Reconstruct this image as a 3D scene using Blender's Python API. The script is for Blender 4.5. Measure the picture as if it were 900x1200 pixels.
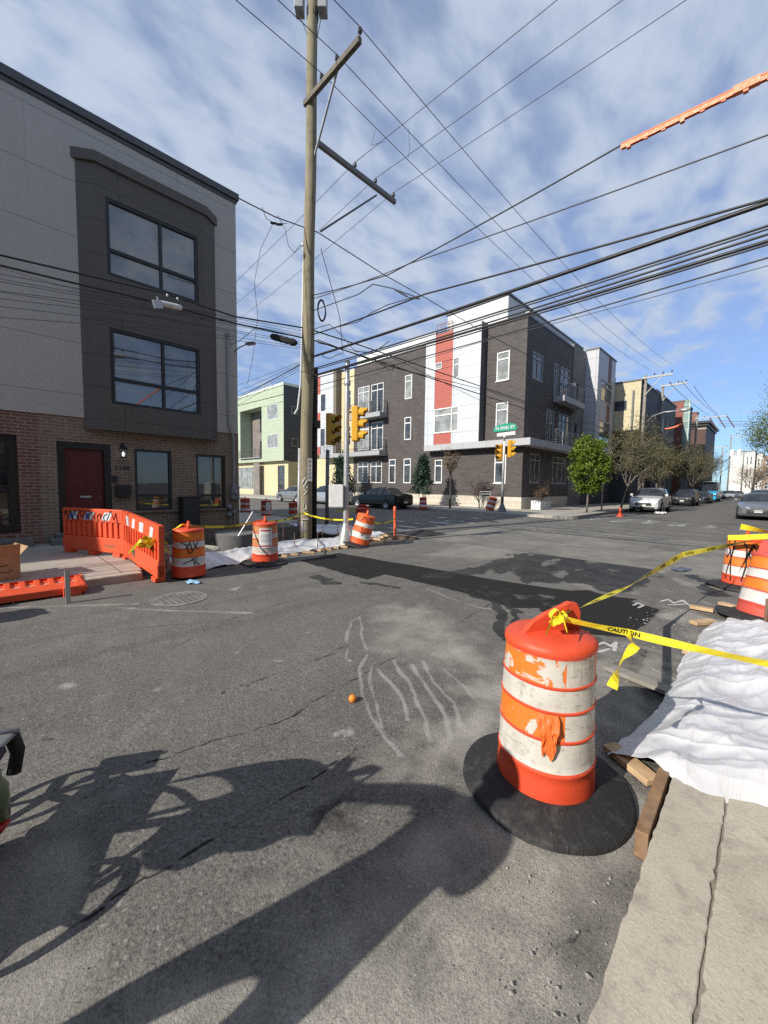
import bpy, math, random
import numpy as np
from mathutils import Vector, Matrix

sc = bpy.context.scene
for o in list(bpy.data.objects):
    bpy.data.objects.remove(o)
COL = sc.collection
rad = math.radians
rnd = random.Random(7)

# ------------------------------------------------------------------ camera
EYE, FPX = 1.6, 460.0          # eye height (m); focal length in pixels of a 900 px wide frame
CAMR = np.array([[0.71134028, 0.05780346, -0.70046682],
                 [0.70270794, -0.03861033, 0.71043001],
                 [0.01402006, -0.99758108, -0.06808403]])   # columns: image right, image down, viewing direction in street axes
# street axes: +Y runs up the main street, -X along the side street
cam = bpy.data.cameras.new('camera'); cam_o = bpy.data.objects.new('camera', cam); COL.objects.link(cam_o)
cm = Matrix(((CAMR[0][0], -CAMR[0][1], -CAMR[0][2], 0), (CAMR[1][0], -CAMR[1][1], -CAMR[1][2], 0),
             (CAMR[2][0], -CAMR[2][1], -CAMR[2][2], EYE), (0, 0, 0, 1)))
cam_o.matrix_world = cm
cam.sensor_fit = 'HORIZONTAL'; cam.sensor_width = 36.0; cam.lens = 36.0 * FPX / 900.0
cam.clip_start = 0.05; cam.clip_end = 3000
sc.camera = cam_o

# ------------------------------------------------------------------ sky, sun, exposure
SUN_AZ, SUN_EL = 8.5, 30.5     # light travels up the street, 8.5 deg towards +X
world = bpy.data.worlds.new('World'); sc.world = world; world.use_nodes = True
nt = world.node_tree; nt.nodes.clear()
def wn(t, **k):
    n = nt.nodes.new(t)
    for a, b in k.items(): setattr(n, a, b)
    return n
sky = wn('ShaderNodeTexSky', sky_type='NISHITA', sun_disc=False)
sky.sun_elevation = rad(SUN_EL); sky.sun_rotation = rad(180 + SUN_AZ)
sky.air_density = 1.0; sky.dust_density = 0.15; sky.ozone_density = 3.5
bg1 = wn('ShaderNodeBackground'); bg1.inputs[1].default_value = 0.105
tint = wn('ShaderNodeMix', data_type='RGBA', blend_type='MULTIPLY'); tint.inputs[0].default_value = 1.0; tint.inputs[7].default_value = (0.62, 0.95, 1.35, 1)
nt.links.new(sky.outputs[0], tint.inputs[6]); nt.links.new(tint.outputs[2], bg1.inputs[0])
tc = wn('ShaderNodeTexCoord'); sep = wn('ShaderNodeSeparateXYZ'); nt.links.new(tc.outputs['Generated'], sep.inputs[0])
def wmath(op, a, b=None, clamp=False):
    n = wn('ShaderNodeMath', operation=op); n.use_clamp = clamp
    for i, v in enumerate((a, b)):
        if v is None: continue
        if isinstance(v, (int, float)): n.inputs[i].default_value = v
        else: nt.links.new(v, n.inputs[i])
    return n.outputs[0]
zz = wmath('ADD', wmath('MAXIMUM', sep.outputs[2], 0.0), 0.10)
cmb = wn('ShaderNodeCombineXYZ')
nt.links.new(wmath('DIVIDE', sep.outputs[0], zz), cmb.inputs[0]); nt.links.new(wmath('DIVIDE', sep.outputs[1], zz), cmb.inputs[1])
mp = wn('ShaderNodeMapping'); mp.inputs['Rotation'].default_value = (0, 0, rad(35)); mp.inputs['Scale'].default_value = (1.0, 0.62, 1)
mp.inputs['Location'].default_value = (3.1, 1.7, 0)
nt.links.new(cmb.outputs[0], mp.inputs[0])
n1 = wn('ShaderNodeTexNoise'); n1.inputs['Scale'].default_value = 1.15; n1.inputs['Detail'].default_value = 7; n1.inputs['Roughness'].default_value = 0.52; n1.inputs['Distortion'].default_value = 0.25
n2 = wn('ShaderNodeTexNoise'); n2.inputs['Scale'].default_value = 8.0; n2.inputs['Detail'].default_value = 7; n2.inputs['Roughness'].default_value = 0.5; n2.inputs['Distortion'].default_value = 0.25
nt.links.new(mp.outputs[0], n1.inputs[0]); nt.links.new(mp.outputs[0], n2.inputs[0])
den = wmath('ADD', wmath('MULTIPLY', n1.outputs[0], 0.42), wmath('MULTIPLY', n2.outputs[0], 0.58))
low = wn('ShaderNodeMapRange'); low.interpolation_type = 'SMOOTHSTEP'
nt.links.new(sep.outputs[2], low.inputs[0]); low.inputs[1].default_value = 0.10; low.inputs[2].default_value = 0.36; low.inputs[3].default_value = -0.10; low.inputs[4].default_value = 0.06
den = wmath('ADD', den, low.outputs[0])
ramp = wn('ShaderNodeMapRange'); ramp.interpolation_type = 'SMOOTHSTEP'
nt.links.new(den, ramp.inputs[0]); ramp.inputs[1].default_value = 0.43; ramp.inputs[2].default_value = 0.67; ramp.inputs[3].default_value = 0.42; ramp.inputs[4].default_value = 1.0
bg2 = wn('ShaderNodeBackground'); bg2.inputs[0].default_value = (0.70, 0.81, 1.0, 1); bg2.inputs[1].default_value = 0.66
mixs = wn('ShaderNodeMixShader'); out = wn('ShaderNodeOutputWorld')
nt.links.new(ramp.outputs[0], mixs.inputs[0]); nt.links.new(bg1.outputs[0], mixs.inputs[1]); nt.links.new(bg2.outputs[0], mixs.inputs[2]); nt.links.new(mixs.outputs[0], out.inputs[0])

sun = bpy.data.lights.new('sun', 'SUN'); sun_o = bpy.data.objects.new('sun', sun); COL.objects.link(sun_o)
sun.energy = 5.0; sun.angle = rad(0.5); sun.color = (1.0, 0.94, 0.84)
SUND = Vector((math.sin(rad(SUN_AZ)) * math.cos(rad(SUN_EL)), math.cos(rad(SUN_AZ)) * math.cos(rad(SUN_EL)), -math.sin(rad(SUN_EL))))
sun_o.rotation_euler = SUND.to_track_quat('-Z', 'Y').to_euler(); sun_o.location = (-8, -40, 30)

sc.view_settings.view_transform = 'Standard'; sc.view_settings.look = 'None'
sc.view_settings.exposure = 0.22; sc.view_settings.gamma = 1.0
try: sc.view_settings.use_curve_mapping = False
except Exception: pass
sc.render.engine = 'CYCLES'
sc.cycles.use_denoising = False; sc.cycles.max_bounces = 6; sc.cycles.diffuse_bounces = 3; sc.cycles.glossy_bounces = 3
sc.cycles.transparent_max_bounces = 8; sc.cycles.caustics_reflective = False; sc.cycles.caustics_refractive = False

# ------------------------------------------------------------------ surveying the photograph
def ray(x, y): return CAMR @ np.array([x - 450.0, y - 600.0, FPX])
def at_z(x, y, z=0.0):
    d = ray(x, y); t = (z - EYE) / d[2]; return Vector((d[0] * t, d[1] * t, z))
def at_y(x, y, Y):
    d = ray(x, y); t = Y / d[1]; return Vector((d[0] * t, Y, EYE + d[2] * t))
def at_x(x, y, X):
    d = ray(x, y); t = X / d[0]; return Vector((X, d[1] * t, EYE + d[2] * t))
def gp(x, y): return at_z(x, y, 0.0)

# ------------------------------------------------------------------ object helpers
def tag(o, label=None, cat=None, group=None, kind=None):
    if label: o['label'] = label
    if cat: o['category'] = cat
    if group: o['group'] = group
    if kind: o['kind'] = kind
    return o
def thing(name, label, cat, loc=(0, 0, 0), rz=0.0, group=None, tilt=None):
    o = bpy.data.objects.new(name, None); COL.objects.link(o)
    o.empty_display_size = 0.2
    o.location = loc; o.rotation_euler = (0, 0, rz) if tilt is None else tilt
    return tag(o, label, cat, group)
def copy_tree(o, parent=None):
    c = o.copy(); COL.objects.link(c)
    if parent is not None: c.parent = parent
    for ch in list(o.children): copy_tree(ch, c)
    return c
def root_loc(o):
    v = Vector((0, 0, 0))
    while o is not None:
        v += o.location; o = o.parent
    return v

class MB:
    """collects faces; build() links them as ONE mesh object"""
    def __init__(s): s.v = []; s.f = []; s.m = []; s.T = None
    def add(s, vs, fs, m=0):
        b = len(s.v)
        if s.T is not None: vs = [s.T @ Vector(p) for p in vs]
        s.v.extend([tuple(p) for p in vs])
        for k, f in enumerate(fs):
            s.f.append(tuple(b + i for i in f)); s.m.append(m[k] if isinstance(m, (list, tuple)) else m)
        return s
    def quad(s, a, b, c, d, m=0): return s.add([a, b, c, d], [(0, 1, 2, 3)], m)
    def box(s, lo, hi, m=0):
        x0, y0, z0 = lo; x1, y1, z1 = hi
        if x0 > x1: x0, x1 = x1, x0
        if y0 > y1: y0, y1 = y1, y0
        if z0 > z1: z0, z1 = z1, z0
        vs = [(x0, y0, z0), (x1, y0, z0), (x1, y1, z0), (x0, y1, z0), (x0, y0, z1), (x1, y0, z1), (x1, y1, z1), (x0, y1, z1)]
        return s.add(vs, [(3, 2, 1, 0), (4, 5, 6, 7), (0, 1, 5, 4), (1, 2, 6, 5), (2, 3, 7, 6), (3, 0, 4, 7)], m)
    def bar(s, a, b, w, h, up=(0, 0, 1), m=0):
        a = Vector(a); b = Vector(b); d = (b - a).normalized(); u = Vector(up)
        if abs(d.dot(u)) > 0.98: u = Vector((1, 0, 0))
        r = d.cross(u).normalized() * (w / 2); t = r.normalized().cross(d).normalized() * (h / 2)
        vs = [a - r - t, a + r - t, a + r + t, a - r + t, b - r - t, b + r - t, b + r + t, b - r + t]
        return s.add(vs, [(0, 1, 2, 3), (7, 6, 5, 4), (4, 5, 1, 0), (5, 6, 2, 1), (6, 7, 3, 2), (7, 4, 0, 3)], m)
    def tube(s, pts, r, n=6, m=0, cap=True):
        pts = [Vector(p) for p in pts]; k = len(pts)
        rs = r if isinstance(r, (list, tuple)) else [r] * k
        vs = []; fs = []
        ref = Vector((0, 0, 1))
        d0 = (pts[1] - pts[0]).normalized()
        if abs(d0.dot(ref)) > 0.9: ref = Vector((1, 0, 0))
        u = d0.cross(ref).normalized()
        for i, p in enumerate(pts):
            d = (pts[min(i + 1, k - 1)] - pts[max(i - 1, 0)]).normalized()
            u = (u - d * u.dot(d))
            u = u.normalized() if u.length > 1e-6 else d.orthogonal().normalized()
            w = d.cross(u)
            for j in range(n):
                a = 2 * math.pi * j / n
                vs.append(p + (u * math.cos(a) + w * math.sin(a)) * rs[i])
        for i in range(k - 1):
            for j in range(n):
                a = i * n + j; b = i * n + (j + 1) % n
                fs.append((a, b, b + n, a + n))
        if cap: fs.append(tuple(range(n - 1, -1, -1))); fs.append(tuple((k - 1) * n + j for j in range(n)))
        return s.add(vs, fs, m)
    def lathe(s, prof, n=24, c=(0, 0, 0), m=0, axis='z'):
        vs = []; fs = []; ms = []
        c = Vector(c)
        for r, z in prof:
            for j in range(n):
                a = 2 * math.pi * j / n
                p = (r * math.cos(a), r * math.sin(a), z)
                if axis == 'x': p = (p[2], p[0], p[1])
                if axis == 'y': p = (p[0], p[2], p[1])
                vs.append(c + Vector(p))
        for i in range(len(prof) - 1):
            for j in range(n):
                a = i * n + j; b = i * n + (j + 1) % n
                f = (a, b, b + n, a + n)
                fs.append(f if axis != 'y' else f[::-1]); ms.append(m[i] if isinstance(m, (list, tuple)) else m)
        return s.add(vs, fs, ms)
    def prism(s, poly, z0, z1, m=0):
        n = len(poly)
        vs = [(p[0], p[1], z0) for p in poly] + [(p[0], p[1], z1) for p in poly]
        fs = [tuple(range(n - 1, -1, -1)), tuple(range(n, 2 * n))] + [(i, (i + 1) % n, n + (i + 1) % n, n + i) for i in range(n)]
        return s.add(vs, fs, m)
    def facade(s, P, U, N, u0, u1, z0, z1, holes, depth=0.18, m=0, mr=None):
        """wall sheet from P along U, outward N, with openings (ua, ub, za, zb) and their reveals"""
        P = Vector(P); U = Vector(U); N = Vector(N)
        us = sorted({u0, u1, *[h[0] for h in holes], *[h[1] for h in holes]}); zs = sorted({z0, z1, *[h[2] for h in holes], *[h[3] for h in holes]})
        us = [u for u in us if u0 <= u <= u1]; zs = [z for z in zs if z0 <= z <= z1]
        Z = Vector((0, 0, 1))
        flip = U.cross(Z).dot(N) < 0
        def q(a, b, c, d, mm): s.add([a, b, c, d] if not flip else [d, c, b, a], [(0, 1, 2, 3)], mm)
        for a, b in zip(us, us[1:]):
            for c, d in zip(zs, zs[1:]):
                if any(h[0] <= (a + b) / 2 <= h[1] and h[2] <= (c + d) / 2 <= h[3] for h in holes): continue
                q(P + U * a + Z * c, P + U * b + Z * c, P + U * b + Z * d, P + U * a + Z * d, m)
        mr = m if mr is None else mr
        I = -N * depth
        for a, b, c, d in holes:
            p00 = P + U * a + Z * c; p10 = P + U * b + Z * c; p11 = P + U * b + Z * d; p01 = P + U * a + Z * d
            for x, y in ((p00, p10), (p10, p11), (p11, p01), (p01, p00)):
                q(x, x + I, y + I, y, mr)
        return s
    def build(s, name, mats, parent=None, smooth=False, world=True, bevel=0.0, auto=None):
        me = bpy.data.meshes.new(name)
        if parent is not None: off = root_loc(parent) if world else Vector((0, 0, 0))
        else:
            xs = [p[0] for p in s.v]; ys = [p[1] for p in s.v]; zs = [p[2] for p in s.v]
            off = Vector(((min(xs) + max(xs)) / 2, (min(ys) + max(ys)) / 2, min(zs))) if world else Vector((0, 0, 0))
        me.from_pydata([(p[0] - off[0], p[1] - off[1], p[2] - off[2]) for p in s.v], [], s.f)
        if not isinstance(mats, (list, tuple)): mats = [mats]
        for mt in mats: me.materials.append(mt)
        if len(mats) > 1: me.polygons.foreach_set('material_index', s.m)
        if smooth:
            me.polygons.foreach_set('use_smooth', [True] * len(me.polygons))
            if auto: me.set_sharp_from_angle(angle=rad(auto))
        me.update()
        o = bpy.data.objects.new(name, me); COL.objects.link(o)
        if parent is not None: o.parent = parent
        else: o.location = off
        if bevel > 0:
            b = o.modifiers.new('bevel', 'BEVEL'); b.width = bevel; b.segments = 2; b.limit_method = 'ANGLE'; b.angle_limit = rad(40)
        return o

_txt = {}
def text_faces(body, size, bold=0.0):
    """letter outlines as flat triangles in the x-y plane, centred"""
    key = (body, size, bold)
    if key in _txt: return _txt[key]
    cu = bpy.data.curves.new('lettering', 'FONT'); cu.body = body; cu.size = size; cu.align_x = 'CENTER'; cu.align_y = 'CENTER'; cu.offset = bold; cu.resolution_u = 3
    ob = bpy.data.objects.new('lettering', cu); COL.objects.link(ob)
    dg = bpy.context.evaluated_depsgraph_get(); dg.update()
    me = ob.evaluated_get(dg).to_mesh()
    r = ([tuple(v.co) for v in me.vertices], [tuple(p.vertices) for p in me.polygons])
    ob.evaluated_get(dg).to_mesh_clear(); bpy.data.objects.remove(ob); bpy.data.curves.remove(cu)
    _txt[key] = r; return r
def text_on(mb, body, size, P, U, V, bold=0.0, m=0):
    vs, fs = text_faces(body, size, bold); P = Vector(P); U = Vector(U); V = Vector(V)
    mb.add([P + U * v[0] + V * v[1] for v in vs], fs, m)

# ------------------------------------------------------------------ materials
MATS = {}
class NT:
    def __init__(s, mat): s.t = mat.node_tree
    def n(s, typ, ins=None, **k):
        nd = s.t.nodes.new(typ)
        for a, b in k.items(): setattr(nd, a, b)
        for a, b in (ins or {}).items(): s.put(nd, a, b)
        return nd
    def put(s, nd, a, b):
        if hasattr(b, 'is_linked'): s.t.links.new(b, nd.inputs[a])
        else: nd.inputs[a].default_value = b
    def noise(s, vec, scale, detail=4, rough=0.55, dist=0.0):
        n = s.n('ShaderNodeTexNoise', {'Scale': scale, 'Detail': detail, 'Roughness': rough, 'Distortion': dist})
        if vec is not None: s.t.links.new(vec, n.inputs['Vector'])
        return n.outputs[0]
    def ramp(s, v, a, b, lo=0.0, hi=1.0):
        n = s.n('ShaderNodeMapRange', {0: v, 1: a, 2: b, 3: lo, 4: hi}); n.clamp = True
        return n.outputs[0]
    def math(s, op, a, b=0.0):
        n = s.n('ShaderNodeMath', {0: a, 1: b}, operation=op); return n.outputs[0]
    def mix(s, f, a, b, mode='MIX'):
        n = s.n('ShaderNodeMix', data_type='RGBA', blend_type=mode)
        s.put(n, 0, f)
        for i, c in ((6, a), (7, b)):
            s.put(n, i, c if hasattr(c, 'is_linked') else (*c[:3], 1))
        return n.outputs[2]
    def bump(s, h, strength, dist=0.01):
        return s.n('ShaderNodeBump', {'Height': h, 'Strength': strength, 'Distance': dist}).outputs[0]
def newmat(name, rough=0.6, metal=0.0, spec=0.5):
    m = bpy.data.materials.new(name); m.use_nodes = True
    b = m.node_tree.nodes['Principled BSDF']
    b.inputs['Roughness'].default_value = rough; b.inputs['Metallic'].default_value = metal; b.inputs['Specular IOR Level'].default_value = spec
    return m, NT(m), b
def objc(t): return t.n('ShaderNodeTexCoord').outputs['Object']
def wallc(t, vec=None):
    """a coordinate that runs along an axis-aligned wall: (x + y, z)"""
    v = vec or objc(t); s = t.n('ShaderNodeSeparateXYZ', {0: v})
    return t.n('ShaderNodeCombineXYZ', {0: t.math('ADD', s.outputs[0], s.outputs[1]), 1: s.outputs[2]}).outputs[0]
def plain(name, col, rough=0.6, metal=0.0, var=0.12, scale=6.0, bump=0.0, spec=0.5, dirt=0.0):
    if name in MATS: return MATS[name]
    m, t, b = newmat(name, rough, metal, spec); v = objc(t)
    f = t.noise(v, scale, 5, 0.6)
    c = t.mix(t.ramp(f, 0.3, 0.7), [x * (1 - var) for x in col], [min(1, x * (1 + var)) for x in col])
    if dirt > 0:
        g = t.noise(v, scale * 0.35, 7, 0.7, 0.6)
        c = t.mix(t.ramp(g, 0.5, 0.72, 0, dirt), c, (0.16, 0.14, 0.12))
    t.put(b, 'Base Color', c)
    t.put(b, 'Roughness', t.ramp(f, 0.2, 0.8, max(0.02, rough - 0.07), min(1, rough + 0.07)))
    if bump > 0: t.put(b, 'Normal', t.bump(t.noise(v, scale * 12, 3), bump, 0.004))
    MATS[name] = m; return m
def brick(name, c1, c2, mortar, bw=0.215, bh=0.068, ms=0.009, rough=0.85, bump=0.5, var=0.25):
    if name in MATS: return MATS[name]
    m, t, b = newmat(name, rough); w = wallc(t)
    br = t.n('ShaderNodeTexBrick', {'Vector': w, 'Color1': (*c1, 1), 'Color2': (*c2, 1), 'Mortar': (*mortar, 1), 'Scale': 1.0, 'Mortar Size': ms, 'Mortar Smooth': 0.15, 'Bias': 0.0, 'Brick Width': bw, 'Row Height': bh})
    f = t.noise(w, 1.3, 6, 0.65); g = t.noise(w, 28, 3)
    c = t.mix(t.ramp(f, 0.3, 0.7), br.outputs[0], t.mix(1.0, br.outputs[0], (1 - var, 1 - var, 1 - var), 'MULTIPLY'))
    c = t.mix(t.ramp(g, 0.35, 0.75, 0, 0.35), c, (c1[0] * 0.45, c1[1] * 0.45, c1[2] * 0.45))
    t.put(b, 'Base Color', c)
    h = t.math('SUBTRACT', t.math('MULTIPLY', g, 0.35), br.outputs[1])
    t.put(b, 'Normal', t.bump(h, bump, 0.008))
    MATS[name] = m; return m
def panels(name, col, w, h, joint=0.010, jcol=None, rough=0.6, var=0.06, offset=0.0, bump=0.4, streak=0.12, alt=None, spec=0.4):
    """cladding panels with thin recessed joints, faint rain streaks"""
    if name in MATS: return MATS[name]
    m, t, b = newmat(name, rough, 0, spec); wv = wallc(t)
    a = alt or [x * (1 - var) for x in col]
    br = t.n('ShaderNodeTexBrick', {'Vector': wv, 'Color1': (*col, 1), 'Color2': (*a, 1), 'Mortar': (*(jcol or [x * 0.35 for x in col]), 1), 'Scale': 1.0, 'Mortar Size': joint, 'Mortar Smooth': 0.1, 'Brick Width': w, 'Row Height': h})
    br.offset = offset
    mpn = t.n('ShaderNodeMapping', {'Vector': wv, 'Scale': (5.0, 0.35, 1)})
    f = t.noise(mpn.outputs[0], 1.5, 6, 0.6); g = t.noise(wv, 40, 3)
    c = t.mix(t.ramp(f, 0.45, 0.8, 0, streak), br.outputs[0], [x * 0.5 for x in col])
    t.put(b, 'Base Color', c)
    hh = t.math('SUBTRACT', t.math('MULTIPLY', g, 0.1), br.outputs[1])
    t.put(b, 'Normal', t.bump(hh, bump, 0.006))
    MATS[name] = m; return m
def glass(name, base=(0.03, 0.035, 0.04), ior=1.75, var=None, rough=0.02):
    """window glass over a dim room: dark, mirror-smooth, with a faint pattern of what is inside"""
    if name in MATS: return MATS[name]
    m, t, b = newmat(name, rough, 0, 0.5); v = objc(t)
    b.inputs['IOR'].default_value = ior
    f = t.noise(v, 1.6, 3, 0.5)
    t.put(b, 'Base Color', t.mix(t.ramp(f, 0.4, 0.62), base, var or [x * 2.2 for x in base]))
    t.put(b, 'Normal', t.bump(t.noise(v, 2.2, 2), 0.06, 0.01))
    MATS[name] = m; return m

def M_asphalt(near):
    m, t, b = newmat('road_asphalt' if near else 'asphalt', 0.9, 0, 0.12)
    v = t.n('ShaderNodeNewGeometry').outputs['Position']
    big = t.noise(v, 0.35, 6, 0.6, 0.4); mid = t.noise(v, 3.0, 6, 0.62); fine = t.noise(v, 55, 4, 0.7)
    mp_ = t.n('ShaderNodeMapping', {'Vector': v, 'Scale': (1.0, 0.12, 1)})
    lane = t.noise(mp_.outputs[0], 1.1, 5, 0.6)
    c = t.mix(t.ramp(big, 0.3, 0.7), (0.170, 0.161, 0.145), (0.240, 0.228, 0.206))
    c = t.mix(t.ramp(lane, 0.45, 0.75, 0, 0.45), c, (0.125, 0.120, 0.112))
    c = t.mix(t.ramp(mid, 0.5, 0.75, 0, 0.45), c, (0.32, 0.31, 0.29))
    vo = t.n('ShaderNodeTexVoronoi', {'Vector': v, 'Scale': 85.0})
    stone = t.ramp(vo.outputs['Distance'], 0.1, 0.45)
    c = t.mix(t.ramp(fine, 0.40, 0.70, 0, 0.70), c, (0.065, 0.064, 0.063))
    c = t.mix(t.ramp(vo.outputs['Color'], 0.82, 0.95, 0, 0.55), c, (0.40, 0.385, 0.355)); c = t.mix(t.ramp(vo.outputs['Color'], 0.28, 0.10, 0, 0.5), c, (0.05, 0.049, 0.047))
    rough = 0.92
    h = t.math('ADD', t.math('MULTIPLY', fine, 0.8), t.math('MULTIPLY', t.noise(v, 170, 3, 0.6), 0.5))
    if near:
        at = {k: t.n('ShaderNodeAttribute', attribute_name=k).outputs['Fac'] for k in ('dark', 'dust', 'wet', 'beige', 'line', 'chalk')}
        edge = t.math('MULTIPLY', t.math('SUBTRACT', mid, 0.5), 0.9)
        def soft(k, lo=0.35, hi=0.65, amt=1.0): return t.ramp(t.math('ADD', at[k], edge), lo, hi, 0, amt)
        c = t.mix(soft('beige', 0.3, 0.9, 0.75), c, t.mix(t.ramp(fine, 0.3, 0.7), (0.24, 0.225, 0.195), (0.35, 0.33, 0.29)))
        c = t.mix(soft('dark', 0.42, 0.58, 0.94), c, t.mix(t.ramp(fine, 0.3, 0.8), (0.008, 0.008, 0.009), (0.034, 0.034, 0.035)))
        c = t.mix(soft('dust', 0.3, 0.95, 0.85), c, t.mix(t.ramp(fine, 0.25, 0.7), (0.29, 0.275, 0.24), (0.50, 0.475, 0.42)))
        c = t.mix(soft('chalk', 0.42, 0.85, 0.70), c, t.mix(t.ramp(fine, 0.25, 0.7), (0.34, 0.33, 0.31), (0.48, 0.47, 0.44)))
        c = t.mix(soft('wet', 0.4, 0.62, 0.86), c, t.mix(t.ramp(mid, 0.35, 0.6), (0.012, 0.012, 0.013), (0.035, 0.035, 0.036)))
        c = t.mix(soft('line', 0.45, 0.6, 0.85), c, (0.62, 0.62, 0.60))
        t.put(b, 'Roughness', t.math('SUBTRACT', rough, soft('wet', 0.4, 0.7, 0.42)))
    sp = t.noise(v, 120, 4, 0.75)
    c = t.mix(t.ramp(sp, 0.46, 0.66, 0, 0.75), c, t.mix(1.0, c, (0.42, 0.42, 0.43), 'MULTIPLY')); c = t.mix(t.ramp(t.noise(v, 75, 3, 0.7), 0.60, 0.70, 0, 0.5), c, t.mix(1.0, c, (1.7, 1.68, 1.62), 'MULTIPLY'))
    t.put(b, 'Base Color', c)
    t.put(b, 'Normal', t.bump(t.math('ADD', h, sp), 0.75, 0.006))
    return m
def M_concrete(name, c1, c2, joints=None, bump=0.35, jd=1.5, spots=0.6):
    m, t, b = newmat(name, 0.88, 0, 0.35); v = t.n('ShaderNodeNewGeometry').outputs['Position']
    f = t.noise(v, 1.1, 7, 0.65, 0.3); g = t.noise(v, 9, 6, 0.7); h = t.noise(v, 70, 3, 0.6)
    c = t.mix(t.ramp(f, 0.3, 0.7), c1, c2)
    c = t.mix(t.ramp(g, 0.50, 0.72, 0, spots), c, [x * 0.55 for x in c1]); c = t.mix(t.ramp(t.noise(v, 2.3, 7, .7, .8), 0.52, 0.70, 0, .45), c, [x * 0.62 for x in c1]); c = t.mix(t.ramp(t.noise(v, 26, 4, .7), 0.62, 0.74, 0, .5), c, [min(1, x * 1.3) for x in c2])
    c = t.mix(t.ramp(h, 0.55, 0.8, 0, 0.35), c, [x * 0.45 for x in c1])
    c = t.mix(t.ramp(t.noise(v, 130, 4, .75), 0.50, 0.68, 0, .6), c, t.mix(1.0, c, (.55, .54, .52), 'MULTIPLY'))
    if joints:
        br = t.n('ShaderNodeTexBrick', {'Vector': v, 'Color1': (0, 0, 0, 1), 'Color2': (0, 0, 0, 1), 'Mortar': (1, 1, 1, 1), 'Scale': 1.0, 'Mortar Size': 0.012, 'Mortar Smooth': 0.3, 'Brick Width': joints[0], 'Row Height': joints[1]}); br.offset = 0
        c = t.mix(t.math('MULTIPLY', br.outputs[1], 0.7), c, (0.05, 0.045, 0.04))
        h = t.math('SUBTRACT', h, t.math('MULTIPLY', br.outputs[1], 3.0))
    t.put(b, 'Base Color', c); t.put(b, 'Normal', t.bump(t.math('ADD', h, g), bump, 0.006))
    return m
# ------------------------------------------------------------------ shared materials
ASPH = M_asphalt(False); ROAD = M_asphalt(True)
WALK = M_concrete('sidewalk_concrete', (0.43, 0.385, 0.31), (0.54, 0.49, 0.405), None)
WALK_J = M_concrete('jointed_concrete', (0.36, 0.335, 0.29), (0.46, 0.43, 0.375), (1.55, 1.5))
KERB = M_concrete('kerb_concrete', (0.41, 0.37, 0.30), (0.54, 0.495, 0.41), None)
RISER = M_concrete('grey_concrete', (0.14, 0.14, 0.14), (0.20, 0.20, 0.195), None)
def M_dirt():
    m, t, b = newmat('excavated_soil', 0.95, 0, 0.2); v = objc(t)
    f = t.noise(v, 1.6, 8, 0.7); g = t.noise(v, 14, 6, 0.7)
    c = t.mix(t.ramp(f, 0.3, 0.7), (0.055, 0.042, 0.032), (0.13, 0.10, 0.075))
    c = t.mix(t.ramp(g, 0.55, 0.75, 0, 0.6), c, (0.22, 0.19, 0.16))
    t.put(b, 'Base Color', c); t.put(b, 'Normal', t.bump(g, 0.8, 0.03)); return m
DIRT = M_dirt()
STUCCO = panels('grey_stucco', (0.47, 0.455, 0.42), 5.8, 1.22, 0.005, (0.13, 0.128, 0.125), 0.85, 0.03, 0.0, 0.5, 0.09)
BAYM = panels('charcoal_cladding', (0.118, 0.108, 0.095), 2.3, 0.78, 0.007, (0.05, 0.05, 0.048), 0.7, 0.04, 0.0, 0.4, 0.15)
TANBRICK = brick('tan_brown_brick', (0.235, 0.165, 0.112), (0.29, 0.21, 0.148), (0.38, 0.33, 0.27), 0.22, 0.075, 0.011)
REDBRICK = brick('dark_red_brick', (0.19, 0.085, 0.062), (0.25, 0.115, 0.085), (0.34, 0.28, 0.24), 0.22, 0.075, 0.012)
DARKBRICK = brick('iron_spot_brick', (0.050, 0.041, 0.038), (0.10, 0.083, 0.077), (0.135, 0.122, 0.115), 0.30, 0.085, 0.012, 0.75, 0.7, 0.22)
STONE = brick('cream_stone_block', (0.58, 0.52, 0.42), (0.66, 0.60, 0.50), (0.42, 0.38, 0.32), 0.80, 0.31, 0.010, 0.9, 0.4, 0.10)
GREYSTONE = brick('grey_split_block', (0.20, 0.195, 0.18), (0.26, 0.25, 0.235), (0.13, 0.125, 0.12), 0.62, 0.62, 0.012, 0.9, 0.5, 0.2)
YELSTONE = brick('yellow_split_block', (0.62, 0.54, 0.35), (0.68, 0.60, 0.40), (0.48, 0.41, 0.27), 0.95, 0.42, 0.012, 0.9, 0.5, 0.15)
WHITEPAN = panels('white_panel', (0.54, 0.56, 0.585), 2.35, 0.92, 0.014, (0.30, 0.31, 0.32), 0.45, 0.05, 0.0)
WHITEPAN2 = panels('pale_grey_panel', (0.46, 0.47, 0.49), 2.6, 1.55, 0.014, (0.22, 0.22, 0.23), 0.5, 0.05, 0.0)
REDSIDING = panels('red_siding', (0.44, 0.115, 0.085), 30.0, 0.17, 0.012, (0.20, 0.05, 0.04), 0.6, 0.05)
YELPAINT = panels('yellow_fibre_panel', (0.60, 0.52, 0.32), 2.4, 1.5, 0.010, (0.40, 0.33, 0.17), 0.7, 0.03)
GREENPAN = panels('pale_green_panel', (0.42, 0.48, 0.35), 1.25, 0.42, 0.010, (0.27, 0.33, 0.23), 0.65, 0.07, 0.5)
GREENWHITE = plain('pale_cornice', (0.62, 0.66, 0.58), 0.6)
NAVY = plain('dark_slate_siding', (0.060, 0.064, 0.075), 0.7)
WEATHERWOOD = brick('weathered_board', (0.22, 0.19, 0.17), (0.30, 0.26, 0.23), (0.10, 0.09, 0.08), 1.6, 0.16, 0.01, 0.85)
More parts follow.
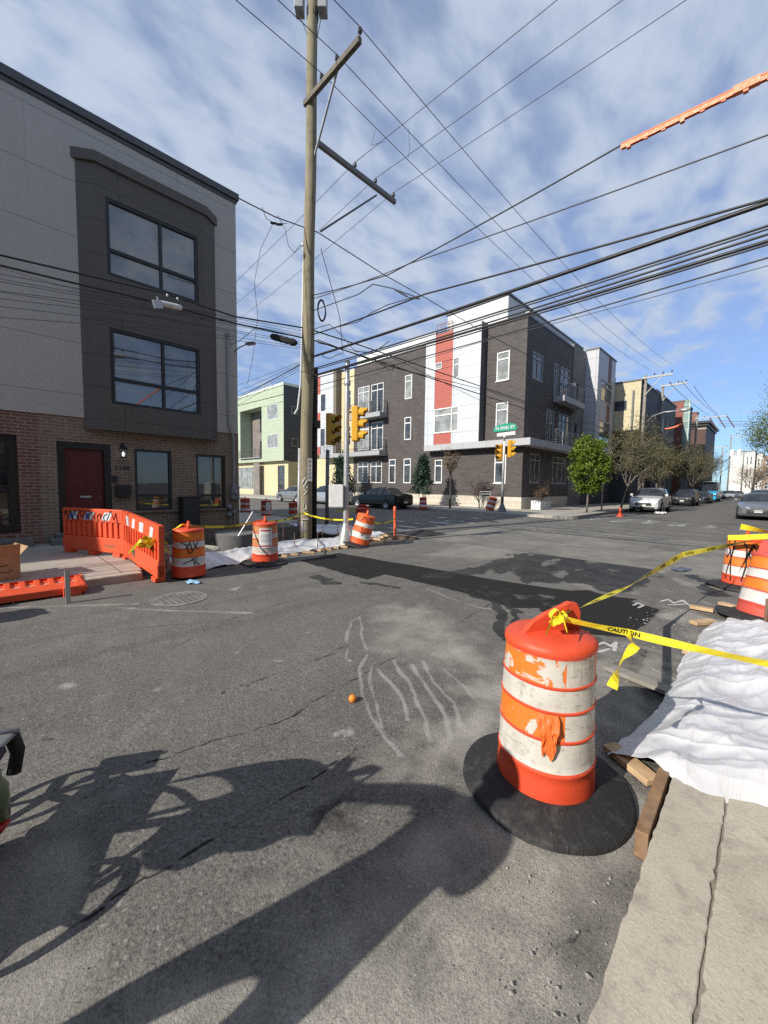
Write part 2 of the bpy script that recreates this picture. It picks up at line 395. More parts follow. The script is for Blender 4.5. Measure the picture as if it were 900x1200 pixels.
FLATGREY = plain('grey_metal_fascia', (0.34, 0.34, 0.345), 0.5)
DARKGREY = plain('dark_grey_metal', (0.10, 0.10, 0.105), 0.5)
CAPDARK = plain('dark_parapet_cap', (0.075, 0.078, 0.082), 0.45)
BLACKFR = plain('black_frame', (0.012, 0.012, 0.013), 0.4)
WHITEFR = plain('white_vinyl', (0.70, 0.70, 0.68), 0.45, var=0.05)
GLASS_SKY = glass('sky_facing_glass', (0.07, 0.082, 0.082), 2.2, (0.16, 0.18, 0.17))
GLASS_DIM = glass('ground_floor_glass', (0.02, 0.024, 0.026), 1.9, (0.055, 0.055, 0.05))
GLASS_CURT = glass('curtained_glass', (0.20, 0.21, 0.20), 1.55, (0.32, 0.33, 0.31), 0.05)
GLASS_DARK = glass('dark_glass', (0.03, 0.034, 0.038), 1.6, (0.07, 0.075, 0.08))
STEEL = plain('galvanised_steel', (0.45, 0.46, 0.47), 0.45, 0.7)
ALU = plain('brushed_aluminium', (0.46, 0.47, 0.475), 0.42, 0.55, 0.06)
WHITEMET = plain('white_metal', (0.66, 0.66, 0.64), 0.5)
BLACK = plain('black_rubber', (0.018, 0.018, 0.019), 0.65)
CABLE = plain('cable_jacket', (0.014, 0.014, 0.015), 0.5)
WIREM = plain('bare_line_wire', (0.055, 0.055, 0.06), 0.5)
SKIRT = plain('roof_membrane', (0.30, 0.30, 0.29), 0.9)

# ------------------------------------------------------------------ ground and road
rng = np.random.default_rng(5)
KL, KR, CS0, CS1 = -7.25, -0.28, 9.3, 20.6      # kerb lines of the main street and of the side street
def sheet(name, poly, z, mat, kind='structure'):
    mb = MB(); mb.add([(p[0], p[1], z) for p in poly], [tuple(range(len(poly)))])
    o = mb.build(name, mat); tag(o, kind=kind); return o
sheet('ground', [(-900, -700), (700, -700), (700, 1500), (-900, 1500)], -0.35, ASPH)

def np_sheet(name, X, Y, Z, mat, attrs=None, parent=None, smooth=True):
    ny, nx = X.shape
    me = bpy.data.meshes.new(name)
    co = np.stack([X, Y, Z], -1).reshape(-1, 3)
    idx = np.arange(ny * nx).reshape(ny, nx)
    q = np.stack([idx[:-1, :-1], idx[:-1, 1:], idx[1:, 1:], idx[1:, :-1]], -1).reshape(-1, 4)
    me.vertices.add(len(co)); me.vertices.foreach_set('co', co.ravel())
    me.loops.add(q.size); me.loops.foreach_set('vertex_index', q.ravel())
    me.polygons.add(len(q)); me.polygons.foreach_set('loop_start', np.arange(0, q.size, 4)); me.polygons.foreach_set('loop_total', np.full(len(q), 4))
    me.update(calc_edges=True)
    if smooth: me.polygons.foreach_set('use_smooth', np.ones(len(q), bool))
    for k, a in (attrs or {}).items():
        at = me.attributes.new(k, 'FLOAT', 'POINT'); at.data.foreach_set('value', a.ravel().astype(np.float32))
    me.materials.append(mat)
    o = bpy.data.objects.new(name, me); COL.objects.link(o)
    if parent is not None: o.parent = parent
    return o
def vnoise(X, Y, s, seed):
    """smooth value noise"""
    r = np.random.default_rng(seed).random((64, 64))
    x = X * s; y = Y * s; xi = np.floor(x).astype(int); yi = np.floor(y).astype(int); fx = x - xi; fy = y - yi
    fx = fx * fx * (3 - 2 * fx); fy = fy * fy * (3 - 2 * fy)
    g = lambda a, b: r[b % 64, a % 64]
    return (g(xi, yi) * (1 - fx) + g(xi + 1, yi) * fx) * (1 - fy) + (g(xi, yi + 1) * (1 - fx) + g(xi + 1, yi + 1) * fx) * fy
def fbm(X, Y, s, seed, n=4):
    return sum(vnoise(X, Y, s * 2 ** i, seed + i) * 0.5 ** i for i in range(n)) / sum(0.5 ** i for i in range(n))
def in_poly(X, Y, P):
    r = np.zeros(X.shape, bool); n = len(P)
    for i in range(n):
        (x1, y1), (x2, y2) = P[i][:2], P[(i + 1) % n][:2]
        c = ((y1 > Y) != (y2 > Y)) & (X < (x2 - x1) * (Y - y1) / (y2 - y1 + 1e-12) + x1)
        r ^= c
    return r
def line_d(X, Y, P):
    d = np.full(X.shape, 9e9)
    for a, b in zip(P, P[1:]):
        ax, ay = a[0], a[1]; bx, by = b[0] - ax, b[1] - ay
        t = np.clip(((X - ax) * bx + (Y - ay) * by) / (bx * bx + by * by + 1e-12), 0, 1)
        d = np.minimum(d, np.hypot(X - ax - t * bx, Y - ay - t * by))
    return d
GP = lambda L: [tuple(gp(*p)) for p in L]
def worn_road(name, x0, x1, y0, y1, st):
    X, Y = np.meshgrid(np.linspace(x0, x1, int((x1 - x0) / st) + 1), np.linspace(y0, y1, int((y1 - y0) / st) + 1))
    w = (fbm(X, Y, 2.2, 3) - 0.5)                     # wobble for all edges
    wx = X + (fbm(X, Y, 3.0, 21) - 0.5) * 0.35; wy = Y + (fbm(X, Y, 3.0, 41) - 0.5) * 0.35
    dark = np.zeros(X.shape); dust = np.zeros(X.shape); wet = np.zeros(X.shape); beige = np.zeros(X.shape); line = np.zeros(X.shape); chalk = np.zeros(X.shape)
    def soft(P, rim, XX=wx, YY=wy):
        PP = [(p[0], p[1]) for p in P]
        d = line_d(XX, YY, PP + PP[:1]); ins = in_poly(XX, YY, PP)
        return np.clip(0.5 + np.where(ins, d, -d) / (2 * rim), 0, 1)
    # trench reinstatement across the street, fresh black asphalt at its right end
    dark = np.maximum(dark, 0.93 * soft(GP([(352, 657), (398, 648), (470, 660), (560, 676), (650, 690), (748, 702), (700, 715), (600, 712), (540, 694), (450, 673), (430, 680)]), 0.05, X + w * .08, Y + w * .08))
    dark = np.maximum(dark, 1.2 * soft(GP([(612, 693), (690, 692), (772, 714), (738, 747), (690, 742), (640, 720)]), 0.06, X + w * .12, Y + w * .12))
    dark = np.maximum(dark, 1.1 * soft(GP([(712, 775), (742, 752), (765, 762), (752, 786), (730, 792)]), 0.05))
    dark = np.maximum(dark, 1.0 * soft(GP([(690, 805), (745, 785), (800, 800), (800, 860), (740, 900), (700, 880)]), 0.12))  # dark asphalt patch with the near drum's cast shadow painted in
    # wet fan of wash water beyond the trench
    fan = soft(GP([(560, 676), (610, 645), (660, 632), (735, 648), (770, 668), (765, 700), (690, 690)]), 0.5)
    streak = fbm(X * 1.0 + Y * 0.25, Y * 0.35 - X * 0.1, 2.4, 77, 5)
    wet = np.maximum(wet, np.clip(fan * 1.35 - 0.45 + (streak - 0.5) * 2.2, 0, 1) * (fan > 0.02))
    for P, r in (([(600, 655), (560, 668), (500, 676)], 0.16), ([(570, 688), (590, 700), (600, 722), (620, 745)], 0.05), ([(540, 690), (572, 704), (583, 722), (592, 748)], 0.06), ([(560, 690), (610, 718)], 0.04),
                 ([(372, 676), (384, 679)], 0.10), ([(380, 682), (400, 684)], 0.05), ([(430, 683), (470, 690)], 0.05), ([(800, 655), (812, 672), (838, 692)], 0.06), ([(830, 690), (842, 697)], 0.12)):
        wet = np.maximum(wet, np.clip(1.1 - line_d(wx, wy, GP(P)) / (r * 2), 0, 1))
    # milled, paler lane beyond and scrape marks
    beige = np.maximum(beige, 0.8 * soft(GP([(540, 635), (640, 628), (700, 640), (640, 660), (480, 652)]), 0.5))
    beige = np.maximum(beige, 0.5 * soft([(-1.2, -0.5), (-0.28, -0.5), (-0.28, 3.0), (-1.0, 2.4)], 0.5))
    # chalky runs
    for P, r in (([(405, 752), (412, 728), (422, 722), (424, 745), (428, 762)], .018), ([(405, 762), (404, 772), (410, 776)], .018), ([(430, 768), (422, 785), (426, 820), (432, 842), (448, 862), (470, 885)], .022),
                 ([(438, 782), (434, 800), (440, 835), (446, 855)], .016), ([(446, 785), (460, 805), (472, 825), (474, 845)], .018), ([(462, 775), (478, 800), (492, 838), (506, 870)], .022), ([(484, 780), (500, 808), (518, 838), (528, 868)], .024),
                 ([(498, 775), (508, 800), (530, 825), (535, 850)], .020), ([(522, 785), (548, 808), (562, 825)], .016)):
        chalk = np.maximum(chalk, np.clip(1.0 - line_d(X + w * .06, Y + w * .06, GP(P)) / (r * 1.75 * (.35 + 1.3 * fbm(X, Y, 7, 71))), 0, 1))
    dust = np.maximum(dust, 0.80 * soft(GP([(430, 765), (430, 712), (500, 705), (560, 745), (600, 790), (590, 850), (560, 800)]), 0.30) * (0.55 + 0.6 * fbm(X, Y, 6, 9)))
    dust = np.maximum(dust, 0.95 * soft(GP([(560, 800), (585, 790), (590, 850), (560, 890), (500, 900), (520, 860)]), 0.14) * (0.5 + 0.8 * fbm(X, Y, 9, 19)))
    dust = np.maximum(dust, 0.75 * soft(GP([(420, 905), (470, 870), (560, 870), (545, 930), (440, 925)]), 0.25) * (0.4 + 0.9 * fbm(X, Y, 9, 29)))
    dust = np.maximum(dust, 1.25 * soft([(-1.25, 0.2), (-0.28, 0.2), (-0.28, 2.6), (-0.75, 2.5)], 0.4) * (0.15 + 1.2 * fbm(X, Y, 5, 39)))
    dust = np.maximum(dust, 0.75 * np.clip((fbm(X, Y, 1.3, 139, 5) - .5) * 4, 0, 1) * np.clip((X + 4.2) / 2.5, 0, 1))
    dark = np.maximum(dark, 0.40 * np.clip((fbm(X, Y, .9, 239, 5) - .54) * 5, 0, 1))
    for q, r in (((423, 857), .05), ((402, 858), .03), ((410, 855), .02), ((398, 822), .02), ((330, 770), .04), ((275, 768), .04), ((80, 805), .08), ((180, 806), .06), ((352, 745), .05), ((280, 690), .1)):
        g = gp(*q); chalk = np.maximum(chalk, np.clip(1.0 - np.hypot(wx - g[0], wy - g[1]) / (1.8 * r * (.4 + 1.2 * fbm(X, Y, 9, 73))), 0, 1))
    for P, r in (([(422, 1190), (521, 1063), (598, 978)], .030), ([(521, 1063), (562, 1140), (575, 1200)], .028), ([(140, 712), (200, 716), (290, 718)], .03), ([(500, 690), (560, 712), (600, 716)], .02), ([(0, 712), (160, 708)], .03)):
        dust = np.maximum(dust, .85 * np.clip(1.2 - line_d(X + w * .10, Y + w * .10, GP(P)) / (r * 1.9 * (.3 + 1.3 * fbm(X, Y, 4, 72))), 0, 1) * (.35 + .9 * fbm(X, Y, 9, 79)))
    # tyre tracks and seams
    for P, r in (([(0, 880), (300, 800), (560, 700)], .10), ([(40, 885), (330, 806), (580, 706)], .07)):
        d = line_d(X, Y, GP(P)); tread = 0.5 + 0.5 * np.sin(d * 330)
        dark = np.maximum(dark, np.clip(1.25 - d / r, 0, 1) * (0.20 + 0.24 * tread * (0.4 + fbm(X * .5, Y * 3, 3, 60))))
    for P in ([(250, 868), (330, 848), (420, 795)], [(0, 1140), (120, 1060), (300, 960), (440, 862)], [(200, 758), (230, 748)], [(330, 640), (420, 690)], [(20, 980), (160, 900), (250, 868)], [(420, 795), (520, 742), (585, 700)], [(100, 742), (260, 728), (340, 705)], [(700, 1090), (640, 1130), (600, 1200)], [(560, 1010), (600, 1060), (590, 1130)]):
        dark = np.maximum(dark, 0.64 * np.clip(1.3 - line_d(X + w * .10 + (fbm(X, Y, 9, 171) - .5) * .05, Y + w * .08 + (fbm(X, Y, 9, 181) - .5) * .05, GP(P)) / 0.014, 0, 1))
    # surveyors' chalk marks
    for P in ([(742, 709), (748, 706), (754, 709), (748, 712)], [(775, 704), (783, 702), (790, 706), (800, 703), (809, 709)], [(783, 708), (806, 707)], [(700, 755), (708, 752), (716, 757), (722, 752), (720, 762)], [(702, 763), (714, 760)]):
        line = np.maximum(line, np.clip(1.2 - line_d(X, Y, GP(P)) / 0.022, 0, 1))
    for a, b in (([(776, 690), (860, 716)], .01), ([(720, 762), (800, 800)], .012)):
        line = np.maximum(line, 0.62 * np.clip(1.2 - line_d(X, Y, GP(a)) / .02, 0, 1))
    Z = (fbm(X, Y, 0.9, 90) - 0.5) * 0.030 + (fbm(X, Y, 7, 95) - 0.5) * 0.007
    Z *= np.clip(np.minimum.reduce([X - x0, x1 - X, Y - y0, y1 - Y]) / 0.3, 0, 1)
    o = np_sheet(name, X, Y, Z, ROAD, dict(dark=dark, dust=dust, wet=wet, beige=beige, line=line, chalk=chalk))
    tag(o, kind='structure'); return o
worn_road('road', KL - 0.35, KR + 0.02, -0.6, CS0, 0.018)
def far_road(name, x0, x1, y0, y1, st):
    X, Y = np.meshgrid(np.linspace(x0, x1, int((x1 - x0) / st) + 2), np.linspace(y0, y1, int((y1 - y0) / st) + 2))
    w = fbm(X, Y, 1.2, 14) - 0.5
    beige = np.where((X > -8.5) & (X < 0.3) & (Y < 15.5), 0.55 + w, 0.15)
    line = np.zeros(X.shape)
    for k in range(9):                                  # ladder crosswalk over the side street
        yc = CS0 + 1.2 + k * 1.15
        line = np.maximum(line, np.where((np.abs(Y - yc) < 0.30) & (X > -12.2) & (X < -9.2), 0.80 - 0.75 * fbm(X, Y, 1.6, 8), 0))
    for k in range(6):                                  # ladder crosswalk over the main street
        xc = -6.4 + k * 1.15
        line = np.maximum(line, np.where((np.abs(X - xc) < 0.30) & (Y > 21.2) & (Y < 23.6), 0.72 - 0.5 * fbm(X, Y, 1.6, 18), 0))
    dark = np.where(np.abs(Y - 24.3 - w) < 0.12, 0.6, 0.0)
    dark = np.maximum(dark, np.where((Y > CS1 - 2.2) & (X < -8.5), 0.30, 0))
    dark = np.maximum(dark, np.where((Y > 14.5) & (X < -13), 0.30, 0))
    z = np.zeros(X.shape)
    o = np_sheet(name, X, Y, z, ROAD, dict(dark=dark, dust=z, wet=z, beige=beige, line=line), smooth=False)
    tag(o, kind='structure'); return o
far_road('side_street', -75, 12, CS0, CS1, 0.09)
far_road('main_street', KL + 0.2, 2.0, CS1, 42, 0.09)
sheet('main_street_far', [(KL + 0.2, 42), (4, 42), (4, 420), (KL + 0.2, 420)], 0.0, ASPH)
sheet('main_street_near', [(KL - 0.4, -60), (KR + 0.02, -60), (KR + 0.02, -0.6), (KL - 0.4, -0.6)], 0.0, ASPH)
sheet('right_corner', [(KR + 0.02, 2.6), (12, 2.6), (12, CS0), (KR + 0.02, CS0)], -0.004, ASPH)

def slab(name, poly, top, mat, bottom=-0.3, bev=0.02):
    mb = MB(); mb.prism(poly, bottom, top); o = mb.build(name, mat, bevel=bev); tag(o, kind='structure'); return o
def arc(cx, cy, r, a0, a1, n=8): return [(cx + r * math.cos(rad(a0 + (a1 - a0) * i / n)), cy + r * math.sin(rad(a0 + (a1 - a0) * i / n))) for i in range(n + 1)]
# near right: kerb strip and sidewalk slab under the photographer
def ragged(x0, x1, y0, y1, top, mat, name, seed, slant=0.0, amp=.006):
    r = random.Random(seed); ys = [y0] + [-1.2 + i * .035 for i in range(int((y1 + 1.15) / .035))] + [y1]
    j = lambda: r.gauss(0, amp * .35) - (amp * 2.2 * r.random() if r.random() < .06 else 0)
    R_ = [(x1 + j(), y) for y in ys]; L_ = [(x0 - j(), y) for y in ys]
    k = max(2, int((x1 - x0) / .05)); top_ = [(x1 + (x0 - x1) * i / k, y1 + slant * (1 - i / k) + r.gauss(0, .006)) for i in range(1, k)]
    slab(name, R_ + top_ + L_[::-1], top, mat, bev=0.006)
ragged(KR, -0.073, -12, 2.60, 0.115, KERB, 'kerb', 3)
ragged(-0.066, 3.19, -12, 2.66, 0.113, WALK, 'sidewalk', 4)
sheet('joint_sand', [(-0.09, -12), (-0.05, -12), (-0.05, 2.60), (-0.09, 2.60)], 0.101, M_concrete('joint_sand', (0.20, 0.175, 0.14), (0.36, 0.32, 0.26)))
# left: sidewalk before the dug-out corner
slab('left_kerb', [(KL - 0.20, -60), (KL, -60), (KL, 1.75), (KL - 0.20, 1.75)], 0.125, KERB)
slab('left_sidewalk', [(-12.0, -60), (KL - 0.21, -60), (KL - 0.21, 1.8), (-12.0, 2.1)], 0.13, WALK_J)
slab('side_sidewalk', [(-75, 5.7), (-13.2, 5.7), (-13.2, CS0), (-75, CS0)], 0.12, WALK_J)
# far block
slab('far_sidewalk', [(-75, CS1)] + arc(-9.3, CS1 + 2.0, 2.0, -90, 0) + [(-7.3, 300), (-11.8, 300), (-11.8, 25.0), (-75, 25.0)], 0.13, WALK_J)
# dug-out corner on the left
X, Y = np.meshgrid(np.linspace(-13.4, KL - 0.02, 110), np.linspace(1.7, CS0 + 0.05, 120))
Z = -0.18 + (fbm(X, Y, 1.0, 31) - 0.4) * 0.55 + (fbm(X, Y, 5, 36) - 0.5) * 0.12
edge = np.clip(np.minimum.reduce([X + 13.4, KL - 0.02 - X, Y - 1.7, CS0 + 0.05 - Y]) / 0.35, 0, 1)
Z = Z * edge - 0.02 * (1 - edge)
tag(np_sheet('dug_out_soil', X, Y, Z, DIRT), kind='structure')
# ------------------------------------------------------------------ buildings
def window(parent, P, U, N, u0, u1, z0, z1, frame, pane, recess=0.10, fw=0.055, mull=(), trans=(), sill=None, name='window', depth=0.07):
    """window set back in an opening: frame part with a pane sub-part; mull/trans are fractions"""
    P = Vector(P); U = Vector(U); N = Vector(N); Z = Vector((0, 0, 1))
    mb = MB(); c = P - N * recess
    def rect(a, b, zc, zd, d=depth):
        p = [c + U * a + Z * zc, c + U * b + Z * zc, c + U * b + Z * zd, c + U * a + Z * zd]
        q = [x + N * d for x in p]
        mb.add(p + q, [(4, 5, 6, 7), (0, 1, 5, 4), (1, 2, 6, 5), (2, 3, 7, 6), (3, 0, 4, 7)])
    e = 0.002
    rect(u0 + e, u0 + fw, z0 + e, z1 - e); rect(u1 - fw, u1 - e, z0 + e, z1 - e)
    rect(u0 + fw, u1 - fw, z0 + e, z0 + fw); rect(u0 + fw, u1 - fw, z1 - fw, z1 - e)
    us = [u0 + fw] + [u0 + (u1 - u0) * f for f in mull] + [u1 - fw]
    for f in mull:
        u = u0 + (u1 - u0) * f; rect(u - fw * 0.45, u + fw * 0.45, z0 + fw, z1 - fw, depth * 0.96)
    for f in trans:
        z = z0 + (z1 - z0) * f; rect(u0 + fw, u1 - fw, z - fw * 0.55, z + fw * 0.55, depth * 0.9)
    w = mb.build(name, frame, parent)
    g = MB(); cc = c + N * 0.018
    g.quad(cc + U * (u0 + .01) + Z * (z0 + .01), cc + U * (u1 - .01) + Z * (z0 + .01), cc + U * (u1 - .01) + Z * (z1 - .01), cc + U * (u0 + .01) + Z * (z1 - .01))
    g.build('pane', pane, w)
    if sill:
        s = MB(); a = P + U * (u0 - .04) + Z * (z0 - .07); b = P + U * (u1 + .04) + Z * (z0 - .07)
        s.bar(a + N * 0.02 + Z * .03, b + N * .02 + Z * .03, 0.12, 0.06); s.build('sill', sill, w)
    return w
UX, UY, NX, NXm, NYm = Vector((1, 0, 0)), Vector((0, 1, 0)), Vector((1, 0, 0)), Vector((-1, 0, 0)), Vector((0, -1, 0))
def body_box(mb, x0, x1, y0, y1, z0, z1, skip=(), m=0):
    """closed walls and roof except the named sides"""
    if '+x' not in skip: mb.quad((x1, y0, z0), (x1, y1, z0), (x1, y1, z1), (x1, y0, z1), m)
    if '-x' not in skip: mb.quad((x0, y1, z0), (x0, y0, z0), (x0, y0, z1), (x0, y1, z1), m)
    if '-y' not in skip: mb.quad((x0, y0, z0), (x1, y0, z0), (x1, y0, z1), (x0, y0, z1), m)
    if '+y' not in skip: mb.quad((x1, y1, z0), (x0, y1, z0), (x0, y1, z1), (x1, y1, z1), m)
    mb.quad((x0, y0, z1), (x1, y0, z1), (x1, y1, z1), (x0, y1, z1), m)

# ---- grey stucco house on the left corner -----------------------------------------------------
XA = -12.0; YA0, YA1 = 0.89, 5.62
house = thing('corner_house', 'grey stucco corner house with charcoal bay window, brown brick ground floor and red door', 'house', (XA - 5, 3.2, 0))
mb = MB(); P0 = (XA, 0, 0)
gh = [(1.20, 2.26, 0.30, 2.53), (2.78, 3.68, 0.82, 2.47), (4.34, 5.20, 0.82, 2.43)]
mb.facade(P0, UY, NX, YA0, YA1, -0.1, 3.17, gh, 0.16)
mb.quad((XA, YA1, -0.1), (XA - 11, YA1, -0.1), (XA - 11, YA1, 3.17), (XA, YA1, 3.17))
mb.build('brick_ground_floor', TANBRICK, house)
mb = MB(); mb.facade((XA + 0.03, 0, 0), UY, NX, YA0, 5.60, 3.13, 10.06, [(2.5, 4.2, 3.6, 5.3), (2.5, 4.2, 6.7, 8.5)], 0.6)
mb.box((XA - 11, YA0 + .01, 3.13), (XA + 0.02, 5.58, 3.165)); body_box(mb, XA - 11, XA + 0.02, YA0, 5.60, 3.17, 10.05, ('+x', '-y'))
mb.build('stucco_wall', STUCCO, house)
mb = MB(); mb.box((XA - 11.1, YA0, 10.06), (XA + 0.10, 5.68, 10.25)); mb.box((XA - 11, YA0 + .01, 9.96), (XA + 0.055, 5.63, 10.055)); mb.build('parapet_cap', CAPDARK, house, bevel=0.01)
XB = -11.75
# bay window with chamfered sides
bz0, bz1 = 2.86, 9.06
bp = [(XA + 0.03, 1.74), (XB, 2.10), (XB, 4.60), (XA + 0.03, 4.96)]
bh = [(2.27, 4.40, 3.52, 5.36), (2.27, 4.40, 6.60, 8.40)]
mb = MB(); mb.facade((XB, 0, 0), UY, NX, 2.10, 4.60, bz0, bz1, bh, 0.10)
for a, b in ((0, 1), (2, 3)):
    mb.quad((*bp[a], bz0), (*bp[b], bz0), (*bp[b], bz1), (*bp[a], bz1))
mb.add([(*p, bz0) for p in bp], [(3, 2, 1, 0)])
bay = mb.build('bay', BAYM, house)
mb = MB(); cp = [(XA + 0.032, 1.66), (XB + 0.06, 2.06), (XB + 0.06, 4.64), (XA + 0.032, 5.04)]; mb.prism(cp, bz1 + .003, 9.30); mb.build('bay_cap', BAYM, bay, bevel=0.004)
for (u0, u1, z0, z1) in bh:
    window(house, (XB, 0, 0), UY, NX, u0, u1, z0, z1, BLACKFR, GLASS_SKY, 0.085, 0.075, (0.56,), (0.34,), name='bay_window')
for (u0, u1, z0, z1) in gh[1:]:
    window(house, (XA, 0, 0), UY, NX, u0, u1, z0, z1, BLACKFR, GLASS_DIM, 0.10, 0.065, (), (0.25,))
# red door
mb = MB(); mb.box((XA - .14, 1.202, 0.30), (XA - .015, 1.34, 2.528)); mb.box((XA - .14, 2.12, 0.30), (XA - .015, 2.258, 2.528)); mb.box((XA - .14, 1.34, 2.38), (XA - .015, 2.12, 2.528)); fr = mb.build('door_frame', BLACKFR, house)
mb = MB(); mb.box((XA - .15, 1.341, 0.31), (XA - .10, 2.119, 2.379))
for za, zb in ((0.45, 1.05), (1.35, 2.25)):
    for ya, yb in ((1.43, 1.70), (1.76, 2.03)): mb.box((XA - .10, ya, za), (XA - .092, yb, zb))
dr = mb.build('door', plain('dark_red_door', (0.105, 0.009, 0.010), 0.45, var=0.08), house, bevel=0.004)
mb = MB(); mb.box((XA - .098, 1.62, 1.185), (XA - .08, 1.84, 1.235)); mb.build('letter_slot', ALU, dr, bevel=0.004)
mb = MB(); mb.lathe([(0.0, -.06), (.03, -.05), (.035, -.02), (.012, 0.0)], 10, (XA - .09, 2.04, 1.18), 0, 'x'); mb.build('door_knob', ALU, dr, True)
mb = MB(); mb.box((XA + .002, 1.0, 0.12), (XA + .55, 2.45, 0.27)); mb.box((XA + .004, 1.12, 0.272), (XA + .28, 2.33, 0.36)); mb.build('door_step', RISER, house, bevel=0.012)
mb = MB(); mb.bar((XA + .03, 2.42, 0.8), (XA + .03, 5.55, 0.8), .05, .05); mb.build('brick_sill_course', TANBRICK, house)
# house number
mb = MB(); text_on(mb, '1108', 0.17, (XA + 0.004, 2.50, 1.94), UY, (0, 0, 1), 0.004); mb.build('house_number', BLACKFR, house)
# roof drain / service conduit with meter at the corner
mb = MB(); c0 = at_x(264, 397, XA + .06); 
mb.tube([(XA + .075, 5.28, 6.02), (XA + .075, 5.29, 3.45), (XA + .10, 5.33, 3.22), (XA + .10, 5.42, 3.0), (XA + .10, 5.43, 1.5)], 0.034, 8); mb.lathe([(.001, .10), (.05, .08), (.055, 0), (.034, 0)], 8, (XA + .075, 5.28, 6.0)); cd = mb.build('service_conduit', plain('grey_conduit', (0.30, 0.31, 0.33), 0.5), house, True, auto=40)
mb = MB(); mb.box((XA + .003, 5.33, 1.10), (XA + .17, 5.57, 1.50)); mt_ = mb.build('meter_box', plain('grey_meter_box', (0.22, 0.23, 0.25), 0.5), house, bevel=0.012)
mb = MB(); mb.lathe([(.085, 0), (.085, .05), (.07, .07), (0, .075)], 16, (XA + .17, 5.45, 1.32), 0, 'x'); mb.build('meter_dial', GLASS_CURT, mt_, True, auto=40)
mb = MB()
for y, z in ((5.28, .62), (5.42, .70), (5.28, .86)):
    mb.lathe([(.07, 0), (.075, .10), (.05, .16), (0, .17)], 10, (XA + .003, y, z), 0, 'x')
mb.tube([(XA + .08, 5.3, .3), (XA + .08, 5.3, .95)], .022, 6); mb.tube([(XA + .12, 5.40, .25), (XA + .12, 5.42, .62), (XA + .05, 5.45, .9)], .02, 6); mb.build('gas_meter', plain('meter_grey', (0.26, 0.27, 0.28), 0.5), house, True, auto=40)
# lantern (lit)
def lantern():
    mb = MB(); y, z = 2.51, 2.33; x = XA + .13
    mb.lathe([(.085, .10), (.10, .11), (.03, .20), (.012, .25), (0, .26)], 6, (x, y, z)); mb.lathe([(0, -.13), (.075, -.125), (.08, -.10)], 6, (x, y, z))
    for k in range(6):
        a = k * math.pi / 3; mb.tube([(x + .078 * math.cos(a), y + .078 * math.sin(a), z - .11), (x + .09 * math.cos(a), y + .09 * math.sin(a), z + .11)], .006, 4)
    mb.tube([(XA + .004, y, z + .22), (XA + .07, y, z + .27), (x, y, z + .22)], .012, 6); mb.lathe([(.045, 0), (.045, .012), (0, .014)], 10, (XA + .003, y, z + .2), 0, 'x')
    ln = mb.build('wall_lantern', BLACKFR, house)
    em = bpy.data.materials.new('lamp_glow'); em.use_nodes = True; b = em.node_tree.nodes['Principled BSDF']; b.inputs['Emission Color'].default_value = (0.85, 0.95, 1, 1); b.inputs['Emission Strength'].default_value = 2.6
    mb = MB(); mb.lathe([(0, -.09), (.022, -.07), (.03, -.02), (.02, .02), (0, .03)], 10, (x, y, z)); mb.build('bulb', em, ln, True)
lantern()
mb = MB(); mb.box((XA + .003, 2.33, 1.20), (XA + .12, 2.66, 1.50)); mb.box((XA + .12, 2.32, 1.38), (XA + .135, 2.67, 1.515)); mbx = mb.build('mailbox', BLACKFR, None, bevel=0.006); tag(mbx, 'black wall mailbox beside the red door, under the house number', 'mailbox')
mb = MB(); mb.box((XA + .003, 2.27, 1.58), (XA + .05, 2.38, 1.74)); mb.build('doorbell_box', BLACKFR, house, bevel=0.004)
mb = MB(); mb.box((XA + .02, 3.83, 0.02), (XA + .34, 4.30, 1.17)); mb.box((XA + .34, 3.85, .06), (XA + .352, 4.28, 1.13)); mb.box((XA + .0, 3.81, 1.172), (XA + .37, 4.32, 1.20)); cab = mb.build('utility_cabinet', BLACKFR, None, bevel=0.008); tag(cab, 'tall black metal cabinet standing between the two ground floor windows', 'cabinet')
# cobra style lamp on the corner
mb = MB(); a = Vector((XA + .04, 5.52, 5.62)); mb.tube([a, a + Vector((.2, .06, .10)), a + Vector((.55, .12, .12))], .02, 6); e_ = a + Vector((.55, .12, .12)); mb.bar(e_, e_ + Vector((.34, .06, -.03)), .13, .07)
tag(mb.build('wall_lamp', plain('lamp_grey', (0.18, 0.185, 0.19), 0.4), None, bevel=0.01), 'small grey lamp head on a short arm at the corner of the stucco house', 'lamp')

# ---- neighbour with dark red brick -------------------------------------------------------------
nb = thing('row_house', 'grey stucco row house with dark red brick ground floor and a glazed black door', 'house', (XA - 5, -5, 0))
mb = MB(); mb.facade((XA, 0, 0), UY, NX, -42, YA0, -0.1, 3.13, [(-0.75, 0.52, 0.42, 2.60), (-5.2, -4.2, 0.5, 2.5)], 0.16); mb.build('brick_ground_floor', REDBRICK, nb)
mb = MB(); mb.facade((XA + 0.028, 0, 0), UY, NX, -42, YA0, 3.12, 10.06, [], .1); body_box(mb, XA - 11, XA + .02, -42, YA0, 3.13, 10.05, ('+x', '+y')); mb.build('stucco_wall', STUCCO, nb)
mb = MB(); mb.box((XA - 11.1, -42.1, 10.06), (XA + 0.10, YA0, 10.25)); mb.box((XA - 11, -42, 9.96), (XA + .055, YA0, 10.055)); mb.build('parapet_cap', CAPDARK, nb)
window(nb, (XA, 0, 0), UY, NX, -0.75, 0.52, 0.42, 2.60, BLACKFR, GLASS_DIM, 0.12, 0.17, (0.45,), (0.45,), name='glazed_door')
mb = MB()
for k in range(7): mb.tube([(XA - .02, -0.56 + k * .15, .62), (XA - .02, -0.56 + k * .15, 2.40)], .008, 5)
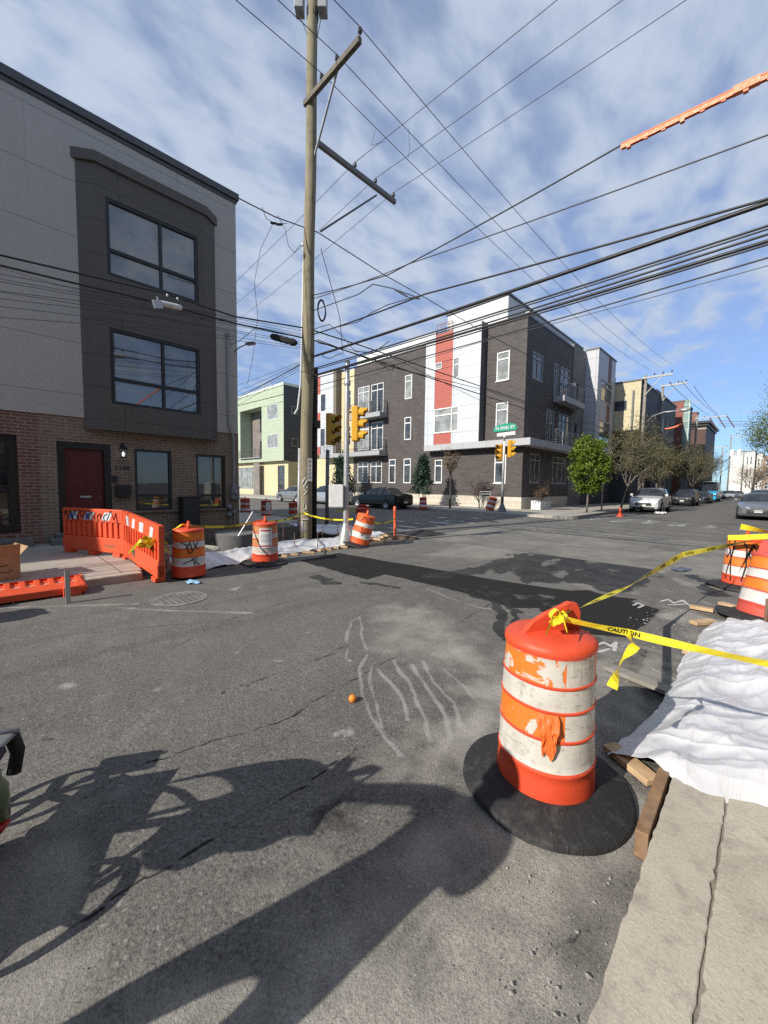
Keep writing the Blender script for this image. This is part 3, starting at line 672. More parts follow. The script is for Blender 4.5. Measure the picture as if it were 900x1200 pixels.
for z in (.72, 1.35, 2.3): mb.tube([(XA - .02, -0.6, z), (XA - .02, .40, z)], .009, 5)
mb.build('door_grille', BLACKFR, nb)
mb = MB(); mb.box((XA + .002, -.95, .12), (XA + .5, .70, .30)); mb.build('door_step', RISER, nb, bevel=.012)

# ---- dark brick apartment building on the far corner -------------------------------------------
XE, YF = -11.85, 25.0
apt = thing('corner_apartments', 'dark brick corner apartment building with white and red panelled bay', 'building', (-20, 32, 0))
zt = 12.62
fh = [(-13.97, -13.03, 8.83, 10.76), (-13.92, -13.02, 5.45, 7.35), (-13.90, -13.03, 1.86, 3.78), (-19.10, -18.38, 1.86, 3.65),
      (-22.40, -21.62, 8.81, 10.76), (-22.39, -21.64, 5.43, 7.31), (-22.40, -21.60, 1.80, 3.87), (-24.14, -23.34, 1.80, 3.87),
      (-28.30, -26.76, 8.30, 10.70), (-26.50, -24.92, 8.10, 10.68), (-28.28, -26.79, 4.85, 7.29), (-26.45, -24.92, 4.80, 7.28), (-28.27, -26.80, 1.80, 3.75), (-26.49, -25.0, 1.80, 3.73)]
mb = MB(); mb.facade((0, YF, 0), UX, NYm, -28.86, XE, 0.92, zt, fh, 0.16)
sh = [(25.98, 27.62, 8.9, 10.68), (29.58, 30.40, 8.35, 10.72), (30.80, 32.60, 8.30, 10.76), (28.49, 29.9, 4.95, 7.25), (30.76, 33.1, 4.95, 7.3), (26.15, 27.72, 1.88, 3.93), (29.98, 32.85, 1.88, 3.94)]
mb.facade((XE, 0, 0), UY, NX, YF, 33.2, 0.92, zt, sh, 0.16)
body_box(mb, -28.86, XE, YF, 44, 0.3, zt - 0.03, ('-y', '+x')); mb.quad((XE, 36, .3), (XE, 44, .3), (XE, 44, zt), (XE, 36, zt))
mb.build('brick_wall', DARKBRICK, apt)
mb = MB(); mb.facade((0, YF - .025, 0), UX, NYm, -28.86, XE + .025, 0.0, 0.92, [], .1); mb.facade((XE + .025, 0, 0), UY, NX, YF - .025, 33.2, 0.0, 0.92, [], .1)
mb.quad((-28.86, YF - .025, .92), (XE + .025, YF - .025, .92), (XE + .025, YF + .1, .92), (-28.86, YF + .1, .92)); mb.quad((XE - .1, YF, .921), (XE + .025, YF, .921), (XE + .025, 33.2, .921), (XE - .1, 33.2, .921)); mb.build('stone_base', STONE, apt)
mb = MB(); mb.facade((XE + .04, 0, 0), UY, NX, 33.2, 36.02, 0.0, 13.0, [(33.9, 34.6, 8.9, 10.1), (33.9, 34.6, 5.6, 6.9)], .15); mb.quad((XE + .04, 33.2, 0), (XE - .3, 33.2, 0), (XE - .3, 33.2, 13), (XE + .04, 33.2, 13)); mb.quad((XE - .3, 33.2, 13), (XE + .04, 33.2, 13), (XE + .04, 36, 13), (XE - .3, 36, 13)); mb.build('grey_stone_wall', GREYSTONE, apt)
for z0 in ((8.9, 10.1), (5.6, 6.9)): window(apt, (XE + .04, 0, 0), UY, NX, 33.9, 34.6, z0[0], z0[1], DARKGREY, GLASS_DARK, .1)
mb = MB(); mb.box((-28.9, YF - .04, zt + .003), (-19.3, YF + .3, zt + 0.10)); mb.box((-15.0, YF - .04, zt + .003), (XE + .04, YF + .3, zt + .11)); mb.box((XE - .3, YF + .3, zt + .003), (XE + .04, 33.2, zt + .11)); mb.build('parapet_cap', DARKGREY, apt)
# white roof storey set back
mb = MB(); mb.box((-18.5, YF + .45, zt), (-13.5, 40, 14.62)); pent = mb.build('roof_storey', panels('white_lap_siding', (0.62, 0.63, 0.62), 40, .2, .012, (.36, .37, .36), .5), apt)
mb = MB(); mb.box((-18.6, YF + .35, 14.623), (-13.4, 40.1, 14.75)); mb.build('roof_edge', DARKGREY, pent)
mb = MB(); mb.box((-28.86, YF + .32, zt + .005), (-19.5, YF + .5, 13.66)); mb.build('white_parapet', panels('white_lap_siding', (0.62, 0.63, 0.62), 40, .2), apt)
mb = MB(); mb.box((-13.49, YF + .6, zt), (XE - .35, 32.6, 12.95)); mb.box((XE - .36, YF + .35, 12.78), (XE - .10, 32.4, 13.12)); mb.build('roof_fascia', FLATGREY, apt)
mb = MB()
for k in range(5): mb.tube([(-19.35 + .35 * k, YF + .3, 13.0), (-19.35 + .35 * k, YF + .3, 14.1)], .025, 5)
mb.tube([(-19.35, YF + .3, 14.1), (-17.95, YF + .3, 14.1)], .03, 5); mb.build('roof_rail', plain('rusty_rail', (.30, .13, .06), .7), apt)
# white / red bay
YB = 24.29
bwin = [(-18.72, -16.48, 5.58, 7.42), (-17.07, -16.53, 9.44, 10.88), (-18.72, -18.10, 10.37, 10.85)]
mb = MB(); mb.facade((0, YB, 0), UX, NYm, -19.63, -14.80, 4.75, 12.95, bwin + [(-18.72, -17.12, 7.42, 10.37), (-18.72, -17.12, 10.85, 12.951), (-18.10, -17.12, 10.37, 10.85), (-18.72, -17.12, 4.749, 5.58)], 0.06)
mb.quad((-19.63, YF, 4.75), (-19.63, YB, 4.75), (-19.63, YB, 12.95), (-19.63, YF, 12.95)); mb.quad((-19.63, YB, 4.75), (-19.63, YF, 4.75), (-14.8, YF, 4.75), (-14.8, YB, 4.75))
mb.quad((-19.63, YB, 12.95), (-14.8, YB, 12.95), (-14.8, YF + .3, 12.95), (-19.63, YF + .3, 12.95))
bw_ = mb.build('panelled_bay', WHITEPAN, apt)
mb = MB(); mb.quad((-14.80, YB, 4.75), (-14.80, YF + .3, 4.75), (-14.80, YF + .3, 12.95), (-14.80, YB, 12.95)); mb.build('shaded_bay_side', DARKGREY, bw_)  # right side of the white bay, its shade put into the colour
R_ = YB + .03; mb = MB()
mb.add([(u, R_, z) for u, z in ((-18.72, 7.42), (-17.12, 7.42), (-17.12, 10.37), (-18.72, 10.37), (-17.12, 10.85), (-18.10, 10.85), (-18.10, 10.37), (-17.12, 12.95), (-18.72, 12.95), (-18.72, 10.85))], [(0, 1, 2, 6, 3), (6, 2, 4, 5), (9, 5, 4, 7, 8)]); mb.build('red_siding_strip', REDSIDING, bw_)
mb = MB(); mb.quad((-18.72, R_, 4.75), (-17.12, R_, 4.75), (-17.12, R_, 5.58), (-18.72, R_, 5.58)); mb.build('red_siding_strip', REDSIDING, bw_)
window(apt, (0, YB, 0), UX, NYm, *bwin[0], WHITEFR, GLASS_CURT, .05, .09, (.72,), (.72,)); window(apt, (0, YB, 0), UX, NYm, *bwin[1], WHITEFR, GLASS_CURT, .05, .06, (), (.66,)); window(apt, (0, YB, 0), UX, NYm, *bwin[2], WHITEFR, GLASS_CURT, .05, .06)
# canopy band above the ground floor, wrapping the corner
mb = MB(); mb.box((-19.63, YB - .02, 4.30), (-11.05, YF - .03, 4.745)); mb.box((XE + .03, YF - .03, 4.30), (-11.05, 35.9, 4.745)); mb.build('canopy', panels('pale_canopy_metal', (.42, .425, .43), 1.9, 2.0, .012, rough=.5), apt)
for i, h in enumerate(fh[:8]): window(apt, (0, YF, 0), UX, NYm, *h, WHITEFR, GLASS_CURT if i in (0, 1, 4) else GLASS_DARK, .08, .08, (), (.74,), WHITEFR if i < 4 else None)
for i, h in enumerate(fh[8:]): window(apt, (0, YF, 0), UX, NYm, *h, WHITEFR, GLASS_CURT if i in (0, 2) else GLASS_DARK, .08, .07, (.5,), (.78,))
for i, h in enumerate(sh): window(apt, (XE, 0, 0), UY, NX, *h, FLATGREY, GLASS_DARK, .08, .08, (.5,) if h[1] - h[0] < 2 else (.34, .67), (.78,))
def balcony(parent, x0, x1, y0, y1, z, th, bars_along, mat=FLATGREY, hgt=1.0, horiz=True, rail=STEEL):
    mb = MB(); mb.box((x0, y0, z - th), (x1, y1, z)); bl = mb.build('balcony', mat, parent, bevel=.01)
    mb = MB()
    if bars_along == 'x': E = [((x0, y1), (x0, y0)), ((x0, y0), (x1, y0)), ((x1, y0), (x1, y1))]
    else: E = [((x0, y0), (x1, y0)), ((x1, y0), (x1, y1)), ((x1, y1), (x0, y1))]
    for (ax, ay), (bx, by) in E:
        n = max(1, round(math.hypot(bx - ax, by - ay) / 1.1))
        ax += (x1 + x0 - 2 * ax) * .02; bx += (x1 + x0 - 2 * bx) * .02; ay += (y0 + y1 - 2 * ay) * .03; by += (y0 + y1 - 2 * by) * .03
        for k in range(n + 1): mb.tube([(ax + (bx - ax) * k / n, ay + (by - ay) * k / n, z), (ax + (bx - ax) * k / n, ay + (by - ay) * k / n, z + hgt)], .028, 5)
        for k in range(8): mb.tube([(ax, ay, z + .12 + k * .125), (bx, by, z + .12 + k * .125)], .02 if k == 7 else .011, 5)
    mb.build('railing', rail, bl)
    return bl
RAILD = plain('dark_rail', (.09, .09, .095), .5)
balcony(apt, -28.5, -24.35, 24.0, YF - .01, 7.95, .40, 'x', rail=RAILD); 
balcony(apt, -33.0, -24.35, 24.0, YF - .01, 4.62, .40, 'x', rail=RAILD)
balcony(apt, XE + .01, -11.05, 29.6, 33.9, 8.30, .42, 'y', rail=STEEL)
balcony(apt, XE + .01, -11.07, 28.5, 35.8, 4.76, .02, 'y', rail=STEEL)
for a_, b_ in (((XE + .02, 31.3, 9.45), (XE + .22, 31.55, 9.65)), ((XE + .02, 33.0, 9.6), (XE + .25, 33.35, 9.9))): mb = MB(); mb.box(a_, b_); mb.build('balcony_lamp', WHITEFR, apt, bevel=.03)
# ---- neighbour down the side street: white, red and yellow ---------------------------------
wr = thing('panelled_apartments', 'apartment building with yellow wall strip, brown fin and white bay with red strips', 'building', (-33, 30, 0))
mb = MB(); mb.facade((0, YF + .01, 0), UX, NYm, -36.2, -28.875, 0, 12.6, [(-30.0, -29.35, 8.8, 10.7), (-30.0, -29.35, 5.4, 7.3), (-31.6, -30.3, .3, 3.6)], .15); body_box(mb, -36.2, -28.875, YF + .01, 40, 0, 12.6, ('-y',)); mb.build('yellow_wall', YELPAINT, wr)
window(wr, (0, YF + .01, 0), UX, NYm, -30.0, -29.35, 8.8, 10.7, WHITEFR, GLASS_DARK, .1, .06, (), (.7,)); window(wr, (0, YF + .01, 0), UX, NYm, -30.0, -29.35, 5.4, 7.3, WHITEFR, GLASS_DARK, .1, .06, (), (.7,)); window(wr, (0, YF + .01, 0), UX, NYm, -31.6, -30.3, .3, 3.6, DARKGREY, GLASS_DARK, .1, .08, (.5,), (.75,), name='shop_door')
mb = MB(); mb.facade((0, 24.4, 0), UX, NYm, -35.6, -31.3, 4.65, 12.9, [(-33.37, -32.5, 9.0, 10.75), (-33.42, -32.58, 5.5, 7.3)], .08); mb.quad((-35.6, YF, 4.65), (-35.6, 24.4, 4.65), (-35.6, 24.4, 12.9), (-35.6, YF, 12.9)); mb.quad((-35.6, 24.4, 12.9), (-31.3, 24.4, 12.9), (-31.3, YF + .1, 12.9), (-35.6, YF + .1, 12.9)); mb.quad((-35.6, YF, 4.65), (-31.3, YF, 4.65), (-31.3, 24.4, 4.65), (-35.6, 24.4, 4.65)); wb2 = mb.build('white_bay', WHITEPAN, wr)
mb = MB(); mb.box((-31.298, 24.4, 4.66), (-30.84, YF + .4, 12.88)); mb.build('brown_fin', plain('brown_metal_fin', (.16, .13, .10), .6), wr)
for z0, z1 in ((4.66, 5.45), (7.35, 8.95), (10.8, 12.6)): mb = MB(); mb.quad((-34.2, 24.385, z0), (-33.42, 24.385, z0), (-33.42, 24.385, z1), (-34.2, 24.385, z1)); mb.build('red_siding_strip', REDSIDING, wb2)
window(wr, (0, 24.4, 0), UX, NYm, -33.37, -32.5, 9.0, 10.75, WHITEFR, GLASS_DARK, .05, .05); window(wr, (0, 24.4, 0), UX, NYm, -33.42, -32.58, 5.5, 7.3, WHITEFR, GLASS_DARK, .05, .05)
# ---- green block ---------------------------------------------------------------------------
gb = thing('green_apartments', 'pale green panelled apartment block with a deep balcony recess and yellow ground floor', 'building', (-48, 32, 0))
mb = MB(); mb.facade((0, YF, 0), UX, NYm, -58, -41.5, 4.38, 13.2, [(-45.33, -42.77, 9.45, 11.22), (-45.32, -42.79, 5.98, 7.65), (-52.75, -46.75, 4.95, 11.38)], .15); body_box(mb, -58, -41.52, YF, 29, 4.38, 13.2, ('-y', '+x')); mb.quad((-58, YF, 4.38), (-58, 29, 4.38), (-41.5, 29, 4.38), (-41.5, YF, 4.38))
mb.quad((-52.75, YF + .15, 4.95), (-52.75, YF + 1.7, 4.95), (-52.75, YF + 1.7, 11.38), (-52.75, YF + .15, 11.38)); mb.quad((-52.75, YF + .15, 11.38), (-52.75, YF + 1.7, 11.38), (-46.75, YF + 1.7, 11.38), (-46.75, YF + .15, 11.38)); mb.quad((-52.75, YF + 1.7, 4.95), (-52.75, YF + .15, 4.95), (-46.75, YF + .15, 4.95), (-46.75, YF + 1.7, 4.95)); mb.quad((-46.75, YF + 1.7, 4.95), (-46.75, YF + .15, 4.95), (-46.75, YF + .15, 11.38), (-46.75, YF + 1.7, 11.38)); mb.build('green_wall', GREENPAN, gb)
mb = MB(); mb.quad((-52.7, YF + 1.69, 4.96), (-46.8, YF + 1.69, 4.96), (-46.8, YF + 1.69, 11.37), (-52.7, YF + 1.69, 11.37)); mb.quad((-49, YF - .01, 0), (-47.4, YF - .01, 0), (-47.4, YF - .01, 4.3), (-49, YF - .01, 4.3)); mb.build('recess_wall', WEATHERWOOD, gb)
for z0 in (5.1, 8.5): window(gb, (0, YF + 1.69, 0), UX, NYm, -50.3, -48.3, z0, z0 + 2.3, DARKGREY, GLASS_DARK, -.01, .08, (.5,))
mb = MB(); mb.quad((-41.49, YF + .01, 4.38), (-41.49, 29, 4.38), (-41.49, 29, 13.19), (-41.49, YF + .01, 13.19)); mb.build('slate_side_wall', NAVY, gb)
for z0 in (9.9, 6.1): window(gb, (-41.48, 0, 0), UY, NX, 26.0, 26.9, z0, z0 + 1.0, FLATGREY, GLASS_DARK, -.02, .06)
mb = MB(); mb.box((-58.1, YF - .08, 13.2), (-41.4, 29, 13.5)); mb.build('cornice', GREENWHITE, gb)
window(gb, (0, YF, 0), UX, NYm, -45.33, -42.77, 9.45, 11.22, WHITEFR, GLASS_CURT, .05, .06, (.38,)); window(gb, (0, YF, 0), UX, NYm, -45.32, -42.79, 5.98, 7.65, WHITEFR, GLASS_CURT, .05, .06, (.38,))
mb = MB(); mb.facade((0, YF + .6, 0), UX, NYm, -58, -41.5, 0, 4.37, [(-43.9, -42.3, .1, 3.85), (-57, -49.1, .8, 3.8)], .15); body_box(mb, -58, -41.5, YF + .6, 29, 0, 4.3, ('-y',)); mb.build('yellow_ground_floor', YELPAINT, gb)
window(gb, (0, YF + .6, 0), UX, NYm, -43.9, -42.3, .1, 3.85, DARKGREY, GLASS_DARK, .1, .08, (), (.2, .4, .6, .8), name='garage_door'); window(gb, (0, YF + .6, 0), UX, NYm, -57, -49.1, .8, 3.8, FLATGREY, GLASS_CURT, .1, .08, (.2, .4, .6, .8))
balcony(gb, -52.7, -46.8, YF - .3, YF - .02, 5.0, .1, 'x', rail=RAILD)
# alley infill between the two
mb = MB(); mb.box((-41.4, 33, 0), (-36.3, 33.5, 7.5)); iw = mb.build('alley_house', YELPAINT, None); tag(iw, 'low yellow house end at the back of the alley beside the green block', 'house')

# ---- white panelled house up the main street ---------------------------------------------------
XW = -10.82
wh = thing('white_panel_house', 'pale grey panelled house with a dark red strip, next to the dark brick corner building', 'building', (-13, 38, 0))
mb = MB(); mb.quad((XE, 36, 4.7), (XW, 36, 4.7), (XW, 36, 13.1), (XE, 36, 13.1)); mb.facade((XW, 0, 0), UY, NX, 36, 40.9, 4.7, 13.1, [(36.95, 40.0, 9.05, 10.85), (36.95, 40.0, 5.4, 7.45)], .1)
mb.quad((XE, 40.9, 4.7), (XE, 40.9, 13.1), (XW, 40.9, 13.1), (XW, 40.9, 4.7)); mb.quad((XE - 3, 36, 13.1), (XW, 36, 13.1), (XW, 40.9, 13.1), (XE - 3, 40.9, 13.1)); mb.quad((XE, 36, 4.7), (XE, 40.9, 4.7), (XW, 40.9, 4.7), (XW, 36, 4.7)); mb.build('panelled_bay', WHITEPAN2, wh)
mb = MB(); mb.quad((XE + .05, 36.02, 0), (XE + .05, 45, 0), (XE + .05, 45, 4.7), (XE + .05, 36.02, 4.7)); mb.box((-20, 36.1, 4.7), (XE - .01, 45, 12.7)); mb.build('dark_ground_floor', NAVY, wh)
mb = MB(); mb.box((XE, 35.94, 13.103), (XW + .06, 40.96, 13.22)); mb.build('parapet_cap', DARKGREY, wh)
for z0, z1 in ((10.9, 13.05), (7.5, 9.0)): mb = MB(); mb.quad((XW + .01, 38.75, z0), (XW + .01, 39.65, z0), (XW + .01, 39.65, z1), (XW + .01, 38.75, z1)); mb.build('red_siding_strip', plain('maroon_siding', (.16, .05, .045), .6), wh)
for z0, z1 in ((9.05, 10.85), (5.4, 7.45)): window(wh, (XW, 0, 0), UY, NX, 36.95, 40.0, z0, z1, FLATGREY, GLASS_SKY, .06, .09, (.5,), (.7,))
# ---- yellow stone building ---------------------------------------------------------------------
ys = thing('yellow_stone_house', 'yellow split stone building with dark side, beyond the white panelled house', 'building', (-14, 49, 0))
mb = MB(); mb.facade((0, 41.2, 0), UX, NYm, -14, -8.79, 6.9, 11.2, [(-10.85, -9.84, 8.7, 9.6)], .12); mb.quad((-14, 41.2, 6.9), (-14, 50, 6.9), (-8.79, 50, 6.9), (-8.79, 41.2, 6.9)); mb.build('stone_front', YELSTONE, ys)
mb = MB(); mb.quad((-8.79, 41.2, 6.9), (-8.79, 50, 6.9), (-8.79, 50, 11.2), (-8.79, 41.2, 11.2)); mb.quad((-14, 41.2, 11.2), (-8.79, 41.2, 11.2), (-8.79, 50, 11.2), (-14, 50, 11.2)); mb.box((-14, 45.3, 0), (-10.3, 53, 6.89)); mb.box((-22, 45.2, 6.9), (-14.01, 56, 13.6)); mb.build('dark_wall', NAVY, ys)
mb = MB(); mb.box((-14.05, 41.13, 11.203), (-8.72, 50.05, 11.34)); mb.build('parapet_cap', DARKGREY, ys)
window(ys, (0, 41.2, 0), UX, NYm, -10.85, -9.84, 8.7, 9.6, DARKGREY, GLASS_DARK, .06, .06)
mb = MB(); mb.box((-9.42, 41.06, 6.9), (-9.28, 41.16, 10.4)); mb.build('downspout', DARKGREY, ys)
def far_house(name, label, x0, x1, y0, y1, z1, mfront, mside, wins=(), cap=DARKGREY, swins=()):
    h = thing(name, label, 'building', ((x0 + x1) / 2, (y0 + y1) / 2, 0))
    mb = MB(); mb.facade((0, y0, 0), UX, NYm, x0, x1, 0, z1, list(wins), .15); mb.build('front_wall', mfront, h)
    mb = MB(); mb.facade((x1, 0, 0), UY, NX, y0, y1, 0, z1, list(swins), .15); body_box(mb, x0, x1, y0, y1, 0, z1, ('-y', '+x')); mb.build('side_wall', mside, h)
    mb = MB(); mb.box((x0 - .08, y0 - .08, z1 + .003), (x1 + .1, y1 + .08, z1 + .18)); mb.build('parapet_cap', cap, h)
    for w in wins: window(h, (0, y0, 0), UX, NYm, *w, WHITEFR, GLASS_DARK, .1, .08, (), (.5,))
    for w in swins: window(h, (x1, 0, 0), UY, NX, *w, FLATGREY, GLASS_DARK, .1, .08, (), (.5,))
    return h
far_house('dark_terrace', 'dark slate sided terrace behind the yellow stone building', -20, -9.9, 53.1, 66, 12.6, NAVY, NAVY, (), DARKGREY, [(55 + 3 * k, 56.2 + 3 * k, z, z + 1.7) for k in range(4) for z in (1.5, 5, 8.6)])
rb = far_house('red_brick_house', 'red brick house end with a painted panel, above the bud coloured trees', -16, -9.35, 68, 76, 13.7, brick('far_red_brick', (.26, .075, .055), (.32, .10, .07), (.34, .22, .19), .3, .1), NAVY, [(-11.7, -10.6, 9.6, 11.1), (-11.7, -10.6, 6.5, 8.2)])
mb = MB(); mb.box((-9.34, 68.05, 6.0), (-8.6, 68.2, 13.9)); mb.build('painted_panel', panels('green_white_panel', (.26, .38, .34), .8, 1.1, .03, (.6, .62, .6), .6, .5), rb)
dk = far_house('cornice_house', 'dark brick row house with a heavy dark cornice and brick chimney', -17, -8.35, 84, 98, 12.4, brick('far_dark_brick', (.10, .05, .045), (.13, .065, .055), (.15, .11, .1), .3, .1), NAVY)
mb = MB(); mb.box((-17, 83.5, 12.58), (-7.8, 98, 12.95)); mb.box((-17, 83.7, 12.2), (-8.1, 98, 12.4)); mb.build('cornice', BLACKFR, dk)
mb = MB(); mb.box((-11.2, 88, 12.95), (-10.1, 89.4, 15.0)); mb.box((-11.3, 87.9, 15.0), (-10.0, 89.5, 15.2)); mb.build('chimney', brick('chimney_brick', (.24, .09, .07), (.28, .11, .08), (.3, .24, .2)), dk)
mb = MB(); mb.box((-16, 84.5, 12.96), (-11.6, 90, 14.4)); mb.build('white_roof_wall', WHITEMET, dk)
fw_ = far_house('white_mill', 'long white building closing the view at the end of the street', -9.0, -3.9, 150, 175, 12.4, panels('white_render', (.62, .60, .55), 8, 4, .03), NAVY, [(-5.6 + .75 * k, -5.2 + .75 * k, z, z + 2.2) for k in range(2) for z in (2.2, 5.6, 8.8)])
far_house('white_mill_wing', 'pale wing with tall dark windows beside the long white building', -3.88, -2.2, 152, 175, 11.9, panels('white_render', (.62, .60, .55), 8, 4, .03), NAVY, [(-3.4 + .7 * k, -3.0 + .7 * k, z, z + 2.0) for k in range(2) for z in (2.0, 5.2, 8.4)])
far_house('brown_mill', 'brown brick building behind the leafless tree at the right edge', -2.1, 14, 140, 170, 10.4, brick('far_brown_brick', (.26, .18, .12), (.30, .21, .14), (.3, .26, .2), .4, .14), NAVY, [(-1.6 + 1.5 * k, -.8 + 1.5 * k, z, z + 1.8) for k in range(5) for z in (2, 5, 7.8)])
# ---- unseen houses across the street, added to cut sky light (they show in the windows) ------
def across(label, x0, y0, y1, z1, mw):
    h = thing('unseen_terrace', label, 'house', (x0 + 5, (y0 + y1) / 2, 0))
    wins = [(y0 + 1.2 + 2.6 * k, y0 + 2.5 + 2.6 * k, z, z + 1.8) for k in range(int((y1 - y0 - 2) / 2.6)) for z in (1.1, 4.6, 8.0) if z + 2 < z1]
    mb = MB(); mb.facade((x0, 0, 0), UY, NXm, y0, y1, 0, z1, wins, .15); body_box(mb, x0, x0 + 11, y0, y1, 0, z1, ('-x',)); mb.build('wall', mw, h)
    mb = MB()
    for w in wins: mb.quad((x0 + .12, w[0], w[2]), (x0 + .12, w[1], w[2]), (x0 + .12, w[1], w[3]), (x0 + .12, w[0], w[3]))
    tag(mb.build('window_glazing', GLASS_DARK, h), kind='stuff')
    mb = MB(); mb.box((x0 - .25, y0, z1 + .003), (x0 + .3, y1, z1 + .5)); mb.build('cornice', WHITEFR, h)
AB = brick('opposite_red_brick', (.20, .085, .065), (.25, .11, .085), (.3, .25, .2))
across('unseen red brick terrace on the right side of the street, behind the photographer', 3.2, -44, -14, 12.5, AB)
across('unseen tan brick terrace on the right side of the street, beside the kerb slab', 3.2, -13.9, 5.4, 11.6, TANBRICK)
across('unseen tall red brick terrace on the right side beyond the side street', 3.4, 21, 48, 13.0, AB)
across('unseen grey rendered terrace far up the right side of the street', 3.8, 48.2, 96, 10.2, STUCCO)

# ------------------------------------------------------------------ traffic drums
def M_drum(name, base, wear=0.4, tint=(0.30, 0.28, 0.25), tear=None):
    m, t, b = newmat(name, 0.5, 0, 0.45); v = objc(t)
    f = t.noise(v, 5, 6, 0.7, 0.5); g = t.noise(v, 26, 5, 0.7); s = t.n('ShaderNodeMapping', {'Vector': v, 'Scale': (9, 9, 2.2)}); k = t.noise(s.outputs[0], 2.0, 5, .7)
    c = t.mix(t.ramp(f, .35, .7, 0, .35), base, [x * .72 for x in base]); c = t.mix(t.ramp(t.noise(v, 2.6, 8, .75, .9), .45, .72, 0, min(.75, wear * .85)), c, [x * .5 + y_ * .62 * .5 for x, y_ in zip(base, tint)])
    c = t.mix(t.ramp(g, .62 - .1 * wear, .80, 0, wear), c, tint)
    c = t.mix(t.ramp(k, .60, .78, 0, wear), c, tint); s2 = t.n('ShaderNodeMapping', {'Vector': v, 'Scale': (3, 3, 16), 'Rotation': (.2, .1, 0)}); c = t.mix(t.ramp(t.noise(s2.outputs[0], 2.4, 6, .75, .9), .58, .66, 0, wear * .8), c, [x * .55 for x in tint])
    if tear:
        q = t.noise(v, tear[1], 5, .6, .8); c = t.mix(t.ramp(q, tear[2], tear[2] + .018), c, tear[0])
        h = t.ramp(q, tear[2] - .01, tear[2] + .02)
    else: h = f
    t.put(b, 'Base Color', c); t.put(b, 'Normal', t.bump(t.math('ADD', h, t.math('MULTIPLY', f, 1.2)), .35, .006)); t.put(b, 'Roughness', t.ramp(g, .3, .8, .38, .7))
    return m
D_ORANGE = M_drum('orange_drum_plastic', (0.72, 0.080, 0.030), .28, (.45, .16, .09))
D_WHITE = M_drum('worn_white_sheeting', (0.62, 0.59, 0.54), .85, (.25, .20, .15), ((.72, .10, .035), 3.4, .665))
D_OSHEET = M_drum('torn_orange_sheeting', (0.80, 0.19, 0.020), .45, (.50, .36, .25), ((.56, .53, .48), 3.4, .545))
D_OSHEET2 = M_drum('orange_sheeting', (0.82, 0.20, 0.025), .22, (.40, .16, .08))
D_WHITE2 = M_drum('white_sheeting', (0.66, 0.64, 0.60), .35, (.35, .30, .25))
D_RED = M_drum('shaded_red_drum_plastic', (0.46, 0.055, 0.028), .3, (.25, .09, .06))
def M_rubber():
    m, t, b = newmat('drum_base_rubber', .75, 0, .4); v = objc(t)
    g = t.noise(v, 7, 7, .7, .6); f = t.noise(v, 45, 4)
    c = t.mix(t.ramp(g, .54, .74, 0, .38), (.020, .020, .021), (.15, .147, .14)); c = t.mix(t.ramp(f, .55, .75, 0, .3), c, (.10, .098, .092))
    s = t.n('ShaderNodeSeparateXYZ', {0: v}); an = t.math('ARCTAN2', s.outputs[1], s.outputs[0]); w = t.math('SINE', t.math('MULTIPLY', an, 44.0))
    t.put(b, 'Base Color', c); t.put(b, 'Normal', t.bump(t.math('ADD', t.math('MULTIPLY', t.ramp(w, .93, 1.0), 1.0), t.math('MULTIPLY', f, .4)), .6, .004)); return m
RUBBER = M_rubber()
PROF = [(.262, .045), (.256, .200), (.260, .205), (.260, .218), (.254, .224), (.249, .369), (.2535, .373), (.2535, .383), (.248, .387), (.243, .509), (.2475, .513), (.2475, .522), (.242, .526), (.238, .629), (.2425, .633), (.2425, .642), (.237, .646), (.233, .775), (.242, .790), (.240, .815), (.222, .832), (.17, .842), (.08, .850), (0.0, .853)]
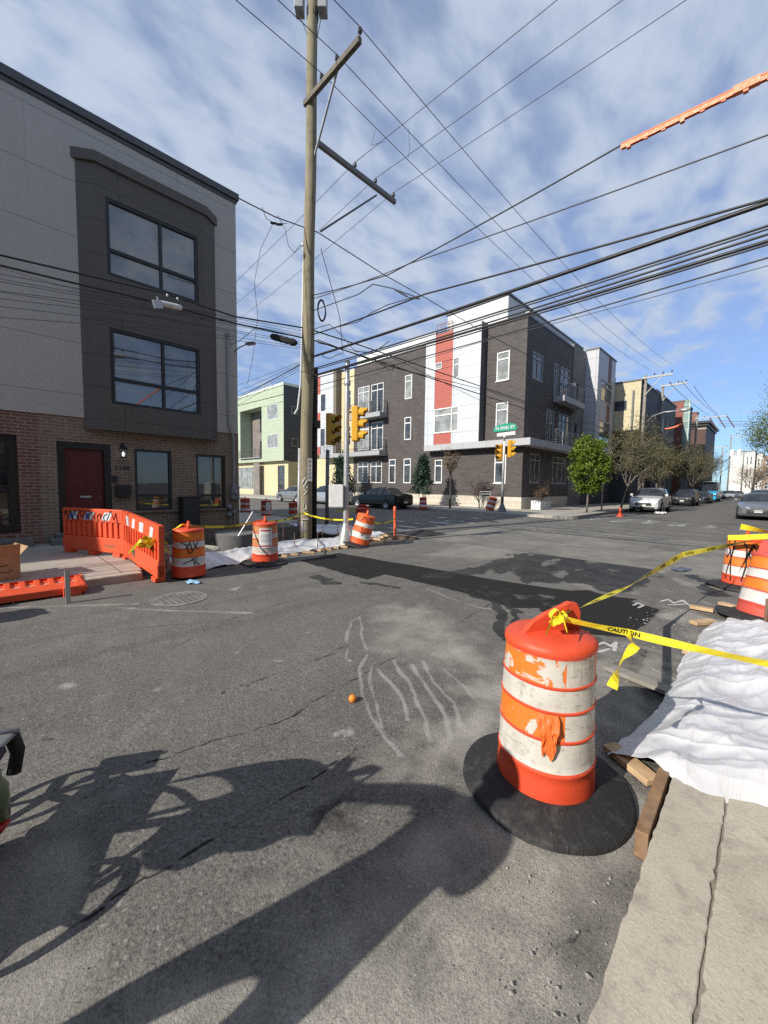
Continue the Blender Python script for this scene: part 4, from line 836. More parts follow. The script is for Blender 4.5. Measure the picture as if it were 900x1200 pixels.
def drum(label, loc, rz=0.0, mats=None, scheme='worn', base=True, handle='loop', tilt=None, group='traffic drums around the street works', scale=1.0, dents=0.006, n=40, seed=1, handle_rz=0.0):
    o = thing('traffic_drum', label, 'traffic drum', loc, rz, group)
    if tilt: o.rotation_euler = (tilt[0], tilt[1], rz)
    o.scale = (scale,) * 3
    O, W, S = mats or (D_ORANGE, D_WHITE2, D_OSHEET2)
    ms = []
    for i in range(len(PROF) - 1):
        z = (PROF[i][1] + PROF[i + 1][1]) / 2
        if scheme == 'worn': k = 1 if (.225 < z < .368 or .388 < z < .508 or .527 < z < .628) else (2 if .647 < z < .775 else 0)
        elif scheme == 'std': k = 1 if (.225 < z < .368 or .527 < z < .628) else (2 if (.388 < z < .508 or .647 < z < .775) else 0)
        else: k = 1 if (.225 < z < .368 or .527 < z < .628) else 0
        ms.append(k)
    if scheme == 'worn': ms = [2 if (.388 < (PROF[i][1] + PROF[i + 1][1]) / 2 < .508) else k for i, k in enumerate(ms)]
    pr = []; mm = []
    for i, (a, b) in enumerate(zip(PROF, PROF[1:])):
        k = 4 if b[1] - a[1] > .08 else 1
        for j in range(k): pr.append((a[0] + (b[0] - a[0]) * j / k, a[1] + (b[1] - a[1]) * j / k)); mm.append(ms[i])
    pr.append(PROF[-1])
    mb = MB(); mb.lathe(pr, n, (0, 0, 0), mm)
    r = random.Random(seed); ph = [r.uniform(0, 6.28) for _ in range(6)]
    def dent(p):
        a = math.atan2(p[1], p[0]); z = p[2]; q = 1 + dents * 4 * (math.sin(2 * a + ph[0] + z * 3) * .5 + math.sin(3 * a + ph[1] + z * 7) * .35 + math.sin(5 * a + ph[2] - z * 11) * .25)
        return (p[0] * q, p[1] * q, z + dents * .6 * math.sin(3 * a + ph[3]))
    mb.v = [dent(p) for p in mb.v]
    if scheme == 'worn':   # a white overlap panel down one side of the wrapped sheeting
        for f, k in zip(range(len(mb.f)), list(mb.m)):
            c = [sum(mb.v[i][q] for i in mb.f[f]) / len(mb.f[f]) for q in range(3)]
            a = (math.degrees(math.atan2(c[1], c[0])) - 18) % 360
            if k == 2 and (a < 52): mb.m[f] = 1
    body = mb.build('drum_body', [O, W, S], o, True, False, auto=50)
    # handle / mounting tab on top
    mb = MB(); t = .017
    if handle == 'fin': prof = [(-.19, .80), (-.185, .94), (-.16, .985), (-.11, .993), (-.05, .97), (.04, .94), (.12, .90), (.18, .84), (.19, .79)]
    else: prof = [(-.16, .82), (-.15, .90), (-.11, .925), (.11, .925), (.15, .90), (.16, .82)]
    vs = [(x, -t, z) for x, z in prof] + [(x, t, z) for x, z in prof]; k = len(prof)
    if handle == 'fin': mb.add(vs, [tuple(range(k)), tuple(range(2 * k - 1, k - 1, -1))] + [(i, k + i, k + (i + 1) % k, (i + 1) % k) for i in range(k)])
    else:
        inner = [(-.105, .82), (-.10, .875), (.10, .875), (.105, .82)]
        mb.tube([(x, 0, z) for x, z in prof], .026, 8)
        mb.add([(-.15, -.006, .82), (.15, -.006, .82), (.13, -.006, .90), (-.13, -.006, .90)], [(0, 1, 2, 3)])
    h = mb.build('handle', O, o, handle != 'fin', False, bevel=.006 if handle == 'fin' else 0); h.rotation_euler = (0, 0, handle_rz)
    if handle == 'fin':
        mb = MB()
        for s_ in (-1, 1): mb.lathe([(.012, 0), (.012, .002), (0, .003)], 10, (-.10, s_ * (.0185), .945), 0, 'y')
        hb = mb.build('bolt_hole', BLACK, h, False, False)
    if base:
        mb = MB(); mb.lathe([(.258, .055), (.262, .078), (.285, .080), (.33, .056), (.44, .034), (.452, .026), (.455, .0), (.25, 0)], 56, (0, 0, 0))
        mb.v = [(x, y, z + (0.010 * math.sin(2 * math.atan2(y, x) + seed) + .006 * math.sin(5 * math.atan2(y, x) + 2 * seed)) * max(0, (math.hypot(x, y) - .3)) / .15) for x, y, z in mb.v]
        mb.build('rubber_base', RUBBER, o, True, False, auto=60)
    return o
def on_drum(mb, pts, r0=.262, width=.012, lift=.004):
    """ribbon strokes painted on the drum: pts = (angle deg, height)"""
    def P(a, z):
        r = .262 - (z - .05) * .036 + lift + .003
        return Vector((r * math.cos(rad(a)), r * math.sin(rad(a)), z))
    q = []
    for (a0, z0), (a1, z1) in zip(pts, pts[1:]):
        k = max(2, int(abs(a1 - a0) / 6) + 1)
        q += [P(a0 + (a1 - a0) * i / k, z0 + (z1 - z0) * i / k) for i in range(k)]
    q.append(P(*pts[-1]))
    for i, (a, b) in enumerate(zip(q, q[1:])):
        n = Vector((a.x, a.y, 0)).normalized(); d = (b - a).normalized(); s = d.cross(n) * width / 2
        mb.quad(a - s - d * .002, b - s + d * .002, b + s + d * .002, a + s - d * .002)
TOWARD = lambda p: math.degrees(math.atan2(-p[1], -p[0]))       # direction from a thing to the camera
BLACKINK = plain('black_spray_paint', (.012, .012, .013), .6)

nd = at_z(637, 907, .05); nd = Vector((nd[0], nd[1], 0.004))
n_dr = drum('large battered orange and white drum with raised red grip, nearest in the street', nd, 0, (D_ORANGE, D_WHITE, D_OSHEET), 'worn', handle='fin', seed=3, n=64, handle_rz=rad(-58), dents=.004)
n_dr.scale = (.94, .94, 1.0); n_dr.rotation_euler = (0, 0, rad(TOWARD(nd) + 5))
# peeling sheet hanging off the near drum
mb = MB()
P_ = lambda a, z, l: Vector(((.262 - (z - .05) * .036 + .006 + l) * math.cos(rad(a)), (.262 - (z - .05) * .036 + .006 + l) * math.sin(rad(a)), z))
pr_ = random.Random(6); vs = []; nu_, nv_ = 9, 9
for i in range(nv_ + 1):
    for j in range(nu_ + 1):
        v_ = i / nv_; u_ = j / nu_; half = (11 + 1.5 * math.sin(v_ * 9)) * (1 - .62 * v_ ** 1.6); vs.append(P_(-3 + (u_ - .5) * 2 * half + 3 * v_ * math.sin(3 * v_), .515 - .19 * v_ - .02 * abs(u_ - .4) * v_ * 3, .002 + .022 * math.sin(math.pi * v_) * (.5 + .8 * pr_.random()) + .006 * pr_.random()))
mb.add(vs, [(i * (nu_ + 1) + j, i * (nu_ + 1) + j + 1, (i + 1) * (nu_ + 1) + j + 1, (i + 1) * (nu_ + 1) + j) for i in range(nv_) for j in range(nu_)]); mb.build('peeling_sheet', M_drum('shiny_orange_film', (.78, .16, .03), .25, (.62, .42, .30)), n_dr, False, False)

drum('orange and white drum standing in the street just outside the left edge of the frame', (-6.5, -1.15, 0), .5, (D_ORANGE, D_WHITE2, D_OSHEET2), 'std', seed=61)
d2 = gp(222, 676); dr2 = drum('orange and white drum with black scribbles beside the end of the orange barrier', d2, rad(TOWARD(d2)), (D_ORANGE, D_WHITE2, D_OSHEET2), 'std', base=False, seed=5)
mb = MB()
for s in ([(-28, .62), (-8, .58), (0, .44), (12, .46), (4, .62), (-10, .52)], [(16, .62), (30, .50)], [(34, .62), (12, .48)], [(-20, .28), (10, .33), (26, .36)], [(12, .36), (20, .24)], [(30, .33), (20, .30), (36, .24)]): on_drum(mb, s, width=.014)
mb.build('graffiti', BLACKINK, dr2, False, False)
d3 = gp(311, 660); dr3 = drum('faded drum with a white paper notice, standing on a rubber base by the white sheet', d3, rad(TOWARD(d3)), (D_ORANGE, M_drum('faded_white_sheeting', (.55, .50, .43), .5, (.40, .26, .15)), M_drum('faded_orange_sheeting', (.55, .22, .08), .6, (.50, .42, .33))), 'std', seed=8)
mb = MB()
def curved(mb, a0, a1, z0, z1, lift, m=0, k=8):
    def P(a, z): r = .262 - (z - .05) * .036 + lift; return Vector((r * math.cos(rad(a)), r * math.sin(rad(a)), z))
    for i in range(k):
        b0 = a0 + (a1 - a0) * i / k; b1 = a0 + (a1 - a0) * (i + 1) / k
        mb.quad(P(b0, z0), P(b1, z0), P(b1, z1), P(b0, z1), m)
curved(mb, -26, 30, .345, .73, .012, 0)
for z0, z1, m in ((.675, .705, 1), (.60, .615, 2), (.57, .582, 2), (.54, .552, 2), (.50, .512, 2), (.47, .482, 2), (.375, .40, 1)): curved(mb, -20, 24, z0, z1, .0145, m)
mb.build('paper_notice', [plain('notice_paper', (.66, .66, .66), .8, var=.06), plain('notice_red', (.45, .05, .05), .8), plain('notice_grey', (.42, .42, .46), .8)], dr3, False, False)
d4 = gp(420, 640); dr4 = drum('leaning orange drum with thin white bands, strapped upright next to the silver signal pole', (d4[0], d4[1], .02), rad(TOWARD(d4)), (M_drum('bright_orange_drum', (.80, .13, .03), .2, (.5, .2, .1)), D_WHITE2, D_OSHEET2), 'thin', tilt=(0, 0), seed=11)
dv = Vector((CAMR[0][0], CAMR[1][0], 0)); ax = dv.cross(Vector((0, 0, 1))).normalized()
from mathutils import Quaternion
def lean(o, deg, rz, direction=dv):
    axis = Vector((0, 0, 1)).cross(direction).normalized()
    o.rotation_mode = 'QUATERNION'; o.rotation_quaternion = Quaternion(axis, rad(deg)) @ Quaternion((0, 0, 1), rz)
lean(dr4, 15, rad(TOWARD(d4)))
mb = MB()
for s in ([(-10, .52), (0, .30), (10, .50)], [(-20, .40), (-8, .36)], [(5, .36), (24, .42), (12, .30)], [(-30, .66), (-10, .80), (12, .66), (28, .78)]): on_drum(mb, s, width=.012)
mb.build('graffiti', BLACKINK, dr4, False, False)
d5 = Vector((-9.9, 9.0, -.02)); drum('dull red drum partly hidden behind the leaning orange drum', d5, .4, (D_RED, D_WHITE2, D_OSHEET2), 'thin', seed=13)
for x, y, lb, sd in ((283, 604, 'dull red drum at the corner of the stucco house, half hidden by the brick', 21), (312, 606, 'dull red drum with a pale notice, second from the house corner', 22), (345, 610, 'dull red drum just left of the wooden utility pole', 23)):
    p = at_y(x, y, 9.15); p = Vector((p[0], 9.15 + .2 * (sd == 21), -.02)); o = drum(lb, p, rad(TOWARD(p)), (D_RED, M_drum('grimy_white_sheeting', (.5, .47, .43), .4), D_RED), 'std', seed=sd, n=28)
    if sd == 22:
        mb = MB(); curved(mb, -4, 44, .40, .76, .012); mb.build('paper_notice', MATS['notice_paper'], o, False, False)
p = at_y(495, 600, 20.2); drum('red and white drum at the kerb in front of the small evergreen tree', (p[0], 20.25, 0), rad(TOWARD(p)), (D_RED, D_WHITE2, D_RED), 'std', base=False, seed=31, n=28)
p = at_y(572, 600, 21.2); o = drum('scribbled dark red drum tipped to one side by the far signal pole', (p[0], 21.3, .15), 0, (D_RED, D_WHITE2, D_RED), 'thin', base=False, seed=33, n=28); lean(o, 17, rad(TOWARD(p)))
d6 = gp(868, 689); dr6 = drum('orange and white drum with black drips, farther of the two right hand drums', d6, rad(TOWARD(d6)), (D_ORANGE, D_WHITE2, D_OSHEET2), 'std', seed=41, handle='loop', n=48)
lean(dr6, 3, rad(TOWARD(d6)))
mb = MB()
for s in ([(-60, .80), (-52, .66), (-40, .50), (-36, .30), (-30, .12)], [(-34, .82), (-36, .66), (-40, .48), (-48, .30), (-50, .14)], [(-10, .78), (2, .70), (6, .40), (-2, .14)], [(8, .60), (20, .74), (34, .62), (18, .50), (8, .60)], [(16, .48), (30, .36)], [(-70, .7), (-58, .48), (-44, .62)]): on_drum(mb, s, width=.02)
mb.build('graffiti', BLACKINK, dr6, False, False)
d7 = gp(893, 728); dr7 = drum('orange and white drum at the edge of the white sheet, nearer right hand one', d7, rad(TOWARD(d7)), (M_drum('faded_red_drum', (.58, .085, .06), .35, (.45, .2, .15)), D_WHITE2, D_OSHEET2), 'std', seed=43, handle='fin', n=48, handle_rz=rad(70)); lean(dr7, 9, rad(TOWARD(d7)), dv)

# ------------------------------------------------------------------ orange barriers
B_OR = M_drum('orange_barrier_plastic', (0.74, 0.10, 0.035), .18, (.45, .13, .07))
def barrier(label, A, B, hgt=.92, decals=True, group='orange plastic barriers'):
    A = Vector(A); B = Vector(B); L = (B - A).length
    o = thing('plastic_barrier', label, 'barrier', A, math.atan2(B.y - A.y, B.x - A.x), group)
    mb = MB(); t = .05
    mb.box((0, -t, .07), (L, t, .36)); mb.box((0, -t * .9, .66), (L, t * .9, hgt)); mb.box((.02, -.012, .36), (L - .02, .012, .66))
    n = int(L / .15)
    for k in range(n + 1):
        x = k * (L - .07) / n; mb.box((x, -t * .85, .361), (x + .07, t * .85, .659))
    mb.box((-.03, -.02, .1), (-.001, .02, .8))
    for x in (.06, L * .5 - .1, L - .26): mb.box((x, -t * 1.6, 0), (x + .2, t * 1.6, .069))
    for x in (.0, L - .11): mb.box((x, -t * 1.25, .08), (x + .11, t * 1.25, .30))
    b = mb.build('barrier_panel', B_OR, o, False, False, bevel=.012)
    return o, L
bA = Vector((-10.42, 1.13, .13)); bM = Vector((-8.86, 1.86, .13)); bN = Vector((-6.80, 1.90, .0))
ba1, L1 = barrier('orange slotted barrier with blue and white scribbled stickers, on the sidewalk before the red door', bA, bM)
ba2, L2 = barrier('orange slotted barrier with pale stickers and knotted yellow tape, running down to the street edge', Vector((-8.86, 1.86, .12)), Vector((bN.x, bN.y, -.0)), .92)
d_ = (Vector((bN.x, bN.y, -.0)) - Vector((-8.86, 1.86, .10))); ba2.rotation_euler = (0, math.atan2(.12, d_.length), math.atan2(d_.y, d_.x))
STW, STB = plain('sticker_white', (.62, .64, .68), .5), plain('sticker_blue', (.06, .10, .42), .5)
side = -1
def decal(o, xs, z0, z1, mats, sgn=-1):
    mb = MB()
    for (x0, x1, sk, m) in xs:
        y = sgn * (.0475)
        mb.add([(x0, y, z0), (x1, y, z0), (x1 + sk, y, z1), (x0 + sk, y, z1)], [(0, 1, 2, 3)], m)
    mb.build('reflective_sticker', mats, o, False, False)
for x0, x1, sk, m in ((.20, .42, .06, 0), (.62, .86, .10, 0), (1.14, 1.36, .10, 0)): decal(ba1, [(x0, x1, sk, 0)], .70, .86, [STW])
for x0, x1, sk, m in ((.22, .30, .05, 0), (.68, .78, .05, 0)):
    mb = MB(); mb.add([(x0, -.050, .71), (x1, -.050, .71), (x1 + sk, -.050, .83), (x0 + sk, -.050, .83)], [(0, 1, 2, 3)]); mb.build('blue_sticker', STB, ba1, False, False)
for x0, x1, sk, m in ((.28, .46, -.05, 0), (.62, .78, .04, 0), (1.05, 1.28, .04, 0), (1.62, 1.78, .05, 0)): decal(ba2, [(x0, x1, sk, 0)], .69, .86, [STW])
def scrib(o, name, curves, w=.013, mat=BLACKINK, y=-.054):
    mb = MB()
    for c in curves: mb.tube([(x, y, z) for x, z in c], w * .5, 5)
    mb.build(name, mat, o, False, False)
def loops(x0, x1, zc, amp, n, ph=0): return [(x0 + (x1 - x0) * i / 60 + .03 * math.sin(n * 6.28 * i / 60 * 2 + ph), zc + amp * math.sin(n * 6.28 * i / 60 + ph)) for i in range(61)]
scrib(ba1, 'graffiti', [loops(.08, .50, .78, .09, 3), loops(.52, .95, .79, .08, 2.5, 1), loops(.95, 1.30, .76, .07, 2, 2), [(1.30, .70), (1.42, .90), (1.50, .72), (1.55, .86), (1.62, .55)], [(.06, .82), (.5, .88), (1.0, .84)]])
mb = MB(); text_on(mb, 'GUARD', .085, (L1 - .36, -.0515, .20), (1, 0, 0), (0, 0, 1), .003); mb.build('lettering', plain('faded_lettering', (.22, .10, .06), .7), ba1, False, False)
mb = MB(); mb.add([(.62, -.0525, .24), (.80, -.0525, .16), (.82, -.0525, .30), (.66, -.0525, .36)], [(0, 1, 2, 3)]); mb.build('green_patch', plain('dark_green_patch', (.05, .07, .05), .7), ba2, False, False)
fb, L3 = barrier('orange barrier fallen flat at the street edge beside the metal stake', Vector((-7.02, .98, .10)), Vector((-7.05, -1.1, .10)), .66)
fb.rotation_mode = 'XYZ'; fb.rotation_euler = (rad(90) - rad(6), 0, math.atan2(-1, -.015)); fb.location = (-6.82, .95, .06)
# steel post stub, cardboard box, delineator, small cone
mb = MB(); s0 = gp(80, 707)
for a, b in (((-.025, -.025), (.025, -.02)), ((-.025, -.02), (-.02, .025)), ((.02, -.02), (.025, .025))): mb.box((s0[0] + a[0], s0[1] + a[1], 0), (s0[0] + b[0], s0[1] + b[1], .43))
tag(mb.build('sign_post_stub', STEEL, None), 'short galvanised steel post standing in the street before the fallen barrier', 'post')
def carton():
    o = thing('cardboard_box', 'open brown cardboard box on the sidewalk at the left edge', 'box', (-8.15, .02, .13), rad(12))
    m, t, b = newmat('brown_cardboard', .85); v = objc(t); f = t.noise(v, 8, 5); t.put(b, 'Base Color', t.mix(t.ramp(f, .3, .7), (.30, .19, .10), (.38, .25, .14)))
    mb = MB(); w, d, h = .30, .24, .36
    for a, c in (((-w, -d, 0), (w, -d + .006, h)), ((-w, d - .006, 0), (w, d, h)), ((-w, -d + .006, 0), (-w + .006, d - .006, h)), ((w - .006, -d + .006, 0), (w, d - .006, h)), ((-w, -d, 0), (w, d, .006))): mb.box(a, c)
    mb.build('carton', m, o, False, False)
    for a, b_, c, d2_ in (((w, -d, h), (w, d, h), (w + .05, d, h + .17), (w + .05, -d, h + .17)), ((-w, d, h), (-w, -d, h), (-w - .15, -d, h + .03), (-w - .15, d, h + .03)), ((-w, -d, h), (w, -d, h), (w, -d - .13, h - .12), (-w, -d - .13, h - .12)), ((w, d, h), (-w, d, h), (-w, d + .10, h + .12), (w, d + .10, h + .12))):
        mb = MB(); A_, B_, C_, D_ = (Vector(q) for q in (a, b_, c, d2_)); nn = (B_ - A_).cross(D_ - A_).normalized() * .004
        mb.add([A_, B_, C_, D_, A_ + nn, B_ + nn, C_ + nn, D_ + nn], [(3, 2, 1, 0), (4, 5, 6, 7), (0, 1, 5, 4), (1, 2, 6, 5), (2, 3, 7, 6), (3, 0, 4, 7)]); mb.build('flap', m, o, False, False)
    mb = MB(); on = [[(.302, -.15, .10), (.302, -.05, .14), (.302, .08, .12), (.302, .16, .15)], [(.302, -.12, .2), (.302, .1, .23)]]
    for c in on: mb.tube(c, .006, 4)
    mb.build('printed_mark', BLACKINK, o, False, False)
carton()
pp = gp(463, 632); dl = thing('delineator_post', 'slim orange flexible post standing at the corner of the works', 'post', (pp[0], pp[1], 0)); lean(dl, 1.5, 0, -dv)
mb = MB(); mb.lathe([(.0, .99), (.03, .985), (.042, .96), (.042, .90), (.048, .89), (.048, .86), (.042, .85), (.042, .03), (.05, .02), (.05, 0)], 14, (0, 0, 0)); mb.build('tube', M_drum('orange_post_plastic', (.80, .14, .05), .2, (.5, .2, .1)), dl, True, False, auto=40)
mb = MB(); mb.lathe([(.05, .03), (.12, .02), (.13, 0)], 16); mb.build('foot', BLACK, dl, True, False)
pc = at_y(728, 606, 25.6); cn = thing('traffic_cone', 'small orange traffic cone on the roadway before the parked silver car', 'traffic cone', (pc[0], 25.3, 0))
mb = MB(); mb.lathe([(0, .52), (.03, .52), (.045, .47), (.10, .20), (.14, .03), (.16, .025)], 16); mb.build('cone', M_drum('cone_orange', (.78, .07, .02), .1), cn, True, False, auto=40)
mb = MB(); mb.box((-.19, -.19, 0), (.19, .19, .03)); mb.build('foot_plate', M_drum('cone_foot', (.55, .06, .02), .2), cn, False, False, bevel=.01)

# ------------------------------------------------------------------ caution tape
def M_tape():
    m, t, b = newmat('yellow_barrier_tape', .35, 0, .5); v = objc(t); f = t.noise(v, 9, 4)
    t.put(b, 'Base Color', t.mix(t.ramp(f, .3, .7), (.72, .60, .025), (.86, .74, .05))); return m
TAPE = M_tape(); TAPEINK = plain('tape_lettering', (.03, .035, .015), .5)
def tape(label, pts, width=.075, words='CAUTION', twist=None, sag=0.0, text=True, roll=0.0, group=None, every=.62, ts=.052):
    pts = [Vector(p) for p in pts]
    # dense polyline
    P = []
    for i, (a, b) in enumerate(zip(pts, pts[1:])):
        k = max(6, int((b - a).length / .06))
        for j in range(k):
            s = j / k; p = a.lerp(b, s); p.z -= sag * 4 * s * (1 - s) * (b - a).length; P.append(p)
    P.append(pts[-1]); n = len(P)
    ln = [0]
    for a, b in zip(P, P[1:]): ln.append(ln[-1] + (b - a).length)
    def frame(i):
        d = (P[min(i + 1, n - 1)] - P[max(i - 1, 0)]).normalized(); z = Vector((0, 0, 1)); s = d.cross(z).normalized(); u = s.cross(d)
        a = roll + (twist(ln[i] / ln[-1]) if twist else 0); return u * math.cos(a) + s * math.sin(a), d
    mb = MB(); vs = []; fs = []
    for i in range(n):
        w, d = frame(i); vs += [P[i] - w * width / 2, P[i] + w * width / 2]
    for i in range(n - 1): fs.append((2 * i, 2 * i + 2, 2 * i + 3, 2 * i + 1))
    mb.add(vs, fs)
    o = mb.build('caution_tape', TAPE, None); tag(o, label, 'caution tape', group)
    if text:
        mt = MB(); tv, tf = text_faces(words, ts, ts * .03)
        s0 = .3
        while s0 + .25 < ln[-1]:
            for sg in (1, -1):
                out = []
                for v in tv:
                    s = s0 - v[0] * sg
                    i = min(max(np.searchsorted(ln, s) - 1, 0), n - 2); f = (s - ln[i]) / max(ln[i + 1] - ln[i], 1e-6)
                    w, d = frame(i); w2, _ = frame(i + 1); w = w.lerp(w2, f); nn = d.cross(w).normalized()
                    out.append(P[i].lerp(P[i + 1], f) + w * v[1] * 1.0 - nn * .002 * sg)
                mt.add(out, tf)
            s0 += every
        mt.build('lettering', TAPEINK, o)
    return o
def knot(parent_label, c, r=.05, seed=1, tails=3, loc_name='tape_knot'):
    rr = random.Random(seed); mb = MB()
    for k in range(6):
        a = rr.uniform(0, 6.28); e = rr.uniform(-.7, .9); ax = Vector((math.cos(a) * math.cos(e), math.sin(a) * math.cos(e), math.sin(e))); bx = ax.orthogonal().normalized(); L = r * rr.uniform(.8, 1.5)
        w = ax.cross(bx) * r * rr.uniform(.25, .5)
        prev = None
        for j in range(9):
            t = j / 8; p = Vector(c) + ax * L * math.sin(t * math.pi) + bx * r * .7 * math.sin(2 * t * math.pi)
            if prev is not None: mb.quad(prev - w, p - w, p + w, prev + w)
            prev = p
    for k in range(tails):
        a = rr.uniform(0, 6.28); d = Vector((math.cos(a), math.sin(a), -.7 * rr.random())) * r * 2.6; w = Vector((0, 0, r * .3)); m_ = Vector(c) + d * .5 + Vector((0, 0, r * .8))
        mb.quad(Vector(c) - w, m_ - w, m_ + w, Vector(c) + w); mb.quad(m_ - w, Vector(c) + d - w * .6, Vector(c) + d + w * .6, m_ + w)
    o = mb.build(loc_name, TAPE, None, False); tag(o, parent_label, 'caution tape'); return o
nt_ = nd + Vector((0, 0, .90))
kn = Vector(at_y(655, 724, nd.y - .08)); 
knot('yellow tape knotted round the grip of the nearest drum', kn, .040, 3, 4)
# tape from the near drum to the right, out of frame, and back to the far right drum
r1 = at_x(905, 779, .62) if False else kn + (Vector(ray(905, 779)) .normalized() * 2.3 + Vector((0, 0, EYE)) - kn)
tape('taut yellow caution tape running right from the nearest drum over the white sheet', [kn, Vector((0, 0, EYE)) + Vector(ray(735, 741)).normalized() * 2.32, r1], .038, 'CAUTION', sag=.008, roll=.3, every=.36, ts=.032, twist=lambda s: .35 * math.sin(9 * s))
t0 = Vector((0, 0, EYE)) + Vector(ray(735, 741)).normalized() * 2.32
tape('loose tail of yellow tape dangling from the taut tape beside the nearest drum', [t0, Vector((0, 0, EYE)) + Vector(ray(744, 757)).normalized() * 2.3, Vector((0, 0, EYE)) + Vector(ray(728, 775)).normalized() * 2.28, Vector((0, 0, EYE)) + Vector(ray(717, 806)).normalized() * 2.26], .046, 'CAUTION', twist=lambda s: 4.2 * s, every=.3, ts=.036)
e1 = Vector((0, 0, EYE)) + Vector(ray(738, 686)).normalized() * 4.6; e2 = Vector((0, 0, EYE)) + Vector(ray(800, 650)).normalized() * 6.6; e3 = Vector((d6.x - .15, d6.y - .30, .80)); e3 = Vector((0, 0, EYE)) + Vector(ray(884, 633)).normalized() * 8.4
tape('long twisted yellow caution tape sagging from the nearest drum to the farther right hand drum', [kn, e1, e2, e3], .066, 'CAUTION', twist=lambda s: .5 + .9 * math.sin(7 * s), every=.55, ts=.048)
q1 = Vector((0, 0, EYE)) + Vector(ray(853, 630)).normalized() * 8.2; q2 = Vector((0, 0, EYE)) + Vector(ray(906, 628)).normalized() * 8.2
tape('short yellow tape wrapped round the upper band of the farther right hand drum', [q1, q2], .08, 'CAUTION', sag=.01)
q1 = Vector((0, 0, EYE)) + Vector(ray(868, 617)).normalized() * 8.6; q2 = Vector((0, 0, EYE)) + Vector(ray(910, 625)).normalized() * 8.4
tape('yellow tape trailing off the top of the farther right hand drum', [q1, q2], .09, 'CAUTION', twist=lambda s: 1.5 * s)
# left run
tb = Vector((-6.86, 1.84, .70)); knot('tangle of yellow tape wrapped round the street end of the orange barrier', (-7.05, 1.80, .62), .11, 9, 6, 'tape_tangle'); t2 = d2 + Vector((-.02, -.1, .90)); t3 = d3 + Vector((-.1, -.05, .86)); tp = Vector((-9.28, 6.20, .80)); t4 = d4 + Vector((.0, -.2, .72)); t5 = Vector((pp[0], pp[1], .62))
LT = 'yellow tape run along the left works'
tape('yellow tape from the end of the orange barrier up to the scribbled drum', [tb, t2], .042, sag=.03, roll=.4, twist=lambda s: 1.4 * s, group=LT)
tape('yellow tape stretched from the scribbled drum to the drum with the notice', [t2, t3], .042, sag=.05, twist=lambda s: .5 * s, group=LT)
tape('yellow tape from the drum with the notice back to the wooden utility pole', [t3, tp], .042, sag=.03, group=LT)
tape('yellow tape between the wooden utility pole and the leaning orange drum', [tp, t4], .042, sag=.05, group=LT)
tape('yellow tape between the leaning orange drum and the slim orange post', [t4 + Vector((.1, .3, .0)), t5], .042, sag=.08, group=LT)
tape('faint yellow tape from the grey signal post to the rear drum', [at_y(393, 598, 8.6), d5 + Vector((0, 0, .85))], .04, sag=.04, text=False)
# ------------------------------------------------------------------ wooden utility pole
def M_wood(name, c1, c2, sx=1.0):
    m, t, b = newmat(name, .9, 0, .2); v = objc(t); mpn = t.n('ShaderNodeMapping', {'Vector': v, 'Scale': (18 * sx, 18 * sx, .7)})
    f = t.noise(mpn.outputs[0], 1.2, 7, .7, .3); g = t.noise(v, .8, 5, .6)
    c = t.mix(t.ramp(f, .3, .7), c1, c2); c = t.mix(t.ramp(f, .58, .68, 0, .8), c, [x * .35 for x in c1]); c = t.mix(t.ramp(g, .45, .7, 0, .35), c, (.24, .23, .13)); c = t.mix(t.ramp(t.noise(v, 1.7, 6, .7, .6), .50, .70, 0, .55), c, [x * .45 for x in c1])
    t.put(b, 'Base Color', c); t.put(b, 'Normal', t.bump(f, .6, .01)); return m
POLEW = M_wood('pole_timber', (.19, .165, .11), (.33, .29, .20)); OLDWOOD = M_wood('grey_timber', (.20, .185, .165), (.32, .30, .27)); LUMBER = plain('pale_lumber', (.48, .33, .19), .8, var=.25, scale=9, bump=.2, dirt=.3); ARMW = M_wood('crossarm_timber', (.12, .105, .09), (.20, .175, .15), .3)
PB = Vector((-9.44, 6.38, -.2)); PT = Vector((-9.16, 6.42, 14.6))
def pole_at(z): return PB.lerp(PT, (z - PB.z) / (PT.z - PB.z))
up_ = thing('utility_pole', 'tall weathered wooden utility pole at the left corner with two crossarms', 'utility pole', (PB.x, PB.y, 0))
mb = MB(); N_ = 24; mb.tube([pole_at(-.2 + 14.8 * i / N_) + Vector((.012 * math.sin(i * .9), .012 * math.cos(i * .7), 0)) for i in range(N_ + 1)], [.170 - .036 * i / N_ for i in range(N_ + 1)], 18); mb.build('pole_shaft', POLEW, up_, True, auto=60)
INSM = plain('dark_porcelain', (.06, .06, .065), .25)
def insulator(p, parent, s=1.0):
    mb = MB(); mb.lathe([(.012, 0), (.012, .08), (.05, .085), (.06, .12), (.03, .13), (.055, .15), (.05, .19), (.03, .22), (0, .225)], 10, p); mb.v = [(p[0] + (x - p[0]) * s, p[1] + (y - p[1]) * s, p[2] + (z - p[2]) * s) for x, y, z in mb.v]
    mb.build('insulator', INSM, parent, True)
a0, a1 = at_y(357, 131, 6.28), at_y(422, 36, 6.28); a0.z = a1.z = (a0.z + a1.z) / 2
mb = MB(); mb.bar(a0, a1, .10, .13); ua = mb.build('crossarm', ARMW, up_)
W1 = []
for q in ((377, 92), (395, 64), (422, 30)):
    p = at_y(*q, 6.28); p.z = a0.z + .06; insulator(p, ua, .9); W1.append(p + Vector((0, 0, .2)))
mb = MB(); mb.bar(at_y(397, 76, 6.34) + Vector((0, 0, .0)), at_x(366, 192, -9.22), .045, .045); mb.build('brace', STEEL, ua)
b0, b1 = at_x(373, 167, -9.28), at_x(463, 238, -9.28); zz_ = (b0.z + b1.z) / 2; b0.z = b1.z = zz_
